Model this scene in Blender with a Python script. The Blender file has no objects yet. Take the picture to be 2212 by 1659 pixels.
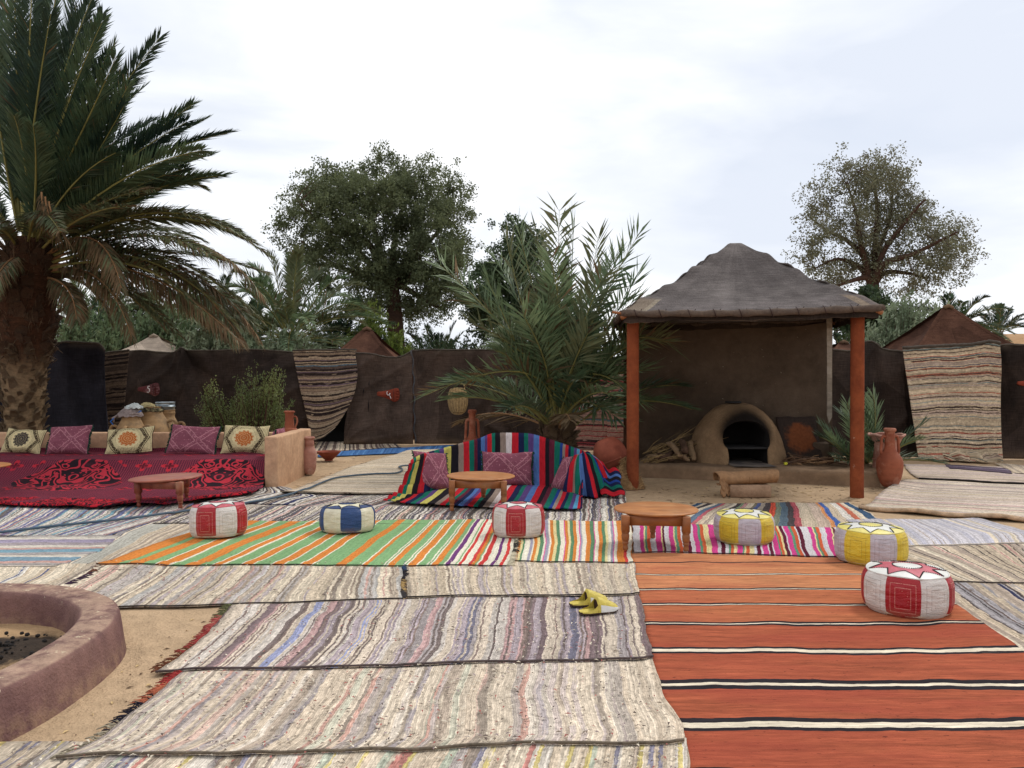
import bpy, math, random
import numpy as np
from mathutils import Vector, Matrix, noise as mn
R = math.radians; PI = math.pi
sc = bpy.context.scene
col = sc.collection
rnd = random.Random(7)
npr = np.random.RandomState(7)

# ------------------------------------------------------------------ camera
CAM_H = 1.5; PITCH = R(-0.48); FPX = 1728.0
cd = bpy.data.cameras.new('camera'); cam = bpy.data.objects.new('camera', cd); col.objects.link(cam)
cam.location = (0, 0, CAM_H); cam.rotation_euler = (PI/2 + PITCH, 0, 0)
cd.sensor_width = 36; cd.lens = 36*FPX/2212; cd.clip_start = 0.05; cd.clip_end = 2000
sc.camera = cam
# ------------------------------------------------------------------ sky and sun
SUN_EL, SUN_AZ = R(52), R(48)          # azimuth clockwise from +Y (towards the right, a little ahead)
w = bpy.data.worlds.new("World"); sc.world = w; w.use_nodes = True
nt = w.node_tree; nt.nodes.clear()
def wn(t): return nt.nodes.new(t)
out = wn('ShaderNodeOutputWorld'); bg = wn('ShaderNodeBackground'); sky = wn('ShaderNodeTexSky')
sky.sky_type = 'NISHITA'; sky.sun_disc = False; sky.sun_elevation = SUN_EL; sky.sun_rotation = SUN_AZ
sky.dust_density = 2.0
tc = wn('ShaderNodeTexCoord'); mp = wn('ShaderNodeMapping'); mp.inputs['Scale'].default_value = (1.0, 1.0, 3.4)
mp.inputs['Rotation'].default_value = (0, R(9), 0); mp.inputs['Location'].default_value = (0.35, 0.2, 0.1)
nz = wn('ShaderNodeTexNoise'); nz.inputs['Scale'].default_value = 1.7; nz.inputs['Detail'].default_value = 7; nz.inputs['Roughness'].default_value = .5
nz.inputs['Distortion'].default_value = .35
cr = wn('ShaderNodeValToRGB')
e = cr.color_ramp.elements
e[0].position = .36; e[0].color = (7.6, 8.1, 9.1, 1)
e[1].position = .56; e[1].color = (11.0, 11.1, 11.3, 1)
m_ = e.new(.46); m_.color = (8.9, 9.25, 9.9, 1)
nz2 = wn('ShaderNodeTexNoise'); nz2.inputs['Scale'].default_value = 2.6; nz2.inputs['Detail'].default_value = 6; nz2.inputs['Distortion'].default_value = .5
cr2 = wn('ShaderNodeValToRGB'); cr2.color_ramp.elements[0].position = .30; cr2.color_ramp.elements[0].color = (.78,)*3+(1,)
cr2.color_ramp.elements[1].position = .46; cr2.color_ramp.elements[1].color = (.95,)*3+(1,)
mx = wn('ShaderNodeMix'); mx.data_type = 'RGBA'
bg.inputs['Strength'].default_value = 0.1
L = nt.links.new
L(tc.outputs['Generated'], mp.inputs['Vector']); L(mp.outputs[0], nz.inputs['Vector']); L(mp.outputs[0], nz2.inputs['Vector'])
L(nz.outputs['Fac'], cr.inputs[0]); L(nz2.outputs['Fac'], cr2.inputs[0]); L(cr2.outputs[0], mx.inputs[0])
L(sky.outputs[0], mx.inputs[6]); L(cr.outputs[0], mx.inputs[7]); L(mx.outputs[2], bg.inputs[0]); L(bg.outputs[0], out.inputs[0])
sd = bpy.data.lights.new('sun', 'SUN'); sun = bpy.data.objects.new('sun', sd); col.objects.link(sun)
sd.energy = 1.5; sd.angle = R(10); sd.color = (1, .96, .9)
sdir = Vector((math.sin(SUN_AZ)*math.cos(SUN_EL), math.cos(SUN_AZ)*math.cos(SUN_EL), math.sin(SUN_EL)))
sun.rotation_euler = sdir.to_track_quat('Z', 'Y').to_euler(); sun.location = (8, 0, 20)
vs = sc.view_settings; vs.view_transform = 'Standard'; vs.look = 'None'; vs.gamma = 1; vs.use_curve_mapping = False; vs.exposure = 0.12
sc.cycles.max_bounces = 6; sc.cycles.diffuse_bounces = 3; sc.cycles.transparent_max_bounces = 8

# ------------------------------------------------------------------ helpers
def ray(px, py):
    x = (px-1106)/FPX; z = (829.5-py)/FPX
    c, s = math.cos(PITCH), math.sin(PITCH)
    return Vector((x, c - z*s, s + z*c))
def G(px, py, z=0.0):
    d = ray(px, py); return Vector((0, 0, CAM_H)) + d*((z-CAM_H)/d.z)
def P(px, py, y):
    d = ray(px, py); return Vector((0, 0, CAM_H)) + d*(y/d.y)
def yg(y, z=0.0):      # picture row of a point at distance y and height z
    return 829.5 - FPX*math.tan(math.atan2(z-CAM_H, y)-PITCH)
def lin(c): return c/12.92 if c <= .04045 else ((c+.055)/1.055)**2.4
def S(r, g, b, k=1.0): return (lin(r/255)*k, lin(g/255)*k, lin(b/255)*k, 1)
ORG = {}
def org(p):
    return ORG.get(p.name, Vector((0, 0, 0))) if p else None
def tag(o, label=None, cat=None, group=None, kind=None):
    if label: o['label'] = label
    if cat: o['category'] = cat
    if group: o['group'] = group
    if kind: o['kind'] = kind
    return o
def thing(name, label, cat, loc=(0, 0, 0), group=None):
    o = bpy.data.objects.new(name, None); col.objects.link(o); o.location = loc; o.empty_display_size = .1
    ORG[o.name] = Vector(loc)
    return tag(o, label, cat, group)
def mk(name, V, F, mat, parent=None, smooth=True, uv=None, base=None, midx=None, local=False):
    """mesh object; V are world positions (or local when local=True)"""
    me = bpy.data.meshes.new(name)
    V = np.asarray(V, dtype=np.float64).reshape(-1, 3)
    if parent is not None: o0 = np.zeros(3) if local else np.array(org(parent))
    elif base is not None: o0 = np.array(base)
    elif local: o0 = np.zeros(3)
    else:
        o0 = np.array([V[:, 0].mean(), V[:, 1].mean(), V[:, 2].min()])
    V = V - o0
    if isinstance(F, np.ndarray):
        k = F.shape[1]; n = len(F)
        me.vertices.add(len(V)); me.vertices.foreach_set('co', V.ravel())
        me.loops.add(n*k); me.loops.foreach_set('vertex_index', F.ravel().astype(np.int32))
        me.polygons.add(n); me.polygons.foreach_set('loop_start', np.arange(0, n*k, k, dtype=np.int32))
        try: me.polygons.foreach_set('loop_total', np.full(n, k, dtype=np.int32))
        except Exception: pass
        me.update(calc_edges=True)
    else:
        me.from_pydata([tuple(v) for v in V], [], F)
    if smooth: me.polygons.foreach_set('use_smooth', [True]*len(me.polygons))
    for m in (mat if isinstance(mat, (list, tuple)) else [mat]): me.materials.append(m)
    if midx is not None: me.polygons.foreach_set('material_index', np.asarray(midx, dtype=np.int32))
    if uv is not None:
        ul = me.uv_layers.new(name='UVMap')
        li = np.empty(len(me.loops), dtype=np.int32); me.loops.foreach_get('vertex_index', li)
        ul.data.foreach_set('uv', np.asarray(uv, dtype=np.float64)[li].ravel())
    me.update()
    o = bpy.data.objects.new(name, me); col.objects.link(o)
    if parent is not None: o.parent = parent; ORG[o.name] = Vector(org(parent))
    else: o.location = o0; ORG[o.name] = Vector(o0)
    return o
class MB:
    def __init__(s): s.V = []; s.F = []; s.M = []; s.UV = []
    def add(s, V, F, m=0, uv=None):
        n = len(s.V); s.V += [tuple(v) for v in V]; s.F += [tuple(i+n for i in f) for f in F]; s.M += [m]*len(F)
        s.UV += list(uv) if uv is not None else [(0, 0)]*len(V)
        return s
    def build(s, name, mat, parent=None, **k): return mk(name, s.V, s.F, mat, parent, midx=s.M, uv=s.UV, **k)
def box(c, sx, sy, sz, rz=0, b=0.0, taper=1.0):
    """box centred in x,y with its bottom at c.z; chamfered"""
    V = []; F = []
    b = min(b, sx/3, sy/3, sz/3)
    lv = [(0, -b), (b, 0), (sz-b, 0), (sz, -b)] if b > 0 else [(0, 0), (sz, 0)]
    cz, sn = math.cos(rz), math.sin(rz)
    for z, q in lv:
        t = 1+(taper-1)*z/sz
        hx, hy = sx/2*t+q, sy/2*t+q
        ring = [(-hx, -hy), (hx, -hy), (hx, hy), (-hx, hy)]
        for x, y in ring: V.append((c[0]+x*cz-y*sn, c[1]+x*sn+y*cz, c[2]+z))
    n = len(lv)
    for i in range(n-1):
        for k in range(4): F.append((i*4+k, i*4+(k+1) % 4, (i+1)*4+(k+1) % 4, (i+1)*4+k))
    F.append((3, 2, 1, 0)); F.append(tuple((n-1)*4+k for k in range(4)))
    return V, F
def tube(pts, rad, seg=8, cap=True, flat=1.0):
    pts = [Vector(p) for p in pts]; n = len(pts); V = []; F = []
    if not isinstance(rad, (list, tuple)): rad = [rad]*n
    prev = None
    for i, p in enumerate(pts):
        t = (pts[min(i+1, n-1)]-pts[max(i-1, 0)]).normalized()
        if prev is None:
            ref = Vector((0, 0, 1)) if abs(t.z) < .9 else Vector((1, 0, 0))
            s = t.cross(ref).normalized()
        else: s = (prev - t*prev.dot(t)).normalized()
        prev = s; u = s.cross(t)
        for k in range(seg):
            a = 2*PI*k/seg; V.append(p + s*math.cos(a)*rad[i] + u*math.sin(a)*rad[i]*flat)
    for i in range(n-1):
        for k in range(seg): F.append((i*seg+k, i*seg+(k+1) % seg, (i+1)*seg+(k+1) % seg, (i+1)*seg+k))
    if cap: F.append(tuple(range(seg-1, -1, -1))); F.append(tuple((n-1)*seg+k for k in range(seg)))
    return V, F
def lathe(prof, seg=28, c=(0, 0, 0), M=None, jit=0.0, cap=False):
    V = []; F = []; n = len(prof)
    for i, (r, z) in enumerate(prof):
        for k in range(seg):
            a = 2*PI*k/seg; q = 1+(jit*mn.noise(Vector((math.cos(a)*2, math.sin(a)*2, z*6)))if jit else 0)
            v = Vector((r*q*math.cos(a), r*q*math.sin(a), z))
            if M: v = M @ v
            V.append(v+Vector(c))
    for i in range(n-1):
        for k in range(seg): F.append((i*seg+k, i*seg+(k+1) % seg, (i+1)*seg+(k+1) % seg, (i+1)*seg+k))
    if cap: F.append(tuple(range(seg-1, -1, -1))); F.append(tuple((n-1)*seg+k for k in range(seg)))
    return V, F
def smoothprof(pts, n=6):
    """catmull-rom through 2-D points"""
    P_ = [pts[0]]+list(pts)+[pts[-1]]; o = []
    for i in range(1, len(P_)-2):
        for k in range(n):
            t = k/n; a, b, c, d = P_[i-1], P_[i], P_[i+1], P_[i+2]
            o.append(tuple(.5*((2*b[j])+(-a[j]+c[j])*t+(2*a[j]-5*b[j]+4*c[j]-d[j])*t*t+(-a[j]+3*b[j]-3*c[j]+d[j])*t**3) for j in range(len(b))))
    o.append(tuple(pts[-1])); return o
def grid(nu, nv, f, uvf=None):
    V = []; UV = []; F = []
    for j in range(nv+1):
        for i in range(nu+1):
            u, v = i/nu, j/nv; V.append(f(u, v)); UV.append(uvf(u, v) if uvf else (u, v))
    for j in range(nv):
        for i in range(nu):
            a = j*(nu+1)+i; F.append((a, a+1, a+nu+2, a+nu+1))
    return V, F, UV
def lerp(a, b, t): return a+(b-a)*t
def poly(pts, t):
    """point at parameter t (0..1) of a polyline"""
    n = len(pts)-1; x = min(max(t*n, 0), n-1e-9); i = int(x); return Vector(pts[i]).lerp(Vector(pts[i+1]), x-i)
def nz3(x, y, z=0.0): return mn.noise(Vector((x, y, z)))
def copy_tree(o, parent=None):
    c = o.copy(); col.objects.link(c)
    if parent is not None: c.parent = parent
    for ch in list(o.children): copy_tree(ch, c)
    return c

# ------------------------------------------------------------------ node helpers
class T:
    def __init__(s, name, rough=.85, spec=.25):
        s.m = bpy.data.materials.new(name); s.m.use_nodes = True; s.nt = s.m.node_tree
        s.b = s.nt.nodes['Principled BSDF']; s.b.inputs['Roughness'].default_value = rough
        s.b.inputs['Specular IOR Level'].default_value = spec; s.out = s.nt.nodes['Material Output']
    def n(s, t, **k):
        x = s.nt.nodes.new('ShaderNode'+t)
        for a, v in k.items(): setattr(x, a, v)
        return x
    def set(s, sock, v):
        if isinstance(v, bpy.types.NodeSocket): s.nt.links.new(v, sock)
        elif v is not None:
            if sock.type == 'VECTOR' and isinstance(v, (int, float)): v = (v,)*3
            sock.default_value = v
    def m_(s, op, a, b=None, c=None):
        x = s.n('Math', operation=op)
        s.set(x.inputs[0], a)
        if b is not None: s.set(x.inputs[1], b)
        if c is not None: s.set(x.inputs[2], c)
        return x.outputs[0]
    def add(s, a, b): return s.m_('ADD', a, b)
    def mul(s, a, b): return s.m_('MULTIPLY', a, b)
    def sub(s, a, b): return s.m_('SUBTRACT', a, b)
    def uv(s):
        t = s.n('TexCoord'); x = s.n('SeparateXYZ'); s.set(x.inputs[0], t.outputs['UV']); return x.outputs[0], x.outputs[1], t.outputs['UV']
    def obj(s): return s.n('TexCoord').outputs['Object']
    def pos(s): return s.n('NewGeometry').outputs['Position']
    def sep(s, v): x = s.n('SeparateXYZ'); s.set(x.inputs[0], v); return x.outputs
    def com(s, x, y, z=0.0):
        c = s.n('CombineXYZ'); s.set(c.inputs[0], x); s.set(c.inputs[1], y); s.set(c.inputs[2], z); return c.outputs[0]
    def map(s, v, sc_=(1, 1, 1), loc=(0, 0, 0), rot=(0, 0, 0)):
        x = s.n('Mapping'); s.set(x.inputs[0], v); x.inputs['Scale'].default_value = sc_; x.inputs['Location'].default_value = loc; x.inputs['Rotation'].default_value = rot
        return x.outputs[0]
    def noise(s, v, scale, detail=3, rough=.5, dist=0):
        x = s.n('TexNoise'); s.set(x.inputs['Vector'], v); x.inputs['Scale'].default_value = scale; x.inputs['Detail'].default_value = detail
        x.inputs['Roughness'].default_value = rough; x.inputs['Distortion'].default_value = dist; return x.outputs['Fac']
    def voro(s, v, scale, feat='F1', dist=None, rnd_=1.0):
        x = s.n('TexVoronoi', feature=feat); s.set(x.inputs['Vector'], v); x.inputs['Scale'].default_value = scale
        x.inputs['Randomness'].default_value = rnd_; return x
    def voro1(s, wv, scale, rnd_=1.0):
        x = s.n('TexVoronoi', voronoi_dimensions='1D'); s.set(x.inputs['W'], wv); x.inputs['Scale'].default_value = scale
        x.inputs['Randomness'].default_value = rnd_; return x
    def ramp(s, f, stops, interp='LINEAR'):
        if len(stops) > 31:
            a, b = stops[:30], stops[30:]
            ra = s.ramp(f, a, interp); rb = s.ramp(f, b, interp)
            return s.mix(s.m_('GREATER_THAN', f, b[0][0]), ra, rb)
        x = s.n('ValToRGB'); x.color_ramp.interpolation = interp; el = x.color_ramp.elements
        while len(el) > 1: el.remove(el[0])
        el[0].position = stops[0][0]; el[0].color = s.c4(stops[0][1])
        for p, c in stops[1:]: q = el.new(p); q.color = s.c4(c)
        s.set(x.inputs[0], f); return x.outputs[0]
    def c4(s, c): return c if isinstance(c, (tuple, list)) and len(c) == 4 else (tuple(c)+(1,) if isinstance(c, (tuple, list)) else (c, c, c, 1))
    def mix(s, f, a, b, mode='MIX'):
        x = s.n('Mix', data_type='RGBA', blend_type=mode); s.set(x.inputs[0], f)
        for i, v in ((6, a), (7, b)):
            if isinstance(v, bpy.types.NodeSocket): s.set(x.inputs[i], v)
            else: x.inputs[i].default_value = s.c4(v)
        return x.outputs[2]
    def sstep(s, v, a, b):
        x = s.n('MapRange', interpolation_type='SMOOTHSTEP'); s.set(x.inputs[0], v); x.inputs[1].default_value = a; x.inputs[2].default_value = b; return x.outputs[0]
    def col(s, c): s.set(s.b.inputs['Base Color'], c if isinstance(c, bpy.types.NodeSocket) else s.c4(c)); return s
    def bump(s, h, strength=.5, dist=.01):
        x = s.n('Bump'); x.inputs['Strength'].default_value = strength; x.inputs['Distance'].default_value = dist
        s.set(x.inputs['Height'], h); s.set(s.b.inputs['Normal'], x.outputs[0]); return s
    def shade(s, c, f, lo=.8, hi=1.2):
        """multiply colour by a value between lo and hi driven by f (0..1)"""
        g = s.n('MapRange'); s.set(g.inputs[0], f); g.inputs[1].default_value = .3; g.inputs[2].default_value = .7
        g.inputs[3].default_value = lo; g.inputs[4].default_value = hi
        return s.mix(1.0, c, g.outputs[0], 'MULTIPLY')
def simple(name, c, rough=.8, var=.2, scale=8, bump=.3, bs=60, bd=.004, spec=.25, c2=None, stretch=(1, 1, 1)):
    t = T(name, rough, spec); o = t.map(t.obj(), stretch)
    n1 = t.noise(o, scale, 5, .6); base = t.mix(t.sstep(n1, .35, .65), c, c2) if c2 else c
    n2 = t.noise(o, scale*4.3, 4, .6)
    t.col(t.shade(t.shade(base, n1, 1-var, 1+var), n2, 1-var*.6, 1+var*.6))
    t.bump(t.add(t.noise(o, bs, 4, .6), t.mul(n1, .6)), bump, bd); return t.m
def leafmat(name, c, c2, trans=.25, rough=.55, ns=1.2):
    t = T(name, rough, .3); g = t.pos()
    n1 = t.noise(g, ns, 3, .6); n2 = t.noise(g, 11, 2, .6)
    cc = t.mix(t.sstep(t.add(t.mul(n1, .6), t.mul(n2, .4)), .38, .62), c, c2)
    cc = t.shade(t.shade(cc, n2, .72, 1.28), t.noise(g, ns*2.2, 3, .6), .78, 1.25)
    t.col(cc)
    tr = t.n('BsdfTranslucent'); t.set(tr.inputs[0], cc); ms = t.n('MixShader'); ms.inputs[0].default_value = trans
    t.nt.links.new(t.b.outputs[0], ms.inputs[1]); t.nt.links.new(tr.outputs[0], ms.inputs[2]); t.nt.links.new(ms.outputs[0], t.out.inputs[0])
    return t.m

# rugs: u runs across the stripes, in metres
def rug_mat(name, pal=None, n=14, exact=None, length=1.0, wob=.03, knots=.5, fine=.3, thin=None, nthin=60, fade=.12, axis='u', weave=95, off=0.0, dash=.35, rip=.004, ks=1.7, grain=.2, mute=0.0, mcol=S(196, 182, 160)):
    t = T(name, .95, .1); u, v, uvv = t.uv()
    if axis == 'v': u, v = v, u
    q = t.com(u, v, off)
    big = t.sub(t.noise(t.map(q, (1.2, 1.6, 1)), 1.0, 2), .5); mid = t.sub(t.noise(t.map(q, (3, 7, 1)), 1.0, 3), .5)
    fin = t.sub(t.noise(t.map(q, (60, 45, 1)), 1.0, 2), .5)
    up = t.add(t.add(u, t.mul(big, wob*2.2)), t.add(t.mul(mid, wob*.6), t.mul(fin, rip*3)))
    up = t.add(up, off)
    if exact:
        tot = sum(s_[0] for s_ in exact); st = []; a = 0
        for w_, c_ in exact: st.append((a/tot, c_)); a += w_
        c = t.ramp(t.m_('FRACT', t.m_('DIVIDE', up, length)), st, 'CONSTANT')
    else:
        tot = sum(p[1] for p in pal); st = []; a = 0
        for c_, w_ in pal: st.append((a/tot, c_)); a += w_
        vx = t.voro1(up, n*ks); sc3 = t.n('SeparateColor'); t.set(sc3.inputs[0], vx.outputs['Color'])
        c = t.ramp(sc3.outputs[0], st, 'CONSTANT')
    if thin:
        tot = 1.0; a = 0; st = []
        vx = t.voro1(t.add(up, t.mul(fin, .006)), nthin*1.5); sc3 = t.n('SeparateColor'); t.set(sc3.inputs[0], vx.outputs['Color'])
        tw = sum(p[1] for p in thin)
        for c_, w_ in thin: st.append((a, c_)); a += w_
        ct = t.ramp(sc3.outputs[0], st+[(min(a, .999), thin[-1][0])], 'CONSTANT')
        mk_ = t.m_('LESS_THAN', sc3.outputs[0], a)
        brk = t.sstep(t.noise(t.map(q, (nthin*.8, 5, 1)), 1.0, 2), .32, .45)
        c = t.mix(t.mul(mk_, brk), c, ct)
    if mute: c = t.mix(mute, c, mcol)
    # the twisted rag strips: short dashes along v of lighter and darker cloth
    th = t.voro1(up, weave); s4 = t.n('SeparateColor'); t.set(s4.inputs[0], th.outputs['Color'])
    ds = t.noise(t.com(t.mul(t.m_('FLOOR', t.mul(up, weave)), 3.77), t.mul(v, 14), off), 1.0, 3, .7)
    c = t.shade(c, s4.outputs[1], 1-fine*.5, 1+fine*.45)
    c = t.shade(c, ds, 1-dash, 1+dash*.7)
    c = t.shade(c, t.noise(q, .9, 3), 1-fade, 1+fade)
    if knots:
        kn = t.voro(t.map(q, (1, .7, 1)), 15, 'F1'); ks_ = t.noise(t.map(q, (46, 30, 1)), 1.0, 2)
        d_ = t.m_('LESS_THAN', t.add(kn.outputs['Distance'], t.mul(ks_, .30)), .26)
        c = t.mix(t.mul(d_, knots*.8), c, t.mix(.5, S(52, 40, 38), kn.outputs['Color'], 'MULTIPLY'))
        k2 = t.sstep(t.noise(t.map(q, (55, 20, 1)), 1.0, 3, .7), .61, .67); c = t.mix(t.mul(k2, knots*.75), c, t.shade(S(92, 78, 70), kn.outputs['Distance'], .6, 1.4) if False else S(92, 78, 70))
    g1 = t.noise(t.map(q, (60, 26, 1)), 1.0, 3, .7); c = t.shade(c, g1, 1-grain, 1+grain*.9)
    c = t.shade(c, t.noise(t.map(q, (28, 70, 1)), 1.0, 2, .6), 1-grain*.8, 1+grain*.6)
    t.col(c)
    wv = t.m_('ABSOLUTE', t.m_('SINE', t.mul(up, weave*PI)))
    h = t.add(t.add(t.mul(wv, .5), t.mul(ds, 1.2)), t.add(t.mul(t.noise(q, 130, 2), .8), t.mul(t.noise(t.map(q, (9, 3, 1)), 1.0, 3), 1.6)))
    t.bump(h, .75, .006); return t.m
# ------------------------------------------------------------------ ground
def gh(x, y):
    a = max(0.0, min(1.0, (abs(x)-9)/30)); return -.004 + .010*nz3(x*.9, y*.9, 3) - .012 + a*.25*nz3(x*.05, y*.05)
def ground():
    ax = [-600, -250, -110, -60, -35, -22, -15]+[round(-11+.25*i, 3) for i in range(89)]+[15, 22, 35, 60, 110, 250, 600]
    ay = [-60, -20, -8, -3]+[round(.25*i, 3) for i in range(81)]+[22, 25, 30, 38, 50, 70, 110, 200, 450, 1200]
    V = [(x, y, gh(x, y)) for y in ay for x in ax]; n = len(ax); F = []
    for j in range(len(ay)-1):
        for i in range(n-1):
            a = j*n+i; F.append((a, a+1, a+n+1, a+n))
    t = T('sand', .95, .1); g = t.pos()
    n1 = t.noise(g, .6, 5, .6); n2 = t.noise(g, 9, 5, .65); n3 = t.noise(g, 70, 3, .6)
    c = t.mix(t.sstep(n1, .35, .65), S(166, 140, 110), S(192, 164, 132)); c = t.shade(t.shade(c, n2, .86, 1.12), n3, .88, 1.1)
    cr_ = t.voro(t.map(g, (1, 1, 1)), 5, 'DISTANCE_TO_EDGE'); 
    c = t.mix(t.mul(t.sstep(n2, .62, .75), .35), c, S(120, 92, 66)); t.col(c)
    t.bump(t.add(t.mul(n2, 1.6), t.add(t.mul(n3, .5), t.mul(t.noise(g, 3.2, 4, .55), 3))), .8, .03)
    tag(mk('ground', V, F, t.m, base=(0, 0, 0)), kind='structure')
ground()
def dune():
    def f(u, v):
        x = 26+u*60; y = 52+v*60; h = 6.2*math.sin(PI*min(1, v*1.15+.02))**.8*min(1, (u*2.6))**.7*(1+.12*nz3(u*6, v*5)) - .3
        return (x, y, h)
    V, F, UV = grid(50, 30, f)
    tag(mk('dune', V, F, simple('dune_sand', S(178, 140, 100), .95, .22, .3, .6, 3, .3, c2=S(150, 116, 80))), kind='structure')
dune()

# ------------------------------------------------------------------ rugs
def wr(x, y): return .0075*(nz3(x*1.7, y*2.3, 5)+.5*nz3(x*5.0, y*6.1, 9)+.9*abs(nz3(x*1.1, y*3.2, 2)))
FR = []
HEM = {}; RG = []
def hemmat(c):
    k = tuple(round(x, 3) for x in c)
    if k not in HEM: HEM[k] = simple('rug_hem', c, .95, .35, 14, .8, 90, .004)
    return HEM[k]
class Rug: pass
QUEUE = []; LAID = []
def sdist(x, y, R_):
    """signed distance of a point to a laid rug's outline, positive inside"""
    x0, x1, y0, y1 = R_.bb
    if x < x0-.1 or x > x1+.1 or y < y0-.1 or y > y1+.1: return -1
    inside = False; best = 1e9; pl = R_.poly; n = len(pl); j = n-1
    for i in range(n):
        xi, yi = pl[i]; xj, yj = pl[j]
        if (yi > y) != (yj > y) and x < (xj-xi)*(y-yi)/(yj-yi)+xi: inside = not inside
        dx, dy = xj-xi, yj-yi; L2 = dx*dx+dy*dy+1e-12; t = max(0, min(1, ((x-xi)*dx+(y-yi)*dy)/L2)); q = (x-xi-t*dx)**2+(y-yi-t*dy)**2
        if q < best: best = q
        j = i
    return math.sqrt(best)*(1 if inside else -1)
def TZ(x, y):
    """height of the topmost laid cloth at a point"""
    z = .001
    for R_ in LAID:
        d_ = sdist(x, y, R_)
        if d_ > -.035:
            k = min(1, (d_+.035)/.05); z += .0075*k*k*(3-2*k)
    return z
def rug(label, rows, lv, *a, **k):
    r = Rug(); r.spec = (label, rows, lv, a, k); r.lv = lv; QUEUE.append(r); return r
def lay_rugs():
    for r in sorted(QUEUE, key=lambda q: q.lv):
        label, rows, lv, a, k = r.spec; q = rug_(label, rows, .012, *a, **k); r.__dict__.update(q.__dict__)
        pl = [r.at(0, i/12) for i in range(13)]+[r.at(i/12, 1) for i in range(1, 13)]+[r.at(1, 1-i/12) for i in range(1, 13)]+[r.at(1-i/12, 0) for i in range(1, 12)]
        r.poly = [(p.x, p.y) for p in pl]; xs, ys = [p.x for p in pl], [p.y for p in pl]; r.bb = (min(xs), max(xs), min(ys), max(ys)); LAID.append(r)
def rug_(label, rows, lv, mat, hem=S(70, 62, 58), fl=None, fr_=None, group=None, name='rug', edge=.022, curl=0.0, res=.055, lift=None, udir=None, hemr=.0042, sides=()):
    A = [(G(r[0], r[1], lv), G(r[2], r[3], lv)) for r in rows]
    # arc length down the middle
    mid = [(a+b)/2 for a, b in A]; d = [0]
    for i in range(1, len(mid)): d.append(d[-1]+(mid[i]-mid[i-1]).length)
    H = d[-1]; W = sum((b-a).length for a, b in A)/len(A)
    nu = max(6, int(W/res)); nv = max(6, int(H/res))
    sd_ = rnd.random()*50
    def at(u, v):
        s = v*H; i = 0
        while i < len(d)-2 and s > d[i+1]: i += 1
        k = (s-d[i])/(d[i+1]-d[i]); a = A[i][0].lerp(A[i+1][0], k); b = A[i][1].lerp(A[i+1][1], k)
        p = a.lerp(b, u)
        eu = max(0, 1-min(u, 1-u)*W/.25); ev = max(0, 1-min(v, 1-v)*H/.25)
        p.x += edge*eu*(nz3(v*H*2.2, sd_, u*3)+.5*nz3(v*H*8, sd_)); p.y += edge*ev*(nz3(u*W*2.0, sd_+9, v*3)*1.3+.6*nz3(u*W*7, sd_+2))
        p.z = TZ(p.x, p.y)+.004+wr(p.x, p.y)
        if curl: p.z += curl*max(0, 1-(1-v)*H/.12)**2*(.4+.9*max(0, nz3(u*W*2.6, sd_+4)+.2))
        if lift: p.z += lift(u, v, p)
        return p
    V, F, UV = grid(nu, nv, at, lambda u, v: (u*W, v*H))
    # thickness: a skirt round the border
    ring = [i for i in range(nu+1)]+[(j+1)*(nu+1)+nu for j in range(nv)]+[nv*(nu+1)+nu-1-i for i in range(nu)]+[(nv-1-j)*(nu+1) for j in range(nv-1)]
    n0 = len(V)
    for i in ring: p = Vector(V[i]); p.z -= .009; V.append(p); UV.append(UV[i])
    m = len(ring)
    for k in range(m): F.append((ring[k], n0+k, n0+(k+1) % m, ring[(k+1) % m]))
    c0 = sum((Vector(V[i]) for i in ring), Vector())/m; c0.z = lv
    root = thing(name, label, 'rug', c0, group)
    mk('woven_cloth', V, F, mat, root, uv=UV)
    if hem:
        hp = [at(k/(nu*2), 1.0) for k in range(nu*2+1)]
        for p in hp: p.z += .001
        V2, F2 = tube(hp, [hemr*(1+.25*nz3(p.x*9, p.y*9)) for p in hp], 6)
        mk('hem', V2, F2, hemmat(hem), root)
        for sdn in sides:
            hp = [at(sdn, k/nv) for k in range(nv+1)]
            V2, F2 = tube(hp, hemr*.8, 6); mk('hem', V2, F2, hemmat(hem), root)
    for side, spec in ((0, fl), (1, fr_)):
        if not spec: continue
        b = MB(); cols, ln, v0, v1 = spec
        k = int((v1-v0)*H/.011)
        for i in range(k):
            v = v0+(v1-v0)*i/k; p = at(side, v); q = at(abs(side-.02), v); o = (p-q); o.z = 0; o = o.normalized()
            l = ln*rnd.uniform(.5, 1.3); dv = Vector((rnd.uniform(-.4, .4), rnd.uniform(-.8, .8), 0))
            tip = p+(o+dv*.6).normalized()*l; tip.z = max(p.z-.012, .002)+rnd.random()*.008
            mdp = (p+tip)/2+Vector((rnd.uniform(-.01, .01), rnd.uniform(-.012, .012), .006))
            ci = int(min(len(cols)-1, max(0, (v-v0)/(v1-v0)*len(cols)+rnd.uniform(-.35, .35))))
            V2, F2 = tube([p, mdp, tip], [.0035, .0035, .002], 4); b.add(V2, F2, ci)
        o_ = b.build('fringe', [hemmat(c_) for c_ in cols], root); o_['kind'] = 'stuff'
    r = Rug(); r.root = root; r.at = at; r.W = W; r.H = H; return r

CR = S(214, 199, 176); CR2 = S(196, 178, 154); TA = S(168, 152, 136); GRY = S(158, 152, 152); LIL = S(164, 152, 160); DK = S(78, 68, 68)
BR = S(104, 86, 78); PK = S(190, 140, 134); RD = S(176, 82, 82); BL = S(82, 92, 134); PB = S(136, 152, 196); GN = S(168, 182, 162); YL = S(200, 182, 92); NV = S(56, 58, 88)
WH = S(214, 206, 194)
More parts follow.
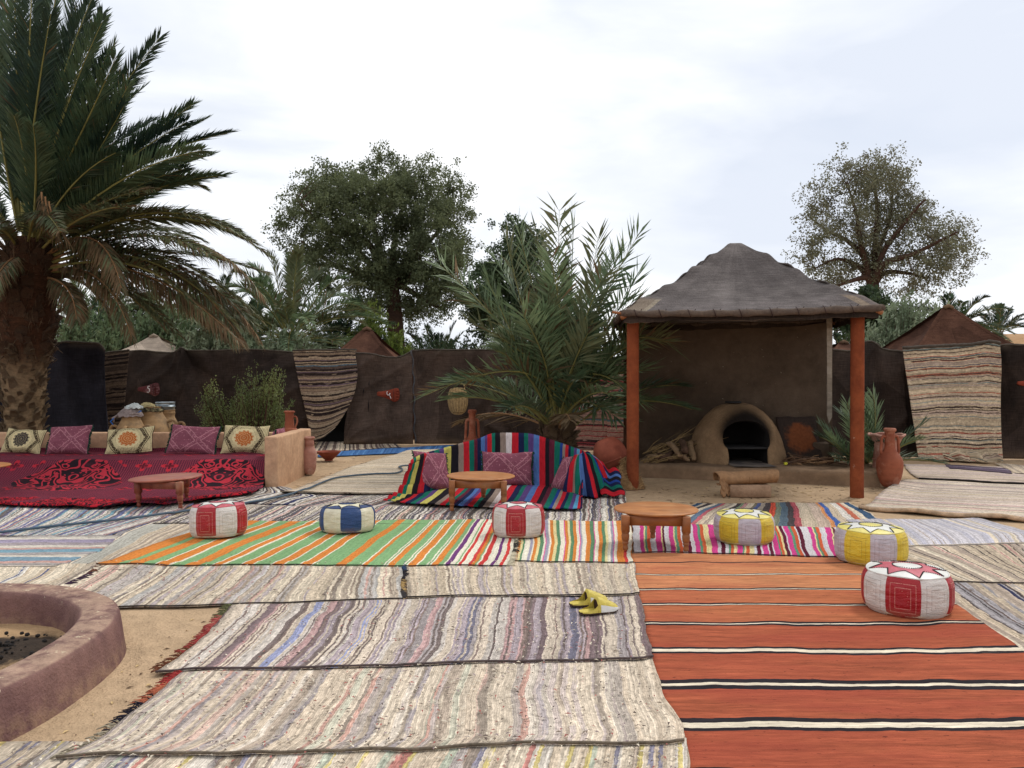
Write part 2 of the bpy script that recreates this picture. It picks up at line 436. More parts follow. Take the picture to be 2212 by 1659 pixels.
# far right
rug('grey and beige rag rug with one navy stripe, right of the orange kilim',
    [(1900, 1252, 2330, 1262), (2000, 1330, 2480, 1345), (2120, 1410, 2640, 1420)], .006,
    rug_mat('rag_r21', [(CR2, 3), (TA, 2), (GRY, 2), (CR, 2), (BR, .7), (NV, .5), (PK, .4)], 9, thin=[(DK, .08), (GRY, .1), (BL, .04)], nthin=45, off=3.3))
rug('pale grey and beige striped rug lying behind the nearest red and white pouf',
    [(1780, 1160, 2320, 1168), (1960, 1215, 2330, 1215), (2045, 1255, 2420, 1262)], .012,
    rug_mat('rag_r20', [(CR2, 3), (TA, 2), (GRY, 2), (CR, 1.5), (LIL, .7)], 8, thin=[(DK, .05), (BR, .05), (PK, .05)], nthin=45, off=8.1))
rug('pale bluish grey flat rug at the right behind the nearer yellow pouf',
    [(1830, 1122, 2110, 1117), (1850, 1150, 2235, 1150), (1880, 1182, 2250, 1172)], .018,
    rug_mat('rag_r19', [(S(196, 190, 192), 4), (S(186, 182, 190), 3), (CR, 1)], 12, thin=[(TA, .05)], nthin=80, dash=.18, knots=.35, off=1.7), hem=S(190, 178, 160))
rug('pinkish beige rug with a ragged dark edge in front of the hanging rug',
    [(1952, 1001, 2330, 1010), (1965, 1020, 2330, 1032), (1985, 1032, 2330, 1050)], .010,
    rug_mat('rag_r22', [(CR2, 3), (S(196, 176, 170), 3), (TA, 1)], 18, axis='v', off=4.2, dash=.3), hem=S(48, 44, 42), hemr=.016)
rug('slate purple cloth strip with one white line lying under the hanging rug at the right',
    [(2040, 1002, 2180, 1012), (2052, 1012, 2188, 1023)], .018,
    rug_mat('rag_r22b', [(S(92, 78, 92), 1)], 3, exact=[(.6, S(92, 78, 92)), (.06, S(190, 180, 190)), (.5, S(92, 78, 92))], length=.55, axis='v', knots=.2, off=.02), hem=S(60, 50, 60), name='cloth_strip')
rug('small red and cream striped rug at the far right edge beside the hanging rug',
    [(2150, 1000, 2330, 1010), (2192, 1022, 2340, 1034)], .022,
    rug_mat('rag_r22c', [(CR2, 3), (PK, 1.5), (TA, 1), (BR, .6)], 12, off=4.9))
def lift18(u, v, p): return .05*max(0, 1-u*6)*max(0, math.sin(PI*min(1, v*1.3)))
rug('large pale rag rug with a rolled near edge, right of the terracotta amphora',
    [(1958, 1034, 2330, 1052), (1905, 1068, 2335, 1086), (1858, 1099, 2270, 1128)], .026,
    rug_mat('rag_r18', [(CR, 4), (S(208, 190, 178), 3), (CR2, 2), (S(200, 166, 156), .7), (GRY, .6)], 16, axis='v', thin=[(BR, .06), (TA, .12)], nthin=60, off=6.6, dash=.3),
    hem=S(176, 148, 120), hemr=.026, lift=lift18, curl=.03)
# stripes behind the yellow pouf
X17 = [(.06, WH), (.05, S(196, 110, 84)), (.05, CR), (.07, S(60, 84, 110)), (.04, CR2), (.06, DK), (.06, CR), (.06, S(96, 112, 130)), (.04, S(170, 90, 96)), (.05, CR2), (.04, TA), (.05, CR), (.05, DK), (.03, S(120, 140, 110)), (.05, PK), (.07, CR2),
       (.03, S(120, 110, 90)), (.05, BL), (.05, TA), (.07, DK), (.05, S(196, 80, 60)), (.05, S(120, 124, 104)), (.07, S(84, 98, 108)), (.05, DK), (.05, S(170, 84, 90)), (.12, CR2), (.10, S(190, 168, 150)), (.03, S(206, 140, 90)), (.05, S(72, 100, 160)), (.08, CR2)]
rug('multicoloured rag rug of cream, blue, black and pink stripes in front of the burlap roll',
    [(1505, 1086, 1837, 1084), (1440, 1112, 1885, 1110), (1370, 1150, 1935, 1145)], .008,
    rug_mat('rag_r17', exact=X17, length=2.1, wob=.05, knots=.4, off=.2), hem=None, edge=.04)
# orange kilim: stripes across, thin far away and thick near
OR1 = S(190, 126, 86); OR2 = S(174, 102, 68); OR3 = S(160, 84, 58); BK = S(40, 36, 40); IV = S(222, 208, 184)
dl = [6.50, 6.10, 5.68, 5.29, 4.87, 4.386, 3.898, 3.442, 2.99]
LV8 = .012; kk = (CAM_H-LV8)/CAM_H
v0_ = G(1368, 1193, LV8).y; v1_ = G(1470, 1760, LV8).y
ks = []; cur = v0_
oc = [OR1, OR1, OR1, OR2, OR2, OR3, OR3, OR3, OR3, OR3]
for i, y_ in enumerate(dl):
    y_ *= kk; wd = [.036, .046, .052, .058, .080, .125, .12, .125, .12][i]
    ks.append((cur-(y_+wd/2), oc[i])); ks += [(wd*.36, BK), (wd*.32, IV), (wd*.32, BK)]; cur = y_-wd/2
ks.append((cur-v1_, OR3))
def kilim_mat():
    t = T('kilim_orange', .95, .1); u, v, uvv = t.uv(); q = t.com(u, v)
    w1 = t.sub(t.noise(t.map(q, (1.5, .35, 1)), 1.0, 4, .55), .5); w2 = t.sub(t.noise(t.map(q, (20, 60, 1)), 1.0, 2), .5)
    vp = t.add(t.add(v, t.mul(w1, .15)), t.mul(w2, .007))
    tot = sum(k[0] for k in ks); a = 0; st = []
    for w_, c_ in ks: st.append((a/tot, c_)); a += w_
    c0 = t.ramp(t.m_('DIVIDE', vp, tot), st, 'CONSTANT')
    n = t.noise(t.map(q, (1.4, 16, 1)), 1.0, 5, .65); n2 = t.noise(t.map(q, (9, 75, 1)), 1.0, 3, .6)
    c = t.shade(c0, n, .70, 1.24); c = t.shade(c, n2, .76, 1.18); c = t.shade(c, t.noise(t.map(q, (3.5, 34, 1)), 1.0, 4, .7), .82, 1.14)
    red = t.mix(t.mul(t.sstep(t.noise(t.map(q, (.6, 2.6, 1)), 1.0, 4, .6), .42, .66), .45), c, S(150, 64, 52)); 
    sat = t.sstep(t.sep(c0)[0], .2, .3); cream = t.sstep(t.sep(c0)[2], .25, .4)
    c = t.mix(t.mul(sat, t.sub(1.0, cream)), c, red)
    kn = t.sstep(t.noise(t.map(q, (22, 60, 1)), 1.0, 3, .6), .64, .70); c = t.mix(t.mul(kn, .7), c, S(70, 30, 26))
    t.col(c); t.bump(t.add(t.add(n2, n), t.add(t.mul(t.noise(q, 220, 2), .6), t.mul(t.noise(t.map(q, (1.5, 6, 1)), 1.0, 3), 3.0))), .7, .006); return t.m
# right edge straight through (2205,1400) and (2051,1295)
e0, e1 = G(2051, 1295, LV8), G(2205, 1400, LV8)
def redge(y):
    k = (y-e0.y)/(e1.y-e0.y); return e0.x+(e1.x-e0.x)*k
def proj(p):
    d = Vector(p)-Vector((0, 0, CAM_H)); c, s = math.cos(PITCH), math.sin(PITCH)
    yy = d.y*c+d.z*s; zz = -d.y*s+d.z*c; return 1106+FPX*d.x/yy, 829.5-FPX*zz/yy
rows = []
for (x_, y_) in [(1360, 1193), (1368, 1253), (1376, 1287), (1390, 1363), (1402, 1421), (1414, 1480), (1460, 1560), (1468, 1610), (1462, 1660), (1455, 1760)]:
    l = G(x_, y_, LV8); rx, ry = proj((redge(l.y), l.y+.0, LV8)); rows.append((x_, y_, rx, ry))
orange = rug('large orange red kilim with narrow black and white bands filling the right foreground', rows, .024, kilim_mat(), hem=None, name='kilim', res=.05, edge=.01)
# rear rugs
RG.append((rug('rag rug of fine purple, white and black strips in front of the sofa',
    [(600, 1060, 1350, 1050), (420, 1095, 1355, 1090), (330, 1130, 1365, 1132)], .020,
    rug_mat('rag_r9', [(WH, 3), (DK, 3), (LIL, 2), (NV, 1.2), (PK, .9), (CR, 2), (BL, .5)], 34, wob=.05, thin=[(DK, .16), (WH, .12)], nthin=70, dash=.7, knots=.8, off=9.1, rip=.01, mute=.12)), 500))
rug('small dark blue and white rag rug at the foot of the plastered bench arm',
    [(560, 1043, 625, 1052), (540, 1062, 690, 1072), (430, 1082, 640, 1092)], .024,
    rug_mat('rag_r9b', [(WH, 3), (NV, 2), (DK, 2), (TA, 2)], 30, wob=.07, dash=.6, off=2.7), hem=S(40, 40, 60))
rug('blue, pink and white rag rug of narrow stripes lying below the red bench cover',
    [(-420, 1082, 420, 1085), (-420, 1110, 355, 1120), (-420, 1148, 215, 1160)], .027,
    rug_mat('rag_r10', [(WH, 3), (S(70, 90, 150), 2), (LIL, 2), (PK, 1.4), (S(84, 150, 170), 1.2), (NV, 1), (S(120, 70, 120), .8)], 24, wob=.05, thin=[(DK, .08), (WH, .1)], dash=.6, off=5.5, axis='u', rip=.008, mute=.2))
rug('grey beige rag rug with faint diagonal stripes left of the green and orange rug',
    [(355, 1112, 560, 1118), (255, 1150, 470, 1160), (120, 1225, 330, 1235)], .013,
    rug_mat('rag_r12', [(S(176, 172, 160), 4), (TA, 2), (CR2, 2), (GRY, 2)], 12, thin=[(DK, .02), (CR, .1)], nthin=60, off=7.7, dash=.25, knots=.3))
rug('rug of broad turquoise, grey violet and white stripes at the left edge',
    [(-380, 1160, 262, 1156), (-380, 1188, 215, 1190), (-380, 1222, 120, 1222)], .033,
    rug_mat('rag_r11', exact=[(.07, S(84, 140, 168)), (.03, PK), (.05, GRY), (.045, WH), (.06, S(140, 130, 165)), (.05, S(150, 140, 150)), (.045, WH), (.03, PK), (.06, S(80, 146, 172)), (.05, S(150, 146, 150)), (.04, WH)], length=1.25, axis='v', wob=.06, knots=.7, off=.3, mute=.25), hem=S(200, 190, 178))
rug('cream rag rug with thin blue lines at the left edge behind the round fire pit',
    [(-380, 1218, 212, 1218), (-380, 1240, 180, 1240), (-380, 1262, 132, 1262)], .029,
    rug_mat('rag_r13', [(CR, 4), (CR2, 3), (WH, 1), (TA, 1)], 14, thin=[(BL, .06), (DK, .04)], nthin=40, off=6.1, wob=.05), hem=S(170, 150, 130),
    fr_=([S(96, 60, 44), S(60, 40, 60)], .07, 0, 1))
rug('beige rag rug between the clay bowl and the striped sofa, one corner curled up',
    [(885, 972, 1010, 968), (760, 1006, 960, 1000), (690, 1034, 890, 1034), (606, 1067, 880, 1070)], .026,
    rug_mat('rag_r14', [(CR, 4), (S(210, 190, 160), 3), (CR2, 2)], 22, axis='v', thin=[(BR, .10), (TA, .12)], nthin=50, off=3.9, dash=.3), hem=S(96, 78, 60), curl=.04)
rug('faded blue rug with a zigzag weave lying along the foot of the black tent cloth',
    [(690, 976, 1010, 958), (686, 986, 1002, 972)], .006,
    rug_mat('rag_r16', [(S(70, 110, 160), 3), (S(86, 128, 176), 2), (S(58, 94, 144), 2)], 14, knots=.25, dash=.3, off=1.1), hem=S(60, 90, 130))
rug('grey and brown striped rug on the ground below the swept back blanket',
    [(690, 950, 850, 952), (672, 978, 866, 966)], .013,
    rug_mat('rag_r15', [(TA, 2), (BR, 2), (CR2, 2), (DK, 1)], 17, off=1.9))
# foreground stack of rag rugs
RG.append((rug('cream rag rug with thin yellow, blue and red stripes, nearest of all rugs',
    [(-60, 1600, 1482, 1590), (-150, 1660, 1487, 1650), (-300, 1780, 1490, 1760)], .030,
    rug_mat('rag_r1', [(CR, 4), (WH, 2), (CR2, 3), (GN, 1), (GRY, 1), (TA, .8)], 17, thin=[(YL, .08), (BL, .07), (DK, .08), (RD, .05), (BR, .06)], nthin=36, wob=.03, off=8.8, mute=.3, mcol=S(216, 198, 176))), 500))
RG.append((rug('cream rag rug with a red and black fringe, below the broad plum stripes',
    [(396, 1449, 1408, 1415), (335, 1500, 1433, 1503), (255, 1560, 1470, 1562), (207, 1600, 1476, 1585), (117, 1638, 1479, 1604)], .035,
    rug_mat('rag_r2', [(CR, 5), (WH, 2), (CR2, 3), (GN, .7), (GRY, .9), (LIL, .8), (PK, 1.2)], 17, thin=[(BL, .07), (LIL, .08), (RD, .03), (DK, .05), (BR, .04)], nthin=30, wob=.035, off=2.2, mute=.55, mcol=S(218, 200, 178), grain=.14),
    hem=S(104, 92, 78), hemr=.006, fl=([S(150, 50, 48), S(170, 96, 70), S(30, 28, 40), S(150, 140, 120)], .05, 0, 1), curl=.008), 1000))
RG.append((rug('rag rug of broad dark plum, blue and cream stripes under the pair of yellow slippers',
    [(502, 1304, 1381, 1280), (468, 1340, 1392, 1330), (420, 1390, 1400, 1375), (332, 1451, 1411, 1422)], .040,
    rug_mat('rag_r3', [(CR, 3), (WH, 2), (S(96, 76, 86), 2.4), (LIL, 2), (DK, 1), (PB, .6), (S(190, 150, 148), 1.5), (GRY, 1.5), (S(70, 84, 116), .7)], 15, thin=[(DK, .10), (CR, .10), (BR, .08)], nthin=55, wob=.045, off=5.02, ks=1.6, mute=.28, mcol=S(190, 170, 160)),
    hem=S(84, 72, 70), hemr=.0055, fl=([S(90, 90, 60), S(160, 80, 74), S(150, 60, 56), S(104, 60, 40)], .05, 0, 1), curl=.008), 1000))
RG.append((rug('beige rag rug with thin black lines below the green and orange rug',
    [(205, 1214, 872, 1212), (150, 1243, 868, 1240), (5, 1316, 866, 1293)], .045,
    rug_mat('rag_r4a', [(CR, 4), (CR2, 3), (TA, 2), (GRY, 2), (S(176, 176, 176), 1)], 13, thin=[(DK, .10), (BR, .06), (LIL, .06), (PK, .03)], nthin=38, wob=.05, off=6.4, mute=.3, mcol=S(212, 196, 172)),
    fr_=([S(50, 70, 100), S(40, 36, 40), S(170, 140, 90), S(60, 56, 56)], .035, 0, 1), hem=S(56, 50, 46)), 700))
RG.append((rug('cream rag rug with faint mauve stripes between the multicoloured rugs and the yellow slippers',
    [(872, 1214, 1366, 1208), (876, 1250, 1375, 1250), (882, 1290, 1384, 1286)], .050,
    rug_mat('rag_r4b', [(CR, 5), (CR2, 4), (S(206, 186, 160), 2), (TA, 1)], 14, thin=[(BR, .05), (LIL, .10), (TA, .12)], nthin=40, wob=.03, off=1.3, mute=.3, mcol=S(212, 196, 172)), hem=S(56, 50, 46), curl=.012), 450))
g_ = S(132, 170, 118); o_ = S(214, 132, 62); w_ = S(230, 222, 200); pu = S(112, 62, 116); rr = S(206, 66, 62); dk = S(84, 74, 68)
X5 = [(150, o_), (70, g_), (100, o_), (85, g_), (22, w_), (85, o_), (20, w_), (95, g_), (110, o_), (85, g_), (20, w_), (62, o_), (16, w_), (112, g_), (18, w_), (68, o_), (16, w_), (120, g_), (16, w_), (66, o_), (16, w_), (100, g_), (16, w_),
      (72, o_), (14, w_), (155, g_), (78, o_), (105, g_), (14, w_), (35, o_), (92, g_), (12, w_), (10, g_), (12, w_), (14, g_), (12, w_), (50, o_), (50, g_), (12, w_), (14, g_), (12, w_), (60, o_), (14, w_), (60, g_), (12, w_), (14, g_), (12, w_), (50, o_), (40, g_),
      (16, w_), (30, pu), (34, w_), (14, g_), (12, w_), (25, rr), (50, w_), (22, rr), (26, o_), (20, g_), (14, w_), (28, rr), (55, w_), (16, pu), (40, w_), (25, rr), (45, w_), (40, dk), (38, w_), (42, dk), (50, w_)]
rug('green and orange flat woven rug with white lines under the blue and white pouf',
    [(488, 1127, 1124, 1121), (360, 1165, 1114, 1166), (207, 1221, 1094, 1221)], .058,
    rug_mat('kilim_green', exact=X5, length=3.36, wob=.022, knots=.25, fine=.12, dash=.13, fade=.1, weave=140, rip=.003), hem=S(40, 40, 40), hemr=.004,
    fr_=([S(190, 180, 150), S(60, 56, 52), S(196, 186, 160)], .055, .25, 1))
gg = S(96, 136, 100); yy = S(222, 206, 150); gr = S(158, 154, 168); pp = S(222, 78, 150)
X6 = [(30, o_), (25, rr), (28, w_), (25, o_), (18, yy), (15, gg), (40, w_), (20, gr), (10, w_), (26, o_), (20, yy), (28, gg), (14, w_), (6, pp), (22, gr), (14, w_), (26, o_), (22, yy), (26, gg), (34, w_), (6, pp), (22, o_), (18, yy), (24, gg), (24, o_), (18, w_), (8, pp), (16, gr), (30, w_),
      (34, o_), (28, gg), (6, pp), (26, w_), (30, o_), (24, gg), (20, yy), (24, w_), (18, gr), (6, pp), (24, w_), (26, o_)]
rug('narrow multicoloured striped rug between the red and white pouf and the round table',
    [(1090, 1124, 1364, 1125), (1095, 1170, 1366, 1170), (1085, 1211, 1367, 1216)], .054,
    rug_mat('kilim_multi', exact=X6, length=1.06, wob=.012, knots=.15, fine=.12, dash=.12, weave=140, rip=.002), hem=S(50, 46, 44), hemr=.004)
mg = S(200, 66, 132); mr = S(92, 26, 48); ro = S(200, 92, 56); gt = S(92, 142, 112); ly = S(216, 200, 146); lw = S(204, 198, 198)
X7 = [(60, lw), (34, mg), (8, ly), (18, gt), (26, ro), (44, lw), (44, mg), (12, ly), (16, mr), (40, lw), (42, mg), (10, ly), (20, gt), (30, ro), (40, lw), (30, mr), (34, lw), (42, mg), (22, gt), (28, ro), (44, ly), (48, mg), (30, lw), (34, mr), (26, lw), (16, gt), (24, ro), (26, ly),
      (46, mg), (16, gt), (12, ly), (30, ro), (34, ly), (26, lw), (30, mr), (18, lw), (44, mg), (14, lw), (28, mr), (12, lw), (40, mg), (14, gt), (22, ro), (16, ly), (30, mr), (10, lw), (40, mg), (20, gt), (26, ro), (16, lw), (34, mr)]
rug('magenta, white and orange striped rug under the far yellow and white pouf',
    [(1366, 1128, 1812, 1140), (1368, 1160, 1822, 1168), (1369, 1193, 1835, 1202)], .060,
    rug_mat('kilim_magenta', exact=X7, length=1.55, wob=.03, knots=.15, fine=.14, dash=.14, weave=140, rip=.003), hem=S(60, 40, 40), hemr=.004)
LVL = dict(green=.066, magenta=.068, orange=.032, multi=.062, rear=.03, plum=.048)
# loose ends of rag standing up from the weave of the near rugs
TUFT = [hemmat(S(92, 78, 72)), hemmat(S(206, 194, 174)), hemmat(S(142, 124, 124)), hemmat(S(160, 96, 88)), hemmat(S(126, 112, 98))]
def tufts(rg, n):
    b = MB()
    for i in range(n):
        u, v = rnd.uniform(.01, .99), rnd.uniform(.03, .97); p = rg.at(u, v); a = rnd.uniform(0, 2*PI); l = rnd.uniform(.006, .017)
        d_ = Vector((math.cos(a), math.sin(a), 0)); s_ = Vector((-d_.y, d_.x, 0))*rnd.uniform(.003, .006); up = Vector((0, 0, rnd.uniform(.004, .010)))
        b.add([p-d_*l+Vector((0, 0, .001)), p-s_+up, p+d_*l+up*.4, p+s_+up*.9], [(0, 1, 2, 3)], rnd.choice([0, 1, 1, 1, 2, 3, 4, 4]))
    o = b.build('rag_ends', TUFT, rg.root); o['kind'] = 'stuff'
lay_rugs()
for rg, n in RG: tufts(rg, n)
# hose
def hose():
    pts = [(-90, 1150), (0, 1145), (120, 1132), (250, 1119), (400, 1100), (560, 1079), (640, 1062), (690, 1042), (720, 1031), (760, 1025), (810, 1021), (850, 1020), (866, 1016), (868, 1010), (862, 1006), (872, 1003), (890, 1003), (925, 1006)]
    sp = smoothprof([tuple(G(x, y, .045)[:2]) for x, y in pts], 8)
    V, F = tube([(x, y, TZ(x, y)+.019+.004*nz3(x, y)) for x, y in sp], .0135, 8)
    tag(mk('hose', V, F, simple('hose_rubber', S(84, 100, 112), .5, .1, 5, .1, c2=S(66, 82, 96))), 'grey blue garden hose snaking across the rugs on the left', 'hose')
hose()
# bits of straw and grit on bare sand
def litter():
    b = MB()
    zones = [(-2.0, 3.3, -1.2, 5.0, 110), (-3.0, 10.6, -1.2, 15.5, 260), (1.6, 9.0, 5.2, 11.2, 420), (4.4, 8.2, 8, 11, 120)]
    for x0, y0, x1, y1, n in zones:
        for i in range(n):
            x, y = rnd.uniform(x0, x1), rnd.uniform(y0, y1); z = gh(x, y)+.003; a = rnd.uniform(0, PI); l = rnd.choice([.008, .012, .02, .05 if n > 200 else .02])
            d_ = Vector((math.cos(a), math.sin(a), 0)); s_ = Vector((-d_.y, d_.x, 0))*min(.008, l*.3); p = Vector((x, y, z))
            b.add([p-d_*l, p-s_+Vector((0, 0, .004)), p+d_*l, p+s_+Vector((0, 0, .006))], [(0, 1, 2), (0, 2, 3)], rnd.choice([0, 0, 1]))
    tag(b.build('straw_litter', [simple('litter_dark', S(92, 70, 50)), simple('litter_pale', S(196, 168, 120))], base=(0, 0, 0)), kind='stuff')
litter()
# ------------------------------------------------------------------ fire pit
def mud(name, c, c2, sc_=2.5, bump=.6): 
    t = T(name, .93, .12); o = t.pos(); n1 = t.noise(o, sc_, 5, .6); n2 = t.noise(o, sc_*6, 5, .65); n3 = t.noise(o, 120, 3, .6)
    cc = t.mix(t.sstep(n1, .35, .65), c, c2); cc = t.shade(t.shade(cc, n2, .84, 1.14), n3, .92, 1.08)
    chip = t.sstep(t.noise(o, 16, 4, .7), .68, .72); cc = t.mix(t.mul(chip, .35), cc, S(206, 190, 168))
    t.col(cc); t.bump(t.add(t.mul(n2, 2), t.add(t.mul(n3, .5), t.mul(n1, 2))), bump, .012); return t.m
def fire_pit():
    cx, cy = -3.27, 3.80; root = thing('fire_pit', 'low round plastered fire pit ring with a purplish brown painted wall at the left', 'fire pit', (cx, cy, 0))
    def se(a, b, th, n=2.35):
        c, s = math.cos(th), math.sin(th)
        return cx+a*abs(c)**(2/n)*(1 if c > 0 else -1), cy+b*abs(s)**(2/n)*(1 if s > 0 else -1)
    prof = [(1.235, 1.27, -.02), (1.225, 1.26, .05), (1.215, 1.25, .12), (1.205, 1.24, .175), (1.197, 1.232, .196), (1.18, 1.215, .207), (1.10, 1.13, .210), (1.03, 1.06, .206), (1.012, 1.04, .195), (1.0, 1.03, .16), (.99, 1.02, .08), (.98, 1.01, -.03)]
    n = 140; V = []; F = []; 
    for a, b, z in prof:
        for k in range(n):
            th = 2*PI*k/n; q = 1+.006*nz3(math.cos(th)*3, math.sin(th)*3, z*5); x, y = se(a*q, b*q, th)
            V.append((x, y, z+(.004*nz3(x*4, y*4, 3) if z > .1 else 0)))
    for i in range(len(prof)-1):
        for k in range(n): F.append((i*n+k, i*n+(k+1) % n, (i+1)*n+(k+1) % n, (i+1)*n+k))
    t = T('pit_plaster', .88, .18); o = t.pos(); n1 = t.noise(o, 2.2, 5, .6); n2 = t.noise(o, 14, 5, .65); n3 = t.noise(o, 90, 3)
    z = t.sep(o)[2]
    cc = t.mix(t.sstep(n1, .3, .7), S(108, 78, 76), S(130, 98, 90)); 
    top = t.mul(t.sstep(z, .196, .206), t.sstep(t.add(t.mul(n1, .6), t.mul(n2, .4)), .40, .58)); cc = t.mix(t.mul(top, .6), cc, S(184, 156, 132))
    chip = t.mul(t.sstep(t.noise(o, 13, 4, .75), .62, .66), t.sstep(z, .165, .2)); cc = t.mix(t.mul(chip, .75), cc, S(206, 190, 160))
    low = t.mul(t.sub(1.0, t.sstep(z, .0, .12)), t.sstep(n2, .4, .6)); cc = t.mix(t.mul(low, .5), cc, S(150, 122, 96))
    drip = t.noise(t.map(o, (9, 9, .6)), 1.0, 3); cc = t.shade(cc, drip, .82, 1.1)
    cc = t.shade(t.shade(cc, n2, .86, 1.12), n3, .9, 1.08); t.col(cc); t.bump(t.add(t.mul(n2, 1.5), t.add(n3, t.mul(n1, 2))), .6, .012)
    mk('ring_wall', V, F, t.m, root)
    # sand floor with a heap of ash
    t = T('pit_floor', .95, .1); o = t.pos(); q = t.sep(o)
    d = t.m_('SQRT', t.add(t.m_('POWER', t.sub(q[0], cx+.55), 2.0), t.m_('POWER', t.mul(t.sub(q[1], cy+.50), 1.35), 2.0)))
    n2 = t.noise(o, 12, 5, .7); a_ = t.sub(1.0, t.sstep(t.add(d, t.mul(n2, .35)), .42, .62))
    c = t.mix(a_, t.mix(n2, S(158, 128, 96), S(188, 156, 118)), t.mix(n2, S(30, 26, 24), S(78, 66, 56)))
    t.col(c); t.bump(t.add(n2, t.noise(o, 50, 4)), .9, .02)
    def fl(u, v):
        th = 2*PI*u; x, y = se(1.0*v, 1.03*v, th); dd = math.hypot(x-cx-.55, (y-cy-.5)*1.3)
        return (x, y, .0+.05*math.exp(-(dd/.32)**2)+.02*nz3(x*5, y*5)+.02*v*v)
    V, F, UV = grid(80, 24, fl); mk('sand_floor', V, F, t.m, root)
    b = MB()
    for i in range(120):
        a = rnd.uniform(0, 2*PI); r_ = rnd.uniform(0, .34); x, y = cx+.55+r_*math.cos(a), cy+.5+r_*math.sin(a)*.8
        q = rnd.uniform(.004, .017); V, F = lathe([(0.001, 0), (q, q*.3), (q*.9, q), (0.001, q*1.3)], 6, (x, y, .03+.03*rnd.random()), Matrix.Rotation(rnd.random(), 3, 'X'), .6); b.add(V, F)
    o_ = b.build('charcoal', simple('charcoal', S(34, 30, 28), .9, .4), root); o_['kind'] = 'stuff'
fire_pit()

# ------------------------------------------------------------------ plastered bench
plaster = mud('bench_plaster', S(198, 160, 128), S(182, 144, 114), 2.2, .4)
def wallbox(x0, y0, x1, y1, z0, z1, b=.02, name='wall', mat=None, parent=None, div=.12):
    """box with softly uneven faces"""
    bm = __import__('bmesh').new(); import bmesh
    bmesh.ops.create_cube(bm, size=1)
    for v in bm.verts: v.co = Vector(((x0+x1)/2+v.co.x*(x1-x0), (y0+y1)/2+v.co.y*(y1-y0), (z0+z1)/2+v.co.z*(z1-z0)))
    bmesh.ops.bevel(bm, geom=bm.edges[:], offset=b, segments=3, affect='EDGES', profile=.6)
    long = [e for e in bm.edges if e.calc_length() > div*2]
    for k in range(3):
        es = [e for e in bm.edges if e.calc_length() > div*1.6]
        if not es: break
        bmesh.ops.subdivide_edges(bm, edges=es, cuts=2, use_grid_fill=True)
        if len(bm.verts) > 9000: break
    for v in bm.verts:
        p = v.co; v.co = p+Vector((nz3(p.y*3, p.z*3, 1), nz3(p.x*3, p.z*3, 2), nz3(p.x*3, p.y*3, 3)*.6))*.008
    V = [v.co.copy() for v in bm.verts]; bm.verts.index_update(); F = [tuple(v.index for v in f.verts) for f in bm.faces]; bm.free()
    return mk(name, V, F, mat, parent)
bench = thing('masonry_bench', 'long low sand coloured plastered bench with a back wall and right arm', 'bench', (-4.6, 11.9, 0))
wallbox(-9.6, 12.55, -3.21, 12.74, -.05, .63, .02, 'back_wall', plaster, bench, .25)
wallbox(-3.37, 10.88, -3.19, 12.70, -.05, .69, .025, 'arm_wall', plaster, bench, .2)
wallbox(-9.6, 11.30, -3.35, 12.57, -.05, .315, .02, 'seat_block', plaster, bench, .3)

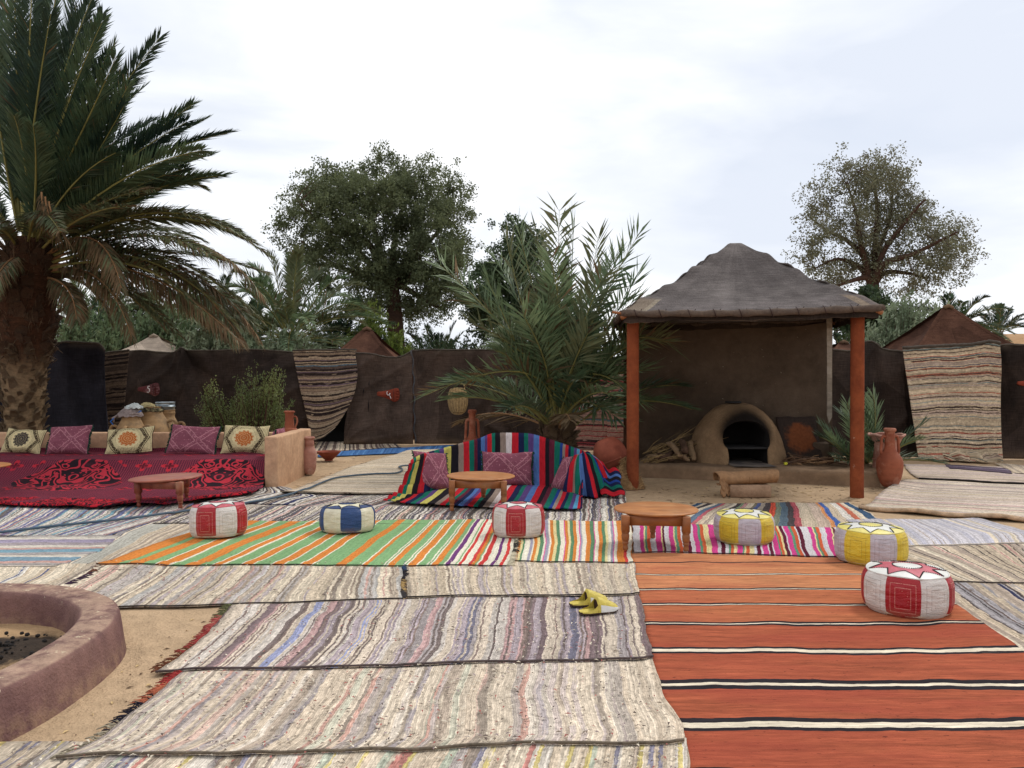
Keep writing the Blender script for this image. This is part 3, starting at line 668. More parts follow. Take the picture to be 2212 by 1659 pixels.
def carpet_mat():
    t = T('medallion_cloth', .95, .1); u, v, uvv = t.uv(); q = t.com(u, v)
    qd = t.com(t.add(u, t.mul(t.sub(t.noise(q, 3, 2), .5), .05)), v)
    hx = t.voro(t.map(qd, (1, 1.5, 1)), 30, 'DISTANCE_TO_EDGE', rnd_=.18); line = t.m_('LESS_THAN', hx.outputs['Distance'], .17)
    base = t.mix(line, S(46, 24, 34), S(128, 50, 66))
    # medallions every 2.05 m along u
    um = t.sub(t.m_('FRACT', t.m_('DIVIDE', t.add(u, 1.45), 1.98)), .5); um = t.mul(um, 1.98); vm = t.sub(v, 1.86)
    am = t.m_('ABSOLUTE', um)
    n1 = t.noise(t.com(am, t.mul(vm, .8), 2.3), 2.6, 1, .5, .9)
    r_ = t.add(t.m_('POWER', t.m_('ABSOLUTE', t.m_('DIVIDE', um, .70)), 1.7), t.m_('POWER', t.m_('ABSOLUTE', t.m_('DIVIDE', vm, .60)), 1.7))
    inm = t.m_('LESS_THAN', t.add(r_, t.mul(t.sub(n1, .5), .5)), 1.0)
    w1 = t.m_('ABSOLUTE', t.sub(t.m_('FRACT', t.mul(n1, 9.0)), .5)); curl = t.m_('LESS_THAN', w1, .21)
    n5 = t.voro(t.com(am, vm, 0), 7.5, 'F1'); ring = t.m_('LESS_THAN', t.m_('ABSOLUTE', t.sub(n5.outputs['Distance'], .36)), .07)
    curl = t.m_('MAXIMUM', curl, t.mul(ring, t.m_('GREATER_THAN', t.noise(q, 3, 1), .52)))
    c = t.mix(inm, base, t.mix(curl, S(36, 24, 30), S(170, 46, 58)))
    # small four petal flowers between the medallions
    fu = t.sub(t.mul(t.m_('FRACT', t.m_('DIVIDE', t.add(u, .12), .36)), .36), .18); fv = t.sub(t.mul(t.m_('FRACT', t.m_('DIVIDE', t.sub(v, 1.06), .80)), .80), .40)
    rr_ = t.m_('SQRT', t.add(t.mul(fu, fu), t.mul(fv, fv))); th = t.m_('ARCTAN2', fv, fu); pet = t.mul(t.m_('ABSOLUTE', t.m_('COSINE', t.mul(th, 2.0))), .12)
    fl_ = t.m_('LESS_THAN', rr_, pet); fin_ = t.m_('LESS_THAN', rr_, t.mul(pet, .55))
    outm = t.mul(fl_, t.m_('GREATER_THAN', r_, 1.25)); c = t.mix(outm, c, t.mix(fin_, S(170, 40, 52), S(80, 24, 34)))
    # border near the front edge
    bd = t.m_('GREATER_THAN', v, 3.02); n2 = t.noise(q, 9, 2, .5, 1.2); cb = t.mix(t.m_('LESS_THAN', t.m_('ABSOLUTE', t.sub(t.m_('FRACT', t.mul(n2, 6)), .5)), .22), S(40, 20, 28), S(176, 34, 46))
    c = t.mix(t.mul(bd, t.m_('GREATER_THAN', t.noise(q, 2.2, 1), .4)), c, cb)
    c = t.mix(t.mul(t.sstep(t.noise(t.map(q, (1, 2, 1)), 1.3, 3), .5, .7), .30), c, S(120, 44, 60))
    c = t.shade(c, t.noise(q, 60, 3), .82, 1.18); t.col(c); t.bump(t.add(t.noise(q, 160, 2), t.mul(t.noise(q, 5, 3), 3)), .6, .008); return t.m
def bench_cover():
    # profile of the cover: back of the seat, seat front, slope, floor
    prof = [(12.53, .39), (12.48, .335), (12.0, .328), (11.5, .332), (11.27, .330), (11.20, .305), (11.04, .20), (10.80, .10), (10.5, .055), (9.9, .046), (9.15, .042)]
    pr = smoothprof(prof, 5); dd = [0]
    for i in range(1, len(pr)): dd.append(dd[-1]+math.dist(pr[i], pr[i-1]))
    def at(u, v):
        s = v*dd[-1]; i = 0
        while i < len(dd)-2 and s > dd[i+1]: i += 1
        k = (s-dd[i])/(dd[i+1]-dd[i]+1e-9); y, z = lerp(pr[i][0], pr[i+1][0], k), lerp(pr[i][1], pr[i+1][1], k)
        xr = -3.42 if y > 11.2 else lerp(-3.42, -3.28, min(1, (11.2-y)/.9)); 
        x = lerp(-9.5, xr, u); fl_ = max(0, min(1, (11.2-y)/.3))
        yy = y-(.12*nz3(x*.7, 3)+.12*(xr-x > 1.2)*math.exp(-((x+4.6)/.5)**2))*max(0, (10.6-y))*.7
        yy += max(0, min(1, (11.0-y)/1.8))**1.5*1.35*max(0, (x+3.95))
        z += fl_*(.022*nz3(x*2.2, y*3)+.014*nz3(x*6, y*2, 4)); 
        if y > 11.2: z += .010*nz3(x*4, y*4, 7)+.006
        elif y > 10.5: yy += .035*nz3(x*3.2, 1.7, z)*1.0
        # rolled front edge
        if v > .965: z += .022*math.sin((v-.965)/.035*PI)
        return Vector((x, yy, max(z, (TZ(x, yy)+.012+.006*nz3(x*3, yy*3)) if yy < 11.2 else 0)))
    V, F, UV = grid(220, 90, at, lambda u, v: (u*6.1, v*dd[-1]))
    o = tag(mk('bench_cover', V, F, carpet_mat(), uv=UV), 'crimson and black cloth with scroll medallions draped over the long bench onto the ground', 'cloth cover')
    md = o.modifiers.new('thickness', 'SOLIDIFY'); md.thickness = .008; md.offset = -1
bench_cover()

# ------------------------------------------------------------------ cushions
def cream_mat(name, fc):
    t = T(name, .92, .12); u, v, uvv = t.uv(); x = t.sub(u, .5); y = t.mul(t.sub(v, .5), .72)
    r_ = t.m_('SQRT', t.add(t.mul(x, x), t.mul(y, y))); th = t.m_('ARCTAN2', y, x)
    pet = t.add(.150, t.mul(t.m_('POWER', t.m_('ABSOLUTE', t.m_('SINE', t.mul(th, 6.5))), .6), .058)); fl_ = t.m_('LESS_THAN', r_, pet)
    n1 = t.noise(t.com(t.m_('ABSOLUTE', x), y), 24, 1, .5, .6); li = t.m_('LESS_THAN', t.m_('ABSOLUTE', t.sub(t.m_('FRACT', t.add(t.mul(r_, 19), t.mul(t.m_('COSINE', t.mul(th, 14.0)), .18))), .5)), .07)
    cream = S(206, 190, 146); c = cream
    # dots and bands
    dv = t.voro(t.com(u, t.mul(v, .72)), 34, 'F1', rnd_=.15); dot = t.mul(t.m_('LESS_THAN', dv.outputs['Distance'], .27), t.m_('GREATER_THAN', r_, .25))
    c = t.mix(dot, c, S(58, 48, 36))
    z = t.add(t.m_('ABSOLUTE', x), t.mul(t.m_('ABSOLUTE', y), .55)); zz = t.add(z, t.mul(t.m_('ABSOLUTE', t.sub(t.m_('FRACT', t.mul(y, 26)), .5)), .03))
    band = t.mul(t.m_('GREATER_THAN', zz, .365), t.m_('LESS_THAN', zz, .44)); band = t.mul(band, t.m_('GREATER_THAN', t.noise(t.com(u, v), 40, 1), .40)); c = t.mix(band, c, S(64, 52, 38))
    band2 = t.mul(t.m_('GREATER_THAN', zz, .455), t.m_('LESS_THAN', zz, .475)); c = t.mix(band2, c, S(64, 52, 38))
    sc2 = t.mul(t.m_('LESS_THAN', t.m_('ABSOLUTE', t.sub(t.m_('FRACT', t.mul(n1, 7)), .5)), .14), t.m_('LESS_THAN', t.m_('ABSOLUTE', x), .2)); sc2 = t.mul(sc2, t.m_('GREATER_THAN', t.m_('ABSOLUTE', y), .24)); c = t.mix(sc2, c, S(70, 58, 40))
    c = t.mix(fl_, c, t.mix(li, fc, cream)); c = t.shade(c, t.noise(uvv, 40, 3), .88, 1.1); t.col(c)
    t.bump(t.add(t.noise(uvv, 8, 4), t.mul(t.noise(uvv, 90, 2), .4)), .6, .02); return t.m
def mauve_mat():
    t = T('cushion_mauve', .85, .2); u, v, uvv = t.uv(); y = t.mul(v, .72)
    a = t.m_('ABSOLUTE', t.sub(t.m_('FRACT', t.mul(t.add(u, y), 1.55)), .5)); b = t.m_('ABSOLUTE', t.sub(t.m_('FRACT', t.mul(t.sub(u, y), 1.55)), .5))
    mn_ = t.m_('MINIMUM', a, b); ln = t.m_('LESS_THAN', t.m_('ABSOLUTE', t.sub(mn_, .09)), .015); inn = t.m_('GREATER_THAN', mn_, .13)
    vo = t.voro(t.com(u, y), 24, 'SMOOTH_F1'); mot = t.m_('LESS_THAN', t.m_('ABSOLUTE', t.sub(t.m_('FRACT', t.mul(t.noise(uvv, 9, 2, .5, .7), 5)), .5)), .17)
    mot2 = t.m_('LESS_THAN', vo.outputs['Distance'], .22); c = t.mix(t.mul(inn, mot2), S(126, 70, 84), S(166, 108, 118))
    c = t.mix(t.mul(t.sub(1.0, inn), mot), c, S(162, 104, 116)); c = t.mix(ln, c, S(174, 120, 126))
    c = t.shade(c, t.noise(uvv, 2.5, 3), .85, 1.12); t.col(c); t.bump(t.add(t.mul(t.noise(uvv, 6, 4), 2), mot), .5, .012); return t.m
M_OR = cream_mat('cushion_cream_orange', S(176, 96, 44)); M_BK = cream_mat('cushion_cream_black', S(34, 28, 38)); M_MV = mauve_mat()
M_MVU = simple('cushion_back', S(128, 74, 88), .9, .2); GREEN = simple('green_fringe', S(22, 58, 46), .95, .4, 20, .8)
def cushion(label, c, w_, h_, th_, rot, mat, fringe=None, seed=1, group=None, sag=.0):
    """c: centre of the lower edge; rot: euler; local x width, z height, y thickness"""
    root = thing('cushion', label, 'cushion', c, group); root.rotation_euler = rot
    def f(side):
        def g(u, v):
            a, b = 2*u-1, 2*v-1
            k = (max(0, 1-abs(a)**3.2)*max(0, 1-abs(b)**3.2))**.55
            pin = 1-.06*(1-abs(b)**2)*(abs(a)**4); pin2 = 1-.07*(1-abs(a)**2)*(abs(b)**4)
            x = a*w_/2*pin; z = h_/2+b*h_/2*pin2+.018*nz3(a*1.6, b*1.4, seed*3)-sag*(1-a*a)*max(0, b)*.04
            y = side*(th_/2*k*(1+.22*nz3(a*2, b*2, seed+side)))+.006*nz3(a*7, b*3, seed)*k
            x += .012*nz3(b*2, seed*2, a); return (x, y, z)
        return g
    b = MB(); V, F, UV = grid(26, 20, f(-1)); b.add(V, F, 0, UV); V, F, UV = grid(26, 20, f(1)); b.add(V, [t_[::-1] for t_ in F], 0, UV)
    b.build('cushion_cover', mat, root, local=True)
    fc = fringe if fringe else hemmat(S(48, 40, 36))
    g = f(-1)
    for a in (0, 1):
        b = MB(); pts = [Vector(g(a, k/24)) for k in range(25)]
        V, F = tube([p+Vector((0, .004*nz3(p.z*30, seed), 0)) for p in pts], .008 if fringe else .005, 6); b.add(V, F)
        if fringe:
            for k in range(70):
                p = poly(pts, rnd.random()); d_ = Vector(((1 if a else -1)*rnd.uniform(.3, 1), rnd.uniform(-.6, .6), rnd.uniform(-.5, .5))).normalized()*rnd.uniform(.02, .034)
                V, F = tube([p, p+d_*.5, p+d_+Vector((0, 0, -.006))], [.007, .006, .003], 4); b.add(V, F)
        b.build('side_trim', fc, root, local=True)
    return root
BZ = .345
def bc(px0, px1, y=12.0): return P((px0+px1)/2, 960, y).x, (px1-px0)/FPX*y
for i, (x0, x1, m, lab, fr, h_, rz) in enumerate([
    (-8, 78, M_BK, 'cream cushion with a black flower, leftmost on the bench', None, .43, .02),
    (90, 185, M_MV, 'mauve cushion with green fringes between the black flower and an orange flower cushion', GREEN, .47, -.05),
    (221, 322, M_OR, 'cream cushion with an orange flower in the middle of the bench back', None, .46, .10),
    (350, 462, M_MV, 'mauve cushion with green fringes between the two orange flower cushions', GREEN, .47, -.10),
    (471, 572, M_OR, 'cream cushion with an orange flower at the right end of the bench', None, .48, .02)]):
    x, wd = bc(x0, x1); lean = R(-24)
    cushion(lab, (x, 12.08, BZ), wd, h_*.95, .17, (lean+R([-3, 2, -6, 3, -1][i]), [.05, -.04, -.09, .05, .02][i], rz), m, fr, i+1, 'cushions along the bench')
cushion('mauve cushion leaning in the corner against the right arm of the bench', (-3.50, 11.72, BZ), .62, .42, .15, (R(-14), 0, R(-84)), M_MV, GREEN, 9, 'cushions along the bench')

# ------------------------------------------------------------------ low tables
def wood(name, c, c2, rough=.45):
    t = T(name, rough, .4); o = t.obj(); n = t.noise(t.map(o, (3, 26, 9)), 1.0, 4, .6, .6); n2 = t.noise(o, 6, 4)
    c_ = t.shade(t.mix(t.sstep(n, .35, .65), c, c2), n2, .85, 1.12); sm = t.sstep(t.noise(t.map(o, (2, 5, 1)), 1.4, 5, .65), .5, .75)
    t.col(t.mix(t.mul(sm, .25), c_, S(206, 176, 130))); t.set(t.b.inputs['Roughness'], t.add(rough-.1, t.mul(n2, .3))); t.bump(n, .15, .003); return t.m
def table(label, c, rad, h, legs, mt, ml, rz=0, tilt=(0, 0), legz=0):
    c = (c[0], c[1], max(TZ(x, y) for x, y in legs)+.006+(.012 if legz else 0)); root = thing('low_table', label, 'table', c, 'low round tables'); root.rotation_euler = (tilt[0], tilt[1], 0)
    V, F = lathe([(.001, h-.022), (rad-.02, h-.022), (rad-.004, h-.017), (rad, h-.010), (rad-.004, h-.003), (rad-.012, h), (rad*.5, h+.0005), (.001, h)], 64)
    mk('tabletop', V, F, mt, root, local=True)
    L_ = [Vector((x-c[0], y-c[1], 0)) for x, y in legs]; hb = h-.023
    for i, p in enumerate(L_):
        pr = [(.020, 0), (.024, .015), (.021, .05), (.028, .07), (.024, .085), (.031, .10), (.034, .14), (.030, .165), (.034, .175), (.034, .19)]
        V, F = lathe([(r_, z*hb/.34) for r_, z in smoothprof(pr, 3)], 16, p)
        b = MB(); b.add(V, F); V, F = box(p+Vector((0, 0, .18*hb/.34)), .066, .066, hb-.18*hb/.34, 0, .004); b.add(V, F); b.build('leg', ml, root, local=True)
    n = len(L_)
    for i in range(n):
        a, b_ = L_[i], L_[(i+1) % n]; m_ = (a+b_)/2; d_ = b_-a
        V, F = box((m_.x, m_.y, hb-.085), d_.length-.066, .022, .083, math.atan2(d_.y, d_.x), .003); mk('apron_board', V, F, ml, root, local=True)
    return root
W1 = wood('wood_honey', S(176, 116, 62), S(152, 94, 48)); W1b = wood('wood_honey_leg', S(150, 90, 46), S(124, 72, 38))
W2 = wood('wood_red', S(158, 88, 66), S(132, 66, 48), .35); W2b = wood('wood_red_leg', S(136, 66, 42), S(112, 52, 34))
def glegs(pts, z): return [tuple(G(x, y, z)[:2]) for x, y in pts]
lg = glegs([(1351, 1176), (1482, 1179), (1410, 1151)], .062); table('honey brown low round table standing on the magenta striped rug', (P(1417, 900, 7.13).x, 7.13, .066), .373, .32, lg, W1, W1b)
lg = glegs([(976, 1099), (1088, 1099), (1044, 1077)], .04); table('honey brown low round table in front of the striped sofa', (P(1038, 900, 9.20).x, 9.20, .038), .394, .36, lg, W1, W1b, tilt=(0, .01))
lg = glegs([(300, 1088), (390, 1095), (403, 1075)], .05); table('reddish brown low round table standing on the crimson bench cover', (P(360, 900, 9.32).x, 9.32, .05), .402, .315, lg, W2, W2b, tilt=(0, -.035), legz=1)
x0 = P(-62, 900, 9.9).x; table('brown low round table cut off by the left edge of the picture', (x0, 9.9, .05), .42, .39, [(x0-.28, 9.7), (x0+.27, 9.7), (x0, 10.2)], W1, W2b, legz=1)

# ------------------------------------------------------------------ leather poufs
def leather(name, c, stitch, rough=.42):
    t = T(name, rough, .45); u, v, uvv = t.uv(); x = t.m_('ABSOLUTE', t.sub(u, .5)); y = t.m_('ABSOLUTE', t.sub(v, .5))
    def rect(hx, hy, w_):
        dx = t.sub(x, hx); dy = t.sub(y, hy); return t.m_('LESS_THAN', t.m_('ABSOLUTE', t.m_('MAXIMUM', dx, dy)), w_)
    ds = t.m_('GREATER_THAN', t.noise(uvv, 60, 1), .42)
    r1 = t.mul(rect(.35, .36, .009), ds); r2 = t.mul(rect(.21, .26, .009), ds)
    dd = t.voro(t.map(uvv, (1, 1.25, 1)), 13, 'F1', rnd_=.35); ins = t.mul(t.m_('LESS_THAN', x, .17), t.m_('LESS_THAN', y, .22)); dot = t.mul(t.m_('LESS_THAN', dd.outputs['Distance'], .17), ins)
    mk_ = t.m_('MAXIMUM', t.m_('MAXIMUM', r1, r2), dot); n = t.noise(t.obj(), 14, 4, .6)
    cc = t.shade(c, n, .84, 1.08); cc = t.mix(t.mul(t.sub(1.0, t.sstep(v, .0, .28)), t.mul(t.sstep(t.noise(t.obj(), 7, 4, .7), .35, .65), .45)), cc, S(150, 126, 100)); cc = t.mix(t.mul(t.sstep(t.noise(t.obj(), 5, 4, .7), .6, .75), .2), cc, S(120, 100, 84)); cc = t.mix(t.mul(mk_, .5), cc, stitch); t.col(cc)
    t.bump(t.add(t.mul(t.noise(t.map(t.obj(), (6, 6, 22)), 1.0, 3), 1.4), t.mul(t.noise(t.obj(), 120, 3), .25)), .9, .016); return t.m
LW = leather('leather_white', S(208, 200, 192), S(96, 84, 76)); LWM = leather('leather_mauve_white', S(186, 176, 182), S(92, 84, 88)); LR = leather('leather_red', S(158, 20, 30), S(222, 170, 150))
LY = leather('leather_yellow', S(214, 184, 48), S(110, 90, 40)); LBL = leather('leather_blue', S(30, 62, 112), S(40, 70, 120)); LC = leather('leather_cream', S(214, 206, 180), S(180, 170, 146))
TW = simple('top_white', S(214, 212, 204), .4, .1, 9, .3, spec=.4); TR = simple('top_rose', S(186, 84, 94), .4, .25, 14, .3, spec=.4); TY = simple('top_yellow', S(214, 200, 110), .4, .15, 9, .3, spec=.4)
TBK = simple('stitch_black', S(24, 22, 26), .7, .1)
TCR = simple('top_cream', S(216, 208, 178), .45, .1); TBL = simple('top_blue', S(34, 56, 98), .45, .2)
BOT = simple('pouf_bottom', S(186, 168, 146), .7, .1)
def pouf(label, pxc, pybase, width, hh, A_, B_, top_out, top_star, top_c, rz, lvl, tilt=(0, 0), sq=1.0, bulge=.07):
    lvl = .03; g = G(pxc, pybase, lvl); R_ = width/FPX*(g.y+width/FPX*g.y/2)/2; R_ /= 1.03; cy = g.y+R_*.86; cx = (pxc-1106)/FPX*cy
    lvl = TZ(cx, cy)+.004; root = thing('pouf', label, 'pouf', (cx, cy, lvl), 'leather poufs'); root.rotation_euler = (tilt[0], tilt[1], R(rz-67.5)-math.atan2(cx, cy))
    H = hh; sd_ = rnd.random()*20
    def rad(z, a):
        q = 2*z/H-1; return R_*(1-.105*abs(q)**3.6)*(1+.012*nz3(math.cos(a)*2, math.sin(a)*2, sd_+z*4))
    top = rad(H, 0)
    for k in range(8):
        a0, a1 = 2*PI*k/8, 2*PI*(k+1)/8
        def f(u, v):
            a = lerp(a0, a1, u); z = H*v; seam = 1-.022*(1-min(1, min(u, 1-u)*9))
            r_ = rad(z, a)*seam*(1+.006*math.sin(u*PI)+.010*nz3(a*6, z*9, sd_)+.006*nz3(a*3, z*40, sd_+5)*min(u, 1-u)*3); sag_ = .01*nz3(math.cos(a)*1.5, math.sin(a)*1.5, sd_)*v
            return (r_*math.cos(a), r_*math.sin(a), z*1+sag_-.006*(1-v)*0)
        V, F, UV = grid(12, 14, f); mk('side_panel', V, F, [A_, B_][k % 2], root, uv=UV, local=True)
    def tz(r_, a): return H+.030*(1-(r_/top)**2)*1.0+.01*nz3(math.cos(a)*1.5, math.sin(a)*1.5, sd_)*(r_/top)+.004
    def tp(r_, a, dz=0): return Vector((r_*math.cos(a), r_*math.sin(a), tz(r_, a)+dz))
    rc = .36*top; ra = .60*top; bs = MB(); bst = MB()
    def patch(b, corners, n=6):   # bilinear patch in polar coordinates, lifted on the dome
        def f(u, v):
            a = corners[0]*(1-u)*(1-v)+corners[1]*u*(1-v)+corners[2]*u*v+corners[3]*(1-u)*v
            return tp(a.length, math.atan2(a.y, a.x))
        V, F, UV = grid(n, n, f); b.add(V, F)
    def pv(r_, a): return Vector((r_*math.cos(a), r_*math.sin(a)))
    for k in range(8):
        a0 = 2*PI*k/8; am = a0+PI/8; a1 = a0+PI/4; rim = top*.965
        # outer triangle
        def f(u, v):
            e = pv(rim, lerp(a0, a1, u)); return tp(1, 0)*0 + (lambda w_: tp(w_.length, math.atan2(w_.y, w_.x), .003*math.sin(PI*min(1, v))))(pv(ra, am).lerp(e, v))
        V, F, UV = grid(8, 6, f); mk('top_triangle', V, F, top_out, root, local=True)
        patch(bs, [pv(rc, a0-PI/8), pv(ra, a0-PI/8), pv(rim, a0), pv(rc, a0)]); patch(bs, [pv(rc, a0), pv(rim, a0), pv(ra, am), pv(rc, am)])
        for e0, e1 in ((pv(ra, am), pv(rim, a0)), (pv(ra, am), pv(rim, a1))):
            for q in range(11):
                w_ = e0.lerp(e1, (q+.5)/11); p = tp(w_.length, math.atan2(w_.y, w_.x), .003); V, F = box(p, .008, .005, .003, math.atan2((e1-e0).y, (e1-e0).x)+PI/2); bst.add(V, F)
    for q in range(40):
        a = 2*PI*q/40; p = tp(rc, a, .003); V, F = box(p, .008, .005, .003, a+PI/2); bst.add(V, F)
    bs.build('top_star', top_star, root, local=True)
    V, F = lathe([(.001, tz(.001, 0)+.002), (rc*.5, tz(rc*.5, 0)+.002), (rc*.97, tz(rc, 0)+.001)], 32); mk('top_disc', V, F, top_c, root, local=True)
    o = bst.build('stitching', TBK, root, local=True); o['kind'] = 'stuff'
    V, F = tube([tp(top*.985, 2*PI*k/48, -.003) for k in range(49)], .006, 6); mk('piping', V, F, top_out, root, local=True)
    V, F = lathe([(.001, .001), (rad(0, 0)*.98, .001), (rad(.01, 0)+.004, .012), (rad(.02, 0)*.99, .02)], 40); mk('base', V, F, BOT, root, local=True)
    return root
pouf('nearest red and white leather pouf, on the orange kilim at the right', 1961, 1331, 185, .245, LW, LR, TW, TR, TW, -5, LVL['orange'])
pouf('yellow and white leather pouf just behind the nearest red and white pouf', 1882, 1219, 151, .255, LWM, LY, TY, TW, TY, -23, LVL['orange']+.004)
pouf('yellow and white leather pouf on the magenta striped rug beside the low table', 1608, 1173, 130, .235, LWM, LY, TY, TW, TY, -33, LVL['magenta'], tilt=(0, .03))
pouf('red and white leather pouf on the join of the two striped rugs in the middle', 1120, 1160, 117, .265, LW, LR, TR, TW, TR, -6, LVL['green'], tilt=(0, -.02))
pouf('leftmost red and white leather pouf, at the left end of the green striped rug', 472, 1162, 122, .275, LW, LR, TR, TW, TR, -28, LVL['green']-.01, tilt=(.02, -.045))
pouf('squashed blue and cream leather pouf on the green and orange rug', 750, 1151, 121, .225, LC, LBL, TBL, TCR, TBL, 8, LVL['green'], tilt=(-.03, -.05))

# ------------------------------------------------------------------ slippers
SY = simple('slipper_yellow', S(196, 176, 78), .5, .15, 30, .4, 40, .006, .35); SWH = simple('slipper_white', S(214, 212, 206), .5, .08); SBR = simple('slipper_lining', S(52, 32, 30), .8, .1); SSO = simple('slipper_sole', S(70, 52, 42), .8, .1)
def slipper(label, heel, ang, z):
    root = thing('slipper', label, 'slipper', (heel.x, heel.y, TZ(heel.x+.1, heel.y)+.008), 'pair of slippers'); root.rotation_euler = (0, 0, ang); Ls = .262
    def hw(t_): return .016+.032*min(1, t_*5)**.5*(1-.18*math.sin(PI*min(1, t_*1.2)))+.006*math.sin(PI*t_) if t_ < .82 else max(.004, (.016+.032*(1-.18*math.sin(PI*.984))+.006*math.sin(PI*.82))*(max(0, 1-((t_-.82)/.18)**2))**.5)
    def zz(t_): return .0+.014*max(0, (t_-.75)/.25)**2
    def loop(sc_, z0, n=36):
        o = []
        for k in range(n+1): t_ = k/n; o.append((t_*Ls, hw(t_)*sc_, z0+zz(t_)))
        for k in range(n+1): t_ = 1-k/n; o.append((t_*Ls, -hw(t_)*sc_, z0+zz(t_)))
        return o
    a, b_ = loop(1.02, 0), loop(1.04, .009); n = len(a); mk('sole', a+b_, [(i, (i+1) % n, n+(i+1) % n, n+i) for i in range(n)]+[tuple(range(n-1, -1, -1)), tuple(range(n, 2*n))], SSO, root, smooth=False, local=True)
    def ins(u, v): t_ = .01+.45*u; return (t_*Ls, (2*v-1)*hw(t_)*.96, .0105+.004*abs(2*v-1))
    V, F, UV = grid(12, 8, ins); mk('insole', V, F, SY, root, local=True)
    t0 = .42
    def hgt(t_): q = (t_-t0)/(1-t0); return .074*(1-q)**.75+.020*(1-q**8)*(q > 0) + .0
    def up(u, v, t0_=t0, off=0.0):
        t_ = lerp(t0_+.10*abs(2*u-1)*0, .995, v); th = PI*u; hw_ = hw(t_)*1.02+off
        return (t_*Ls, hw_*math.cos(th)*(1 if 1 else 0), .009+zz(t_)+hgt(t_)*abs(math.sin(th))**.8+.0035*nz3(t_*16, u*6)*math.sin(th))
    V, F, UV = grid(24, 26, up); o = mk('upper', V, F, SY, root, local=True); 
    for s in (0, 1):
        V, F, UV = grid(4, 24, lambda u, v: (lambda p: (p[0]+.001, p[1]+(.0015 if s == 0 else -.0015), p[2]))(up((u*.145 if s == 0 else 1-u*.145), .10+.9*v))); mk('side_band', V, F, SWH, root, local=True)
    V = [(t0*Ls+.004, 0, .012)]+[(lambda p: (p[0]+.003, p[1]*.97, p[2]*.97))(up(k/24, 0)) for k in range(25)]
    V = [(v[0]+.012*(1-(v[2]/.09)), v[1], v[2]) for v in V]; mk('lining', V, [(0, k+1, k+2) for k in range(24)], SBR, root, local=True)
    for s in (1, -1):   # side wings sloping to the crushed heel
        def wing(u, v):
            t_ = lerp(.03, t0+.01, u); h_ = .005+.016*u+.034*max(0, (u-.55)/.45)**1.6; return (t_*Ls, s*hw(t_)*(1.02-.10*v*math.sin(PI*u)), .009+h_*v)
        V, F, UV = grid(14, 5, wing); mk('heel_wing', V, F, SY, root, local=True)
    V, F = tube([(lambda p: Vector((p[0]-.001, p[1], p[2])))(up(k/24, 0)) for k in range(25)], .0022, 5); mk('rim_piping', V, F, SY, root, local=True)
slipper('nearer yellow slipper with a white band, of the pair on the plum striped rug', G(1252, 1323, .025), R(19), LVL['plum'])
slipper('farther yellow slipper of the pair, half hidden behind the other', G(1231, 1305, .025), R(15), LVL['plum'])
# ------------------------------------------------------------------ striped sofa
Kc = dict(r=S(178, 34, 44), n=S(28, 34, 66), g=S(24, 100, 84), p=S(86, 62, 112), b=S(78, 108, 160), k=S(30, 26, 32), t=S(138, 120, 108), w=S(200, 188, 184), m=S(92, 34, 50), y=S(186, 176, 92), c=S(84, 148, 180), B=S(36, 62, 130))
STR = [('r', 50), ('g', 35), ('y', 45), ('k', 40), ('r', 45), ('n', 40), ('g', 40), ('p', 35), ('y', 60), ('k', 52), ('t', 42), ('r', 56), ('g', 46), ('m', 34), ('n', 46), ('b', 50), ('p', 36), ('r', 46), ('g', 36), ('k', 40), ('t', 46), ('w', 55), ('r', 55), ('n', 44), ('g', 36), ('p', 50), ('b', 46), ('r', 55), ('k', 46), ('m', 60),
       ('g', 62), ('B', 36), ('t', 36), ('r', 40), ('n', 40), ('g', 45), ('p', 45), ('c', 40), ('r', 36), ('n', 36)]
def knit(name, strs, length, off=0, axis='u'):
    t = T(name, .97, .08); u, v, uvv = t.uv()
    if axis == 'v': u, v = v, u
    q = t.com(u, v); up = t.add(t.add(u, off), t.mul(t.sub(t.noise(t.map(q, (8, 5, 1)), 1.0, 3), .5), .012))
    tot = sum(s_[1] for s_ in strs); a = 0; st = []
    for c_, w_ in strs: st.append((a/tot, Kc[c_])); a += w_
    c = t.ramp(t.m_('FRACT', t.m_('DIVIDE', up, length)), st, 'CONSTANT'); c = t.shade(c, t.noise(t.map(q, (30, 8, 1)), 1.0, 4, .7), .78, 1.2); c = t.shade(c, t.noise(q, 120, 2), .85, 1.12)
    t.col(c); wv = t.m_('ABSOLUTE', t.m_('SINE', t.mul(v, 320))); t.bump(t.add(t.mul(wv, .5), t.add(t.noise(q, 90, 3), t.mul(t.noise(t.map(q, (6, 3, 1)), 1.0, 3), 3))), .8, .007); return t.m
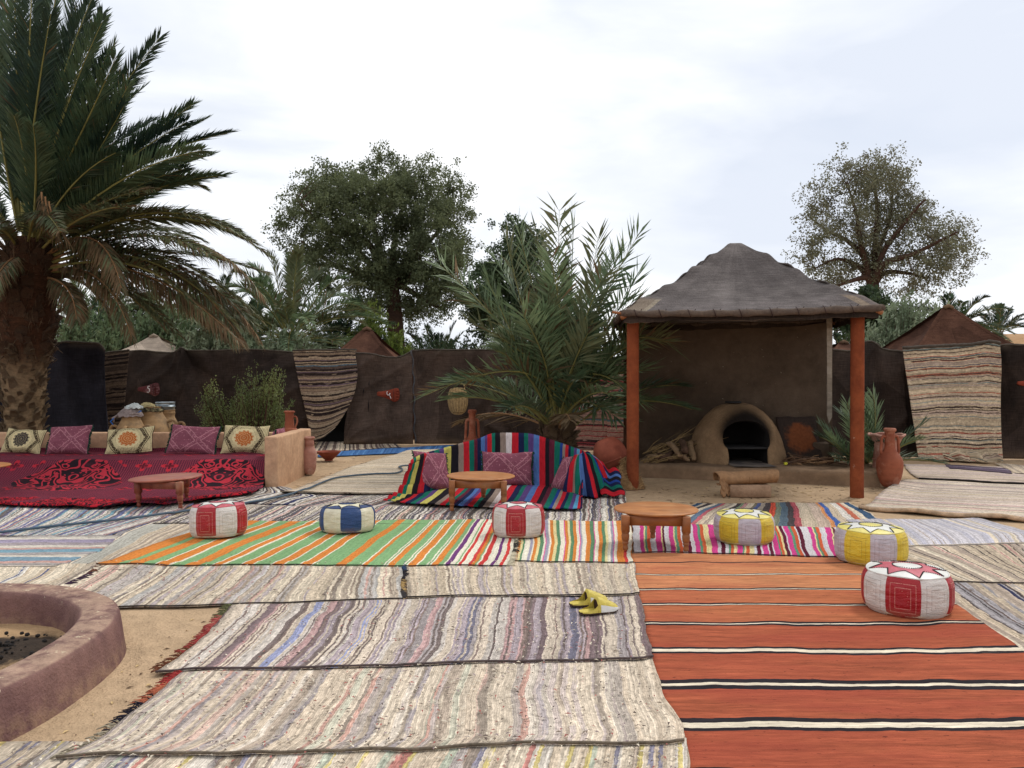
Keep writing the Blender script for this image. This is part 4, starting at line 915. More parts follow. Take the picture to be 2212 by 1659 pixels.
def sofa():
    def Pd(px, py, d): return P(px, py, d)
    TT = [(886, 1000, 9.95), (912, 986, 10.2), (955, 974, 10.7), (1000, 961, 11.0), (1035, 952, 11.1), (1064, 941, 11.15), (1105, 940, 11.15), (1146, 942, 11.15), (1185, 953, 11.05), (1215, 963, 10.85), (1240, 972, 10.6), (1262, 980, 10.25)]
    BB = [(858, 1075), (895, 1072), (950, 1060), (1000, 1054), (1035, 1051), (1064, 1050), (1105, 1050), (1146, 1050), (1185, 1052), (1213, 1057), (1240, 1066), (1258, 1078)]
    FF = [(828, 1084), (862, 1087), (905, 1090), (950, 1092), (985, 1094), (1025, 1096), (1070, 1098), (1115, 1099), (1160, 1100), (1190, 1101), (1226, 1101), (1258, 1100)]
    T_ = [Pd(*t_) for t_ in TT]; B_ = [G(x, y, .03) for x, y in BB]; F_ = [G(x, y, .03) for x, y in FF]
    Ts = smoothprof([tuple(p) for p in T_], 6); Bs = smoothprof([tuple(p) for p in B_], 6); Fs = smoothprof([tuple(p) for p in F_], 6)
    def at(u, v):
        tp_, bp, fp = poly(Ts, u), poly(Bs, u), poly(Fs, u); back = Vector((tp_.x, tp_.y+.22, .02))
        # v: 0 behind, .16 top, .5 junction, 1 front edge
        if v < .16:
            k = v/.16; p = back.lerp(tp_+Vector((0, .14, .0)), k); 
        elif v < .22:
            k = (v-.16)/.06; p = (tp_+Vector((0, .14, 0))).lerp(tp_, k); p.z += .018*math.sin(PI*k)
        elif v < .56:
            k = (v-.22)/.34; p = tp_.lerp(bp, k); p.y += -.05*math.sin(PI*k)*0+.03*math.sin(PI*k)
            s = max(0, (k-.72)/.28); p.z += .05*s*(1-s)*2
        else:
            k = (v-.56)/.44; p = bp.lerp(fp, k); p.z = .032+.02*(1-k)*math.sin(PI*min(1, k*2.2))+.012*abs(nz3(u*14, k*1.5, 3))+.008*max(0, k-.9)*10*abs(nz3(u*30, 1))
        fold = (.020*nz3(u*16, v*1.6, 2)+.010*nz3(u*34, v*2.5, 8))
        if .22 < v < .56: p.y += fold
        if v > .56: p.z += abs(fold)*.6; p.y += fold*.5
        if v > .95: p.y += .03*nz3(u*12, 5)
        e = max(0, 1-u/.10); 
        if v > .25: p.z += e*.05*abs(math.sin((v)*21))*(1-max(0, v-.8)*4)
        p.z = max(p.z, TZ(p.x, p.y)+.016+.006*nz3(p.x*5, p.y*5))
        return p
    V, F, UV = grid(200, 110, at, lambda u, v: (u*3.55, v*2.4))
    root = thing('striped_sofa', 'low curved floor sofa draped with a blanket of red, navy, green and purple stripes', 'sofa', (-.05, 10.6, 0))
    o = mk('striped_blanket', V, F, knit('knit_stripes', STR, 3.55), root, uv=UV); md = o.modifiers.new('thickness', 'SOLIDIFY'); md.thickness = .012; md.offset = -1
    # bunched end of the blanket at the right
    c = G(1276, 1074, .03)
    def heap(u, v):
        a = lerp(-.35*PI, 1.08*PI, u); t_ = v; top = .50-.06*math.cos(a*2)*.3
        r0 = .12; r1 = .37+.06*nz3(math.cos(a)*1.5, math.sin(a)*1.5, 4)
        k = t_**1.15; r_ = lerp(r0, r1, k)+.035*math.sin(a*9+t_*2.2)*k+.03*nz3(a*2.2, t_*3, 6)
        z = .03+top*(1-t_**2.1)+.02*nz3(a*2, t_*4, 1)
        if t_ < .12: r_ *= t_/.12*.9+.1
        return Vector((c.x-.04+r_*math.cos(a+PI)*.80*-1+.0, c.y+.42-r_*math.sin(a)*1.12, z))
    V, F, UV = grid(120, 44, heap, lambda u, v: (u*1.35+v*.14, v*.6))
    E2 = [('t', 20), ('r', 34), ('n', 40), ('g', 42), ('p', 40), ('c', 38), ('r', 34), ('n', 34), ('B', 22), ('g', 30), ('k', 34), ('r', 22), ('n', 30), ('b', 30), ('g', 36)]
    o = mk('bunched_blanket_end', V, F, knit('knit_stripes_end', E2, 1.2, .1), root, uv=UV); md = o.modifiers.new('thickness', 'SOLIDIFY'); md.thickness = .012
    # trailing corner
    p0 = G(1262, 1098, .035)
    c2 = G(1318, 1066, .03)
    def tail(u, v):
        p = Vector((lerp(c2.x-.14, c2.x+.13, u)+.03*nz3(v*3, u), lerp(c2.y+.30, c2.y-.28, v)-.08*u, .04+.34*(1-v)**1.3*(1-.35*u)+.035*math.sin(u*9)*(1-.6*v)+.012)); return p
    V, F, UV = grid(30, 30, tail, lambda u, v: (u*.3, v*.8)); E3 = [('r', 30), ('n', 30), ('b', 26), ('k', 34), ('B', 24), ('n', 28), ('g', 32), ('k', 30), ('r', 26)]
    o = mk('blanket_corner', V, F, knit('knit_corner', E3, .72, 0, 'v'), root, uv=UV); md = o.modifiers.new('thickness', 'SOLIDIFY'); md.thickness = .014
sofa()
g = G(1095, 1052, .03); cushion('mauve cushion in the middle of the striped sofa, behind the low table', (P(1095, 1000, 10.80).x, 10.74, .045), .70, .46, .15, (R(-14), R(1), R(2)), M_MV, GREEN, 21, 'cushions on the striped sofa')
cushion('mauve cushion leaning at the left end of the striped sofa', (P(938, 1000, 10.3).x, 10.22, .06), .52, .52, .16, (R(-24), R(8), R(38)), M_MV, GREEN, 22, 'cushions on the striped sofa')
cushion('mauve cushion tipped against the right end of the striped sofa', (P(1214, 1000, 10.25).x, 10.22, .06), .55, .50, .14, (R(-32), R(-6), R(-58)), M_MV, GREEN, 23, 'cushions on the striped sofa')

# ------------------------------------------------------------------ pottery
def clay(name, c, c2, dust=None, rough=.75):
    t = T(name, rough, .2); o = t.obj(); n = t.noise(o, 5, 4, .6); n2 = t.noise(t.map(o, (2, 2, 16)), 1.0, 3); cc = t.shade(t.mix(t.sstep(n, .35, .65), c, c2), n2, .9, 1.08)
    if dust: cc = t.mix(t.mul(t.sstep(t.noise(o, 3, 5, .7), .48, .62), .6), cc, dust)
    cc = t.shade(cc, t.noise(o, 40, 3), .9, 1.08); t.col(cc); t.bump(t.add(t.mul(n2, 1.5), t.add(t.mul(n, 2), t.mul(t.noise(o, 60, 3), .5))), .4, .01); return t.m
TC = clay('terracotta', S(148, 84, 60), S(128, 68, 48), S(168, 118, 96)); TCD = clay('terracotta_dark', S(146, 78, 58), S(124, 62, 46)); BUF = clay('buff_clay', S(168, 136, 98), S(148, 116, 80), S(120, 100, 78)); PKC = clay('pink_clay', S(176, 128, 112), S(154, 104, 88), S(196, 160, 144))
def amphora(label, c, h, rb, mat, handles=((0, 1),), neck=.3, neckr=.30, rz=0, name='amphora', cat='amphora', M=None, belly=.36):
    root = thing(name, label, cat, c); root.rotation_euler = (0, 0, rz)
    pr = [(.45*rb, 0), (.60*rb, .03*h), (.86*rb, .16*h), (rb, belly*h), (.93*rb, (belly+.12)*h), (.62*rb, (1-neck-.08)*h), (neckr*rb*1.12, (1-neck)*h), (neckr*rb, (1-neck*.6)*h), (neckr*rb*1.02, .93*h), (neckr*rb*1.25, .955*h), (neckr*rb*1.28, .985*h), (neckr*rb*1.15, h), (neckr*rb*.9, .99*h), (neckr*rb*.85, .8*h)]
    V, F = lathe(smoothprof(pr, 4), 36, (0, 0, 0), None, .02, False); F.append(tuple(range(35, -1, -1))); mk('body', V, F, mat, root, local=True)
    for a in handles:
        a = a*PI; r0 = neckr*rb; z0, z1 = (1-neck*.42)*h, (1-neck-.07)*h
        pts = [(r0*.9, z0), (r0*1.35, z0+.012*h), (r0*1.75, z0-.03*h), (r0*1.85, (z0+z1)/2), (rb*.70, z1), (rb*.55, z1-.015*h)]
        sp = smoothprof(pts, 4); V, F = tube([(x*math.cos(a), x*math.sin(a), z) for x, z in sp], .020*h+.004, 8); mk('handle', V, F, mat, root, local=True)
    return root
g = G(1922, 1047); amphora('tall terracotta amphora with two handles standing right of the shelter post', (P(1922, 990, 10.95).x, 10.95, 0), .80, .172, TC, (0, 1), .34, .37, .0)
x = P(1020, 900, 13.2); amphora('slim terracotta amphora standing behind the striped sofa', (x.x, 13.2, 0), .96, .155, TC, (0.1, 1.1), .42, .36, -.1)
x = P(625, 900, 13.3); amphora('terracotta pitcher with one handle peeping over the bench corner', (x.x, 13.3, .38), .56, .135, TC, (0.0,), .42, .52, 0, 'pitcher', 'pitcher')
amphora('ribbed pinkish clay jar on the sand just right of the bench arm', (P(668, 990, 12.35).x, 12.35, 0), .58, .115, PKC, (), .18, .60, 0, 'clay_jar', 'jar', belly=.5)
# wide jar behind the right amphora
root = thing('clay_jar', 'pale pinkish wide mouthed jar behind the terracotta amphora', 'jar', (P(1915, 990, 11.6).x, 11.6, 0))
V, F = lathe(smoothprof([(.16, 0), (.19, .1), (.18, .35), (.165, .5), (.20, .60), (.235, .66), (.25, .67), (.235, .655), (.17, .56), (.15, .3)], 4), 36); F.append(tuple(range(35, -1, -1))); mk('body', V, F, PKC, root, local=True)
V, F = tube([(.24*math.cos(k/36*2*PI), .24*math.sin(k/36*2*PI), .665+.01*math.sin(k)) for k in range(37)], .018, 6); mk('rim', V, F, PKC, root, local=True)
V, F = lathe([(.18, .30), (.20, .315), (.18, .33)], 36); mk('band', V, F, PKC, root, local=True)
# jars behind the bench
def bjar(label, px, d, top, rb, neckr, hs):
    root = thing('water_jar', label, 'jar', (P(px, 900, d).x, d, 0), 'old clay water jars behind the bench'); root.scale = (1.2, 1.2, .89)
    h = top; pr = [(.5*rb, 0), (.85*rb, .25*h), (rb, .48*h), (.95*rb, .60*h), (.74*rb, .74*h), (.54*rb, .86*h), (neckr*1.05, .94*h), (neckr, .97*h), (neckr*1.05, h), (neckr*.85, h*.99)]
    V, F = lathe(smoothprof(pr, 4), 36, (0, 0, 0), None, .05); mk('body', V, F, BUF, root, local=True)
    for a in hs:
        a *= PI; pts = smoothprof([(rb*.74, .73*h), (rb*1.0, .765*h), (rb*1.17, .72*h), (rb*1.1, .64*h), (rb*.90, .62*h)], 4)
        V, F = tube([(x_*math.cos(a), x_*math.sin(a), z_) for x_, z_ in pts], .024, 8); mk('handle', V, F, BUF, root, local=True)
    return root
def rag_cloth(root, c, r_, h, mat, mat2=None, name='cloth_cap', seed=0):
    def f(u, v):
        a = 2*PI*u; q = v; rr_ = r_*(math.sin(PI*min(1, q*.52+.0))**.7)*(1+.22*nz3(math.cos(a)*2, math.sin(a)*2, q*3+seed)+.10*nz3(math.cos(a)*6, math.sin(a)*6, q*8+seed)); z = c[2]+h*(1-q)+.03*nz3(math.cos(a)*3, math.sin(a)*3, q*5+seed)
        return (c[0]+rr_*math.cos(a), c[1]+rr_*math.sin(a), z)
    V, F, UV = grid(48, 20, f); mk(name, V, F, mat, root, local=True)
GCL = simple('grey_cloth', S(138, 124, 120), .95, .2, 12, .8, 30, .01); WCL = simple('pale_cloth', S(186, 192, 190), .9, .15); KCL = simple('black_patterned_cloth', S(36, 32, 30), .9, .6, 22, .6, c2=S(120, 112, 84)); CCL = simple('cream_cloth', S(160, 146, 106), .9, .3, 14, .6); BLT = simple('blue_strap', S(40, 100, 180), .6, .1)
ZN = T('zinc', .38, .5); ZN.b.inputs['Metallic'].default_value = .75; o_ = ZN.obj(); ZN.col(ZN.shade(S(150, 160, 166), ZN.noise(o_, 12, 4), .7, 1.15)); ZN = ZN.m
r1_ = bjar('old buff clay jar capped with a knotted grey cloth, left of three behind the bench', 283, 13.35, 1.02, .24, .105, (1.0, 0.0, 1.55))
rag_cloth(r1_, (-.01, 0, .95), .16, .20, GCL, seed=3); rag_cloth(r1_, (.03, .02, 1.10), .12, .09, WCL, name='pale_cloth_top', seed=7)
V, F = tube([(-.14, -.08, .98), (-.19, -.12, .93), (-.17, -.14, .86)], [.02, .022, .012], 6); mk('cloth_knot', V, F, GCL, r1_, local=True)
for pts in ([(-.16, -.16, .93), (-.20, -.17, .87), (-.16, -.18, .81)], [(.14, -.08, 1.03), (.18, -.09, 1.06)]):
    V, F = tube(pts, .016, 5, True, .5); mk('blue_strap', V, F, BLT, r1_, local=True)
r2_ = bjar('old buff clay jar capped with black and cream cloth, middle of three behind the bench', 328, 13.75, 1.12, .29, .12, (0.02, 1.0))
rag_cloth(r2_, (-.0, 0, 1.03), .15, .13, KCL, seed=13); rag_cloth(r2_, (-.05, -.03, 1.11), .11, .09, CCL, name='cream_cloth_top', seed=17)
V, F = tube([(-.10, -.08, 1.08), (-.16, -.12, 1.0), (-.17, -.13, .93)], [.03, .03, .015], 6); mk('cloth_end', V, F, KCL, r2_, local=True)
r3_ = bjar('old buff clay jar with a zinc collar and lid, right of three behind the bench', 357, 14.0, 1.05, .24, .13, (1.02, -.02, 1.5))
V, F = lathe([(.128, 1.03), (.132, 1.035), (.132, 1.10), (.14, 1.105), (.14, 1.12), (.132, 1.125), (.135, 1.19), (.14, 1.195), (.13, 1.20), (.001, 1.203)], 36); mk('zinc_lid', V, F, ZN, r3_, local=True)
# bowl
root = thing('clay_bowl', 'shallow terracotta bowl on a small foot on bare sand', 'bowl', tuple(G(710, 995))[:2]+(0,))
V, F = lathe(smoothprof([(.075, 0), (.07, .02), (.085, .03), (.16, .10), (.21, .155), (.222, .165), (.215, .17), (.20, .155), (.15, .10), (.05, .05), (.001, .045)], 4), 40); F.append(tuple(range(39, -1, -1))); mk('body', V, F, TCD, root, local=True)
# tilted pot on a straw mound
mpos = G(1362, 1058); 
def mound():
    def f(u, v):
        a = 2*PI*u; r_ = .26*v*(1+.15*nz3(math.cos(a), math.sin(a), 4)); z = .42*(1-v)**.8*(1+.12*nz3(math.cos(a)*3, math.sin(a)*3, v*4))
        return (mpos.x-.02+r_*math.cos(a), mpos.y+.28+r_*math.sin(a), z-.01)
    V, F, UV = grid(40, 20, f); root = thing('straw_mound', 'small heap of straw and mud at the foot of the left shelter post', 'straw heap', (mpos.x, mpos.y+.28, 0))
    mk('heap', V, F, simple('mud_straw', S(128, 98, 66), .95, .35, 14, 1.0, 60, .02), root); b = MB()
    for i in range(420):
        p = Vector(f(rnd.random(), rnd.uniform(.15, 1))); d_ = Vector((rnd.gauss(0, 1), rnd.gauss(0, 1), rnd.gauss(0, .5))).normalized()*rnd.uniform(.02, .06); V, F = tube([p-d_, p+d_+Vector((0, 0, .008))], .0022, 3); b.add(V, F, rnd.choice([0, 0, 1]))
    o = b.build('straw', [simple('straw_a', S(176, 142, 92)), simple('straw_b', S(104, 76, 48))], root); o['kind'] = 'stuff'
mound()
root = thing('clay_pot', 'big round terracotta pot tipped mouth down beside the left shelter post', 'pot', (P(1318, 985, 11.2).x, 11.25, .43)); root.rotation_euler = (R(4), R(158), 0)
V, F = lathe(smoothprof([(.001, -.22), (.12, -.21), (.20, -.12), (.235, .0), (.23, .10), (.20, .18), (.155, .235), (.15, .26), (.17, .275), (.16, .285), (.13, .27), (.13, .2), (.17, .1)], 4), 40); mk('body', V, F, TCD, root, local=True)
V, F = lathe([(.234, .085), (.243, .095), (.234, .105)], 40); mk('rope_band', V, F, TCD, root, local=True)

# ------------------------------------------------------------------ foot shaped number plaques
PLQ = clay('plaque_clay', S(136, 60, 40), S(116, 48, 32)); WPT = simple('white_paint', S(222, 214, 210), .6, .05); PLK = clay('plaque_dull', S(92, 40, 40), S(70, 32, 34), S(150, 110, 112))
def plaque(label, c, w_, mat, strokes, rz=0, clip=1.0, ry=0):
    root = thing('number_plaque', label, 'plaque', c, 'foot shaped number plaques'); root.rotation_euler = (0, ry, rz)
    out_ = [(-.50, .06), (-.46, .12), (-.36, .13), (-.1, .17), (.2, .24), (.30, .27), (.40, .27), (.47, .22), (.50, .05), (.49, -.15), (.44, -.26), (.34, -.32), (.24, -.33), (.12, -.26), (-.1, -.16), (-.3, -.10), (-.44, -.06), (-.5, -.02)]
    sp = smoothprof([(a*w_, b*w_) for a, b in out_+[out_[0]]], 3)[:-1]; n = len(sp)
    V = [(x_, 0, z_) for x_, z_ in sp]+[(x_, -.03, z_) for x_, z_ in sp]+[(x_*.93, -.042, z_*.9) for x_, z_ in sp]+[(0, -.046, -.02*w_)]
    F = []
    for L0 in (0, 1):
        for k in range(n): F.append((L0*n+k, L0*n+(k+1) % n, (L0+1)*n+(k+1) % n, (L0+1)*n+k))
    for k in range(n): F.append((2*n+k, 2*n+(k+1) % n, 3*n))
    mk('foot_plate', V, F, mat, root, local=True)
    for k in range(4):      # toes
        zt = lerp(.16, -.20, k/3)*w_; V, F = lathe([(.001, -.05*w_), (.04*w_, -.03*w_), (.05*w_, .03*w_), (.03*w_, .08*w_), (.001, .09*w_)], 10, (0, 0, 0), Matrix.Rotation(PI/2, 3, 'Y')); V = [(v.x+.40*w_, v.y-.038, v.z+zt) for v in V]; mk('toe', V, F, mat, root, local=True)
    V, F = box((.24*w_, -.046, -.28*w_), .012*w_, .008, .5*w_); mk('groove_strap', V, F, SBR, root, local=True)
    for s_ in strokes:
        V, F = tube([(a*w_, -.05, b*w_) for a, b in smoothprof(s_, 4)], .036*w_, 6, True, .5); mk('painted_number', V, F, WPT, root, local=True)
four = [[(-.03, .14), (-.05, .04), (.0, -.03), (.07, .0), (.09, .05)], [(.09, .06), (.06, -.02), (.10, -.10), (.13, -.18)]]
five = [[(.10, .13), (.02, .14), (.0, .06), (.06, .02), (.07, -.08), (.0, -.15), (-.05, -.11)]]
plaque('terracotta foot shaped plaque painted with a white 4 on the tent cloth', P(839, 852, 17.75), .50, PLQ, four)
plaque('dull red foot shaped plaque painted with a 5 above the three clay jars', P(322, 841, 17.2), .46, PLK, five, ry=R(-4))
plaque('reddish foot shaped plaque on the dark cloth at the right edge of the picture', P(2218, 829, 14.5), .36, PLQ, [])

# ------------------------------------------------------------------ hanging basket
def basket():
    c = P(989, 865, 17.3); root = thing('wicker_basket', 'woven cane basket hanging on the dark tent cloth', 'basket', tuple(c))
    pr = smoothprof([(.06, -.30), (.13, -.27), (.19, -.16), (.215, 0), (.20, .14), (.165, .24)], 5)
    CN = simple('cane', S(178, 150, 106), .7, .3, 20, .4); CND = simple('cane_dark', S(70, 52, 36), .8, .2)
    V, F = lathe([(r_*.95, z_) for r_, z_ in pr], 24); mk('inner_shell', V, F, CND, root, local=True)
    b = MB(); nr = 22
    for i in range(nr):
        z_ = lerp(-.29, .235, i/(nr-1)); r_ = next((lerp(pr[k][0], pr[k+1][0], (z_-pr[k][1])/(pr[k+1][1]-pr[k][1]+1e-9)) for k in range(len(pr)-1) if pr[k][1] <= z_ <= pr[k+1][1]), .1)
        V, F = tube([((r_+.006*math.sin(k*PI+i*PI))*math.cos(k/36*2*PI), (r_+.006*math.sin(k*PI+i*PI))*math.sin(k/36*2*PI), z_) for k in range(37)], .0085, 5); b.add(V, F)
    for k in range(18):
        a = 2*PI*k/18; V, F = tube([(r_*math.cos(a), r_*math.sin(a), z_) for r_, z_ in pr[::3]], .006, 4); b.add(V, F)
    for k in range(8):
        a = PI*k/8+.2; V, F = tube([(.10*math.cos(a), .10*math.sin(a), -.29), (0, 0, -.315), (-.10*math.cos(a), -.10*math.sin(a), -.29)], .007, 4); b.add(V, F)
    o = b.build('weave', CN, root, local=True); o['kind'] = 'stuff'
    V, F = tube(smoothprof([(.15, -.03, .20), (.14, -.03, .33), (.04, -.03, .40), (-.06, -.03, .36)], 5), .012, 6); mk('handle', V, F, CN, root, local=True)
    root.rotation_euler = (R(-14), 0, R(10))
basket()
# ------------------------------------------------------------------ tent cloth screen
def cloth_mat(name, c, c2, fade=None):
    t = T(name, .97, .06); o = t.pos(); u, v, uvv = t.uv()
    n = t.noise(o, 1.6, 4, .6); n2 = t.noise(t.map(o, (5, 5, 60)), 1.0, 3, .6); n3 = t.noise(t.map(o, (70, 70, 6)), 1.0, 2)
    cc = t.mix(t.sstep(n, .35, .65), c, c2); cc = t.shade(t.shade(cc, n2, .76, 1.24), n3, .82, 1.18); pt_ = t.voro(t.map(o, (.9, .9, .7)), 1.0, 'F1'); sp_ = t.n('SeparateColor'); t.set(sp_.inputs[0], pt_.outputs['Color']); cc = t.shade(cc, sp_.outputs[0], .82, 1.16); fd = t.noise(t.com(t.mul(t.sep(o)[0], 2.2), t.mul(t.sep(o)[2], .5)), 1.0, 4, .6); cc = t.shade(cc, fd, .78, 1.28)
    seam = t.m_('LESS_THAN', t.m_('ABSOLUTE', t.sub(t.m_('FRACT', t.mul(v, 3.2)), .5)), .006); cc = t.mix(t.mul(seam, .5), cc, t.mix(.5, c, (0, 0, 0, 1)))
    dust = t.mul(t.sub(1.0, t.sstep(v, .0, .10)), t.sstep(t.noise(o, 3, 4), .3, .7)); cc = t.mix(t.mul(dust, .45), cc, S(136, 112, 88))
    tp_ = t.mul(t.sstep(v, .93, 1.0), t.sstep(t.noise(o, 2, 3), .35, .65)); cc = t.mix(t.mul(tp_, .35), cc, S(110, 100, 88))
    t.col(cc); t.bump(t.add(t.mul(n2, .6), t.add(n3, t.mul(t.noise(o, 5, 4), 2.5))), .5, .01); return t.m
CL1 = cloth_mat('goat_cloth', S(60, 50, 45), S(46, 39, 36)); CL2 = cloth_mat('goat_cloth_blue', S(46, 45, 52), S(37, 36, 42)); CL3 = cloth_mat('goat_cloth_warm', S(82, 68, 60), S(66, 55, 49))
def cloth(label, top, bot, mat, folds=.06, name='tent_cloth', cat='tent cloth', group='tent cloths of the screen', seed=0, z0=.01, parts=None, diag=1.0, uvm=False, corner=(0, 0), roll=.018, flare=.05, nu=90, nv=44):
    """top/bot: list of (px, py, d) / (px, d); hangs from the top line to the ground"""
    Tp = [P(*q) for q in top]; Bp = []
    for q in bot:
        if len(q) == 2: b = P(q[0], 815, q[1]); b.z = z0
        else: b = P(*q)
        Bp.append(b)
    Ts = smoothprof([tuple(p) for p in Tp], 6); Bs = smoothprof([tuple(p) for p in Bp], 6)
    W = (Tp[-1]-Tp[0]).length; H = (Tp[0]-Bp[0]).length
    def at(u, v):
        a, b = poly(Ts, u), poly(Bs, u); p = b.lerp(a, v)
        s = seed*7.3
        f = nz3(u*W*1.1+s, v*1.2, s)*1.2+.5*nz3(u*W*2.6+v*1.6*diag+s, v*1.8-u*W*.8, s+3)
        q = 1-abs(nz3(u*W*1.3-v*H*1.2*diag+s, (u*W+v*H)*.28, s+5))*2.0
        f += .55*max(0, q)**3*(1-v*.4)
        for ci, cu in ((0, 0), (1, 1)):     # radiating tension folds from a lower corner
            if corner[ci]:
                dx, dz = abs(u-cu)*W+.02, v*H+.02; ang = math.atan2(dz, dx); rr_ = math.hypot(dx, dz)
                f += corner[ci]*.5*(1-abs(math.sin(ang*7+seed)))**2*max(0, 1-rr_/1.6)*min(1, rr_*3)
        p.y -= folds*1.7*f; p.x += folds*.4*nz3(u*W*2+s, v*2, s+8)
        p.z += .02*nz3(u*W*2.2, s)*v
        p.y -= flare*(1-v)**6
        if v < .04: p.z = max(p.z, z0)
        return p
    root = thing(name, label, cat, tuple(Bp[len(Bp)//2]), group)
    V, F, UV = grid(nu, nv, at, lambda u, v: (u*W, v*(H if uvm else 1)))
    o = mk('hanging_cloth', V, F, mat, root, uv=UV); md = o.modifiers.new('thickness', 'SOLIDIFY'); md.thickness = .012
    if roll:
        tp = [at(k/40, 1.0)+Vector((0, .0, .008*nz3(k*.7, seed))) for k in range(41)]
        V, F = tube(tp, [roll*(1+.35*nz3(k*.5, seed+2)) for k in range(41)], 8); mk('top_edge_rope', V, F, hemmat(S(74, 66, 58)), root)
    return root, at, W, H
def stripes_h(name, pal, n, seed, thin, wob=.03, exact=None, length=1, nth=26): return rug_mat(name, pal, n, axis='v', thin=thin, nthin=nth, wob=wob, knots=.25, dash=.35, off=seed, exact=exact, length=length, weave=45)
HB = stripes_h('blanket_brown', [(S(150, 128, 106), 3), (S(120, 100, 86), 2), (S(92, 76, 68), 1.5), (S(166, 144, 120), 2), (S(112, 92, 98), .8)], 26, 3.1, [(S(52, 42, 40), .22), (S(170, 150, 126), .12), (S(90, 120, 136), .03)])
HB2 = stripes_h('blanket_dim', [(S(96, 80, 68), 3), (S(74, 62, 54), 2), (S(116, 98, 82), 1)], 24, 8.8, [(S(40, 32, 30), .3)])
HR = stripes_h('blanket_red', [(S(150, 116, 104), 3), (S(166, 132, 116), 2), (S(120, 96, 90), 2), (S(138, 60, 62), .8)], 20, 5.5, [(S(58, 42, 42), .16), (S(72, 110, 120), .06), (S(150, 60, 64), .08)])
HJ = stripes_h('rug_hanging_cream', [(S(194, 174, 146), 5), (S(180, 160, 134), 3), (S(184, 162, 144), 2), (S(166, 148, 134), 1)], 26, 2.6, [(S(70, 56, 52), .13), (S(164, 100, 82), .08), (S(70, 74, 100), .04), (S(126, 138, 134), .05)], .05, nth=42)
cloth('black tent cloth behind the leaning date palm at the far left', [(-160, 750, 14.6), (0, 744, 14.6), (95, 744, 14.5), (150, 740, 14.4), (205, 741, 14.3), (226, 756, 14.3)], [(-160, 14.7), (100, 14.5), (222, 14.3), (232, 14.3)], CL2, .05, seed=1, roll=.02)
cloth('dull brown striped blanket hanging narrow between two black cloths at the left', [(218, 764, 15.6), (248, 759, 15.6), (278, 756, 15.6)], [(238, 15.5), (262, 15.5)], HB2, .03, 'hanging_blanket', 'blanket', None, 2, uvm=True, nu=30)
cloth('wide dark brown tent cloth behind the clay jars and the green shrub', [(262, 762, 17.6), (300, 757, 17.5), (360, 762, 17.5), (384, 758, 17.5), (392, 751, 17.5), (402, 757, 17.5), (460, 757, 17.6), (560, 755, 17.8), (655, 763, 17.9)], [(250, 17.5), (450, 17.6), (685, 17.9)], CL1, .10, seed=3, corner=(0, .9))
dr = [(632, 757, 17.7), (680, 755, 17.7), (730, 756, 17.75), (771, 755, 17.8)]
rt, at_, W_, H_ = cloth('brown and tan striped blanket hung in the doorway and swept back to the left', dr, [(668, 950, 17.55), (672, 955, 17.5), (690, 950, 17.45), (712, 930, 17.5)], HB, .04, 'hanging_blanket', 'blanket', None, 4, uvm=True, nu=50, nv=80, flare=0)
# give the swept edge its bow
for o in rt.children:
    if o.name.startswith('hanging_cloth') or o.name.startswith('top_edge'):
        me = o.data
        for v in me.vertices:
            pz = v.co.z+rt.location.z
            k = max(0, min(1, (pz-.1)/1.9)); u_ = (v.co.x+rt.location.x-P(640, 800, 17.7).x)/1.35
            v.co.x += .42*math.sin(PI*k)**1.0*max(0, u_)*(1-.25*k)
V, F = box(P(722, 815, 19.3).xy.to_3d()+Vector((0, -.75, .0)), 2.2, .02, 1.95);  # flat black sheet added behind the gap, its colour stands for the shade inside
tag(mk('doorway_shade_sheet', V, F, simple('doorway_shade_black', S(14, 12, 12), 1, .2)), 'black sheet standing for the shade in the doorway gap beside the swept back blanket', 'shade sheet')
cloth('dark brown tent cloth with two small tears and the number four plaque', [(765, 764, 17.9), (800, 765, 17.9), (840, 772, 17.9), (868, 770, 17.9), (892, 757, 17.9)], [(744, 18.0), (800, 18.0), (893, 18.05)], CL3, .08, seed=5, corner=(1.2, .0))
rt, at_, W_, H_ = cloth('dark brown tent cloth with deep folds behind the hanging basket', [(888, 757, 17.92), (950, 755, 17.9), (1010, 756, 17.9), (1060, 757, 17.8), (1120, 760, 17.7)], [(896, 18.05), (980, 18.0), (1060, 17.9), (1120, 17.7)], CL3, .10, seed=6, corner=(0, 2.2))
V, F = tube([at_(.012, k/30)+Vector((.02*math.sin(k), -.03, 0)) for k in range(31)], [.016+.006*(k % 2) for k in range(31)], 6); mk('stitched_rope', V, F, hemmat(S(84, 82, 84)), rt)
for i, (px, py, l_) in enumerate([(785, 845, .14), (797, 829, .16), (796, 876, .30)]):
    p = P(px, py, 17.78); V, F = tube([p+Vector((0, 0, -l_/2)), p, p+Vector((.01, 0, l_/2))], [.004, .028, .004], 6, True, .4); o = mk('torn_hole', V, F, simple('hole_dark%d' % i, S(16, 12, 12)), None); o.parent = bpy.data.objects['tent_cloth.002']; o.location = o.location-o.parent.location
cloth('dark tent cloth in the shade behind the bushy palm', [(1115, 760, 17.6), (1180, 762, 17.3), (1262, 765, 17.0)], [(1115, 17.6), (1190, 17.3), (1262, 17.0)], CL1, .06, seed=7)
cloth('reddish striped blanket hanging behind the palm, left of two', [(1236, 778, 16.6), (1285, 774, 16.5), (1330, 776, 16.4)], [(1240, 16.5), (1318, 16.35)], HR, .06, 'hanging_blanket', 'blanket', None, 8, uvm=True, nu=40)
